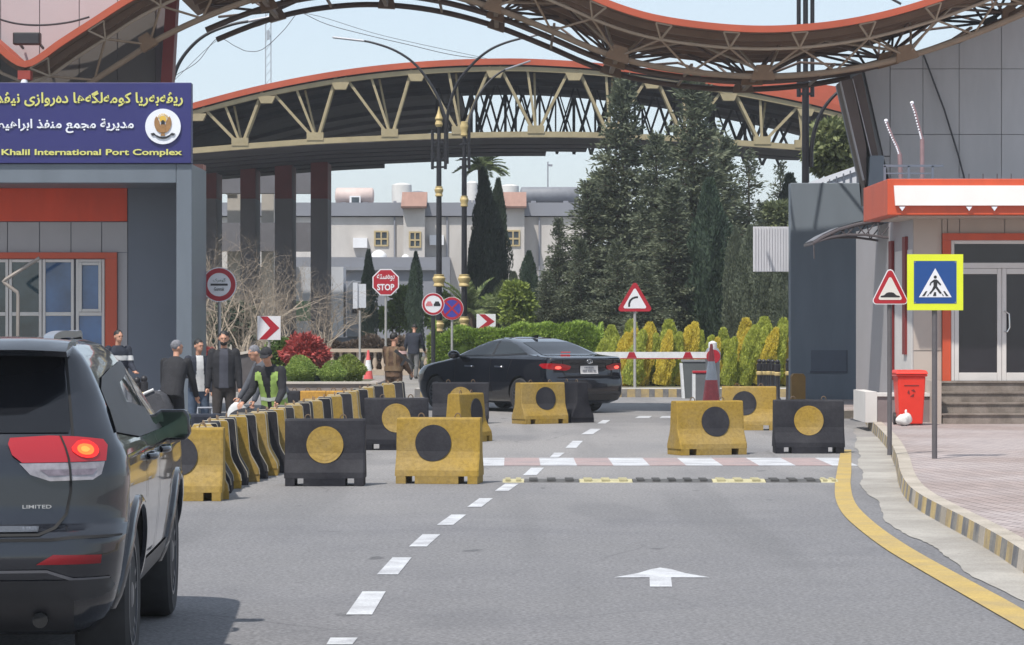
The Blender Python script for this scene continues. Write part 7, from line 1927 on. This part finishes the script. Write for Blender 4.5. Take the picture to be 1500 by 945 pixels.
def person(label, px, Y, H, yaw, top, trousers, hair, zb=0., lean=0., hip=.53, armL=(.05,.1,.2), armR=(.05,.1,.2), legL=(0,.0), legR=(0,.0), head=(0,0), inner=None, beard=False, cap=None, hairs='short', shirt=None, vest=None, coat_len=.0, group=None):
    """faces -Y before yaw. arm=(swing forward, out, elbow bend); leg=(thigh forward, knee bend)"""
    r = thing('person', label, 'person', (xat(px,Y),Y,zb), yaw); F = Vector((0,-1,0)); 
    hz = hip*H; hipc = Vector((0,0,hz))
    T = lambda v: hipc + rotx(v, lean)            # torso space, leans forward (towards -Y)
    tl = .30*H                                       # hip to shoulder
    neck = T(Vector((0,0,tl+.035*H))); hd = head[0]
    hc = neck + rotx(rotx(Vector((0,-.012*H,.085*H)), lean*.3), hd)
    R3 = Matrix.Rotation(head[1],3,'Z') @ Matrix.Rotation(hd+lean*.4,3,'X')
    hs = H/1.75
    # ---- joints
    sh = {s_: T(Vector((s_*.108*H,0,tl-.015*H))) for s_ in (-1,1)}
    el, wr, arm = {}, {}, {-1:armR, 1:armL}
    for s_ in (-1,1):
        sw, out, bend = arm[s_]
        d = rotx(Vector((s_*math.sin(out),0,-math.cos(out))), lean*.0 + sw*1.0)
        d = Vector((d.x, -abs(d.y) if sw >= 0 else abs(d.y), d.z))
        el[s_] = sh[s_] + d*.175*H
        d2 = rotx(Vector((s_*math.sin(out*.5)*(1 if bend < .9 else -.9),0,-math.cos(out*.5))), (sw+bend))
        d2 = Vector((d2.x, -abs(d2.y) if sw+bend >= 0 else abs(d2.y), -math.cos(sw+bend)*abs(math.cos(out*.5))))
        wr[s_] = el[s_] + d2.normalized()*.15*H; arm[s_] = d2.normalized()
    kn, an = {}, {}
    for s_, lg in ((-1,legR),(1,legL)):
        j = hipc + Vector((s_*.052*H,0,-.01*H)); th, kb = lg
        d = Vector((s_*.05, -math.sin(th), -math.cos(th))); kn[s_] = j + d.normalized()*.245*H
        d = Vector((s_*.0, math.sin(kb-th), -math.cos(kb-th))); an[s_] = kn[s_] + d*.245*H
    low = min(an[1].z, an[-1].z) - .038*H            # rest the lower foot on the ground
    r['rest'] = 0.0; del r['rest']
    r.location.z = zb - low
    # ---- body: one continuous skin (head, neck, trunk, arms, legs)
    b = MB()
    b.ball(hc+R3@Vector((0,.008*hs,.015*hs)), (.074*hs,.094*hs,.098*hs), 18, rot=R3); b.ball(hc+R3@Vector((0,-.028*hs,-.045*hs)), (.056*hs,.062*hs,.064*hs), 14, rot=R3)
    b.ball(hc+R3@Vector((0,-.058*hs,-.09*hs)), (.028*hs,.026*hs,.022*hs), 10, rot=R3)
    b.add(*_nose(hc, R3, hs)); 
    for s_ in (-1,1): b.ball(hc+R3@Vector((s_*.078*hs,.012*hs,-.012*hs)), (.012*hs,.024*hs,.034*hs), 10, rot=R3)
    b.ball(hc+R3@Vector((0,-.083*hs,.022*hs)), (.05*hs,.014*hs,.012*hs), 10, rot=R3)
    b.ball(hc+R3@Vector((0,-.086*hs,-.06*hs)), (.026*hs,.012*hs,.007*hs), 10, rot=R3)
    capsule(b, T(Vector((0,.005*H,tl-.01*H))), hc+R3@Vector((0,.01*hs,-.05*hs)), .052*hs, .05*hs)
    ex = rotx(Vector((1,0,0)),lean); ey = rotx(Vector((0,1,0)),lean)
    oval_loft(b, [(T(Vector((0,0,z*H))), wx*H, wy*H, ex, ey) for z, wx, wy in ((-.03,.075,.05),(0,.083,.056),(.1,.075,.052),(.2,.09,.058),(.27,.095,.055),(.305,.05,.04))])
    for s_ in (-1,1):
        capsule(b, sh[s_], el[s_], .03*H, .023*H); capsule(b, el[s_], wr[s_], .023*H, .016*H)
        capsule(b, hipc+Vector((s_*.052*H,0,-.01*H)), kn[s_], .05*H, .034*H); capsule(b, kn[s_], an[s_], .033*H, .022*H)
        palm = wr[s_]+arm[s_]*.04*H; capsule(b, wr[s_], palm, .018*H, .021*H, .62)
    body = fuse(b, 'body', M_skin, r, .011)
    # fingers: five unequal bent chains welded to each palm
    hb = MB()
    for s_ in (-1,1):
        d = arm[s_]; side_ = Vector((0,1,0)) if abs(d.y) < .8 else Vector((1,0,0)); side_ = (side_-d*side_.dot(d)).normalized(); nrm = d.cross(side_)*s_
        base = wr[s_]+d*.045*H
        for k, ln in enumerate((.037,.043,.040,.031)):
            p0 = base + side_*(k-1.5)*.0115*H; p1 = p0 + (d+nrm*.15).normalized()*ln*.55*H; p2 = p1 + (d*.7+nrm*.75).normalized()*ln*.5*H
            hb.tube([p0,p1,p2], [.0055*H,.005*H,.004*H], 6)
        p0 = wr[s_]+d*.02*H - side_*.015*H; p1 = p0+(d*.6-side_*.8+nrm*.3).normalized()*.026*H; p2 = p1+(d*.95+nrm*.3).normalized()*.02*H
        hb.tube([p0,p1,p2], [.0065*H,.0058*H,.0045*H], 6)
    # the fingers join the body mesh itself
    fb = hb.build('fingers_tmp', M_skin, None, smooth=60)
    bm = bmesh.new(); bm.from_mesh(body.data); bm.from_mesh(fb.data); bm.to_mesh(body.data); bm.free(); q = fb.data; bpy.data.objects.remove(fb); bpy.data.meshes.remove(q)
    # eyes
    e = MB()
    for s_ in (-1,1): e.ball(hc+R3@Vector((s_*.031*hs,-.086*hs,.004*hs)), (.011*hs,.007*hs,.007*hs), 8, rot=R3)
    e.build('eyes', M_eye, r, smooth=180)
    # ---- trousers and shoes
    t = MB()
    oval_loft(t, [(T(Vector((0,0,z*H))), wx*H, wy*H, ex, ey) for z, wx, wy in ((-.075,.07,.055),(-.04,.095,.071),(0,.099,.073),(.05,.093,.066))])
    for s_ in (-1,1):
        capsule(t, hipc+Vector((s_*.052*H,0,-.015*H)), kn[s_], .06*H, .044*H); capsule(t, kn[s_], an[s_]+Vector((0,0,.012*H)), .044*H, .037*H)
    fuse(t, 'trousers', trousers, r, .014)
    sb_ = MB()
    for s_ in (-1,1):
        capsule(sb_, an[s_]+Vector((0,.012*H,-.014*H)), an[s_]+Vector((s_*.012*H,-.085*H,-.02*H)), .026*H, .021*H, .8)
    fuse(sb_, 'shoes', M_shoe, r, .009)
    # ---- jacket
    j = MB()
    low_z = -.045-coat_len
    secs = [(low_z,.106,.082),(.0,.108,.08),(.1,.104,.076),(.19,.116,.08),(.26,.118,.072),(.3,.085,.058),(.325,.045,.045)]
    oval_loft(j, [(T(Vector((0,.004*H,z*H))), wx*H, wy*H, ex, ey) for z, wx, wy in secs])
    for s_ in (-1,1): capsule(j, sh[s_], el[s_], .042*H, .034*H); capsule(j, el[s_], wr[s_]-arm[s_]*.004*H, .034*H, .026*H)
    jk = fuse(j, 'jacket', top, r, .012, 2)
    def strip_on(name, m_, fn_sel, grow, par=None):
        """a garment panel lying on the jacket: the chosen faces, pushed out a little"""
        bm = bmesh.new(); bm.from_mesh(jk.data)
        Ti = Matrix.Rotation(-lean,3,'X')
        dele = [f for f in bm.faces if not fn_sel(Ti @ (f.calc_center_median()-hipc)/H, f.calc_center_median())]
        bmesh.ops.delete(bm, geom=dele, context='FACES')
        bm.normal_update()
        for v in bm.verts: v.co += v.normal*grow
        me = bpy.data.meshes.new(name); bm.to_mesh(me); bm.free(); me.materials.clear(); me.materials.append(m_)
        o = bpy.data.objects.new(name, me); COL.objects.link(o); o.parent = par or jk; return o
    if shirt: strip_on('shirt_front', shirt, lambda p, w_: p.y < -.02 and abs(p.x) < .036+.02*(.3-p.z) and -.04 < p.z < .32, .006)
    def off_arm(w_):
        m_ = 9.
        for s_ in (-1,1):
            for a_, b_ in ((sh[s_]*.35+el[s_]*.65, el[s_]), (el[s_], wr[s_])):
                ab = b_-a_; t_ = max(0, min(1, (w_-a_).dot(ab)/ab.length_squared)); m_ = min(m_, (w_-a_-ab*t_).length)
        return m_ > .044*H
    if vest:
        strip_on('hi_vis_vest', vest, lambda p, w_: abs(p.x) < .108 and -.06 < p.z < .285 and not (p.y < 0 and abs(p.x) < .018+max(0,(p.z-.1))*.16) and off_arm(w_), .010)
        strip_on('reflective_band', M_refl, lambda p, w_: abs(p.x) < .112 and (.045 < p.z < .075) and off_arm(w_), .014)
    if inner == 'stripe': strip_on('white_stripe', M_cwht, lambda p, w_: .165 < p.z < .215, .007)
    if inner == 'webbing':
        strip_on('webbing_belt', M_camot, lambda p, w_: abs(p.x) < .12 and .03 < p.z < .085, .016); strip_on('webbing_strap', M_camot, lambda p, w_: .03 < abs(p.x) < .065 and .06 < p.z < .31, .013)
        strip_on('shoulder_patch', mat('patch_pale', srgb(214,176,170), .7, var=.1), lambda p, w_: p.x < -.085 and .23 < p.z < .27, .01)
    if inner == 'strap': strip_on('bag_strap', M_strap, lambda p, w_: abs(p.x-.03+(.3-p.z)*.12) < .010 and .05 < p.z < .31, .010)
    # ---- hair, beard, cap
    h = MB()
    if hairs == 'short': h.ball(hc+R3@Vector((0,.018*hs,.03*hs)), (.081*hs,.094*hs,.093*hs), 18, rot=R3)
    hm_ = h.build('hair', hair, r, smooth=180)
    bm = bmesh.new(); bm.from_mesh(hm_.data); Ri = R3.inverted()
    def hl(p): p = Ri @ (p-hc)/hs; return not (p.z > .05 or (p.y > -.01 and p.z > -.005) or (p.y > .04 and p.z > -.06))
    bmesh.ops.delete(bm, geom=[f for f in bm.faces if hl(f.calc_center_median())], context='FACES'); rnd_ = random.Random(int(px))
    for v in bm.verts: v.co += Vector((rnd_.uniform(-1,1),rnd_.uniform(-1,1),rnd_.uniform(-.5,1)))*.004
    bm.to_mesh(hm_.data); bm.free()
    if beard:
        bd = MB(); bd.ball(hc+R3@Vector((0,-.037*hs,-.07*hs)), (.060*hs,.058*hs,.050*hs), 16, rot=R3); bo = bd.build('beard', M_hairk, r, smooth=180)
        bm = bmesh.new(); bm.from_mesh(bo.data); bmesh.ops.delete(bm, geom=[f for f in bm.faces if (Ri @ (f.calc_center_median()-hc)/hs).z > -.058 and (Ri @ (f.calc_center_median()-hc)/hs).y < -.03 or (Ri @ (f.calc_center_median()-hc)/hs).z > -.02], context='FACES'); bm.to_mesh(bo.data); bm.free()
    if cap:
        c_ = MB(); c_.ball(hc+R3@Vector((0,.01*hs,.045*hs)), (.088*hs,.106*hs,.075*hs), 18, rot=R3)
        vs = [hc+R3@Vector((x*hs,y*hs,z*hs)) for x,y,z in ((-.07,-.07,.05),(.07,-.07,.05),(.055,-.15,.035),(0,-.165,.033),(-.055,-.15,.035),(-.07,-.07,.04),(.07,-.07,.04),(.055,-.15,.027),(0,-.165,.025),(-.055,-.15,.027))]
        c_.add(vs, [(0,4,3,2,1),(5,6,7,8,9),(0,1,6,5),(1,2,7,6),(2,3,8,7),(3,4,9,8),(4,0,5,9)]); c_.build('cap', cap, r, smooth=50)
    loc = r.location.copy(); W = lambda v: loc + Matrix.Rotation(yaw,3,'Z') @ v
    return r, {s_: W(wr[s_]+arm[s_]*.05*H) for s_ in (-1,1)}, {s_: W(sh[s_]) for s_ in (-1,1)}
def _nose(hc, R3, hs):
    P = [Vector(p)*hs for p in ((0,-.088,.02),(-.017,-.085,-.03),(.017,-.085,-.03),(0,-.116,-.024),(-.01,-.06,0),(.01,-.06,0))]
    return [hc+R3@p for p in P], [(0,1,3),(0,3,2),(1,2,3),(0,4,1),(0,2,5),(0,5,4),(4,5,2,1)]

# one man by the office in a striped jumper, arms bent
person('man in dark jumper with white chest stripe beside the orange window frame', 173, 52.5, 1.66, R(28), M_cnavy, M_gtro, M_hairk, inner='stripe', armL=(.25,.12,.9), armR=(.1,.1,.5), legL=(.08,.05), legR=(-.05,.05), head=(.05,.15))
# stooping grey haired man seen from behind with a bag
_, hA, sA = person('grey haired man in black jacket seen from behind carrying a big bag', 252, 43.4, 1.60, R(168), M_cblk, M_cblk, M_hairg, lean=.42, hip=.47, armL=(.2,.12,.15), armR=(.25,.2,.15), legL=(.45,.7), legR=(.2,.5), head=(-.15,-.75), coat_len=.03)
person('man in open black jacket over white shirt and blue jeans, arm bent', 291, 46.5, 1.53, R(18), M_cnavy, M_jean, M_hairk, armR=(.35,.2,1.2), armL=(.05,.08,.2), legL=(.05,.05), legR=(-.04,.04), shirt=M_cwht, head=(.05,.4))
_, hD, sD = person('bearded man in dark vest over grey shirt standing by the barriers', 328, 46.0, 1.66, R(4), M_cblk, M_cdkb, M_hairk, armR=(.06,.16,.15), armL=(.06,.16,.15), legL=(.0,.0), legR=(.12,.1), shirt=mat('shirt_slate', (.05,.052,.068), .85, var=.15, scale=9), beard=True, head=(.12,0))
_, hE, sE = person('grey haired man in dark jacket bending down with bags behind the hi-vis worker', 408, 43.5, 1.60, R(-66), M_cgrey, M_cblk, M_hairg, lean=.62, hip=.46, armL=(.3,.08,.1), armR=(.45,.12,.1), legL=(.5,.75), legR=(.3,.6), head=(.15,0))
_, hF, sF = person('worker in lime hi-vis vest and dark cap crouching at the barrier line', 402, 40.2, 1.62, R(-24), M_cblk, M_cblk, M_hairk, lean=.30, hip=.43, armL=(.2,.18,.7), armR=(.25,.18,.7), legL=(.75,1.25), legR=(.6,1.15), vest=M_vest, cap=M_cblk, head=(.28,.25))
_, hS, sS = person('soldier in brown camouflage seen from behind at the end of the barrier line', 577, 57.5, 1.60, R(158), M_camo, M_camo, M_hairk, armL=(.5,.15,.9), armR=(.2,.15,.6), inner='webbing', legL=(.05,.05), legR=(-.05,.03), head=(.05,-.5))
person('man in dark navy jacket and grey trousers walking away before the balustrade', 606, 97, 1.80, R(172), M_cnavy, M_gtro, M_hairk, lean=.12, armL=(-.15,.22,.3), armR=(.2,.25,.5), legL=(.28,.15), legR=(-.22,.25), head=(.35,.1), coat_len=.02)

# ---- what they carry
def lump(name, label, cat, c, dims, m_, seed, strap=None):
    t = thing(name, label, cat, c); mb = MB(); mb.ball((0,0,dims[2]), dims, 20)
    o = mb.build('bag_body', m_, t, smooth=180); d = o.modifiers.new('folds','DISPLACE'); tx = bpy.data.textures.new('folds','CLOUDS'); tx.noise_scale = .16; d.texture = tx; d.strength = .07; d.mid_level = .5
    if strap:
        mb = MB(); mb.tube([Vector(p)-Vector(c) for p in strap], .014, 6); mb.build('strap', M_strap if 'grey' in label else m_, t, smooth=60)
    return t
p = hA[1]; Yb_ = 43.2
bg2 = thing('travel_bag', 'big dark grey travel bag with pale piping held by the grey haired man', 'bag', (xat(222,Yb_),Yb_,.18))
mb = MB(); prof = [(-.34,0),(.28,0),(.33,.12),(.31,.42),(.22,.62),(.05,.68),(-.12,.6),(-.3,.38),(-.37,.15)]
mb.prism(prof, lambda u_,v_,t: (u_,t,v_), -.16, .16); mb.build('bag_body', mat('bag_charcoal', (.05,.05,.058), .7, var=.2, scale=8, bump=.4), bg2, bevel=.06, smooth=50)
mb = MB(); P = [Vector((a,-.165,b)) for a, b in ((-.37,.15),(-.31,.36),(-.2,.52),(-.08,.63),(.05,.685))]; mb.tube(P, .02, 8); mb.build('piping', M_cwht, bg2, smooth=60)
o_b = Vector(bg2.location); mb = MB(); mb.tube([Vector((.1,0,.66)), (hA[1]-o_b)*.5+Vector((.05,0,.4)), hA[1]-o_b], .014, 6); mb.build('strap', M_strap, bg2, smooth=60)
c = hE[-1]; lump('carrier_bag', 'white plastic carrier bag held by the bending man', 'bag', (c.x,c.y,c.z-.40), (.15,.11,.2), M_cwht, 3, [(c.x,c.y,c.z-.06),(c.x,c.y,c.z+.02)])
c = hE[1]; lump('holdall', 'black holdall hanging from the bending man other hand', 'bag', (c.x-.12,c.y,max(.01,c.z-.42)), (.24,.13,.19), M_cblk, 4, [(c.x-.12,c.y,c.z-.1),(c.x,c.y,c.z+.02)])
# soldier's rifle slung across, muzzle down to the right
rf = thing('rifle', 'black rifle slung at the right side of the soldier', 'rifle', (xat(588,57.2),57.1,zat(524,57.1)))
mb = MB(); q0, q1 = Vector((-.12,0,.14)), Vector((.26,0,-.16)); d = (q1-q0).normalized()
mb.bar(q0, q0+d*.2, .035, .06); mb.build('stock', M_black, rf); mb = MB(); mb.bar(q0+d*.202, q0+d*.36, .04, .055); mb.bar(q0+d*.26+Vector((-.02,0,-.02)), q0+d*.24+Vector((-.07,0,-.14)), .025, .05); mb.build('receiver', M_black, rf); mb = MB(); mb.tube([q0+d*.36, q1], .013, 8); mb.bar(q0+d*.362, q0+d*.44, .035, .04); mb.build('barrel', M_black, rf, smooth=50)
# loose luggage on the ground behind the nearest barrier
lg = thing('suitcase', 'dark suitcase with handle standing between the nearest barrier and the jeans', 'suitcase', (xat(300,41),41.,0), R(20))
mb = MB(); mb.box(-.22,.22,-.14,.14,.05,.58); mb.build('shell', M_cnavy, lg, bevel=.04); mb = MB(); mb.tube([(-.1,0,.58),(-.1,0,.66),(.1,0,.66),(.1,0,.58)], .012, 6); mb.build('handle', M_strap, lg)
for sx in (-.18,.18):
    for sy in (-.09,.09):
        mb = MB(); mb.lathe([(.028,-.015),(.028,.015)], (sx,sy,.028), 12, axis='x'); mb.build('caster', M_black, lg)
# ================================================================== AIR
hm = bpy.data.materials.new('haze'); hm.use_nodes = True; t = hm.node_tree; t.nodes.clear()
pv = t.nodes.new('ShaderNodeVolumePrincipled'); pv.inputs['Color'].default_value = (.92,.95,1.,1); pv.inputs['Density'].default_value = .00055; pv.inputs['Anisotropy'].default_value = .3
ou = t.nodes.new('ShaderNodeOutputMaterial'); t.links.new(pv.outputs[0], ou.inputs['Volume'])
mb = MB(); mb.box(-905,905,-45,1805,-1,40); o = mb.build('haze', hm); tag(o, kind='stuff')
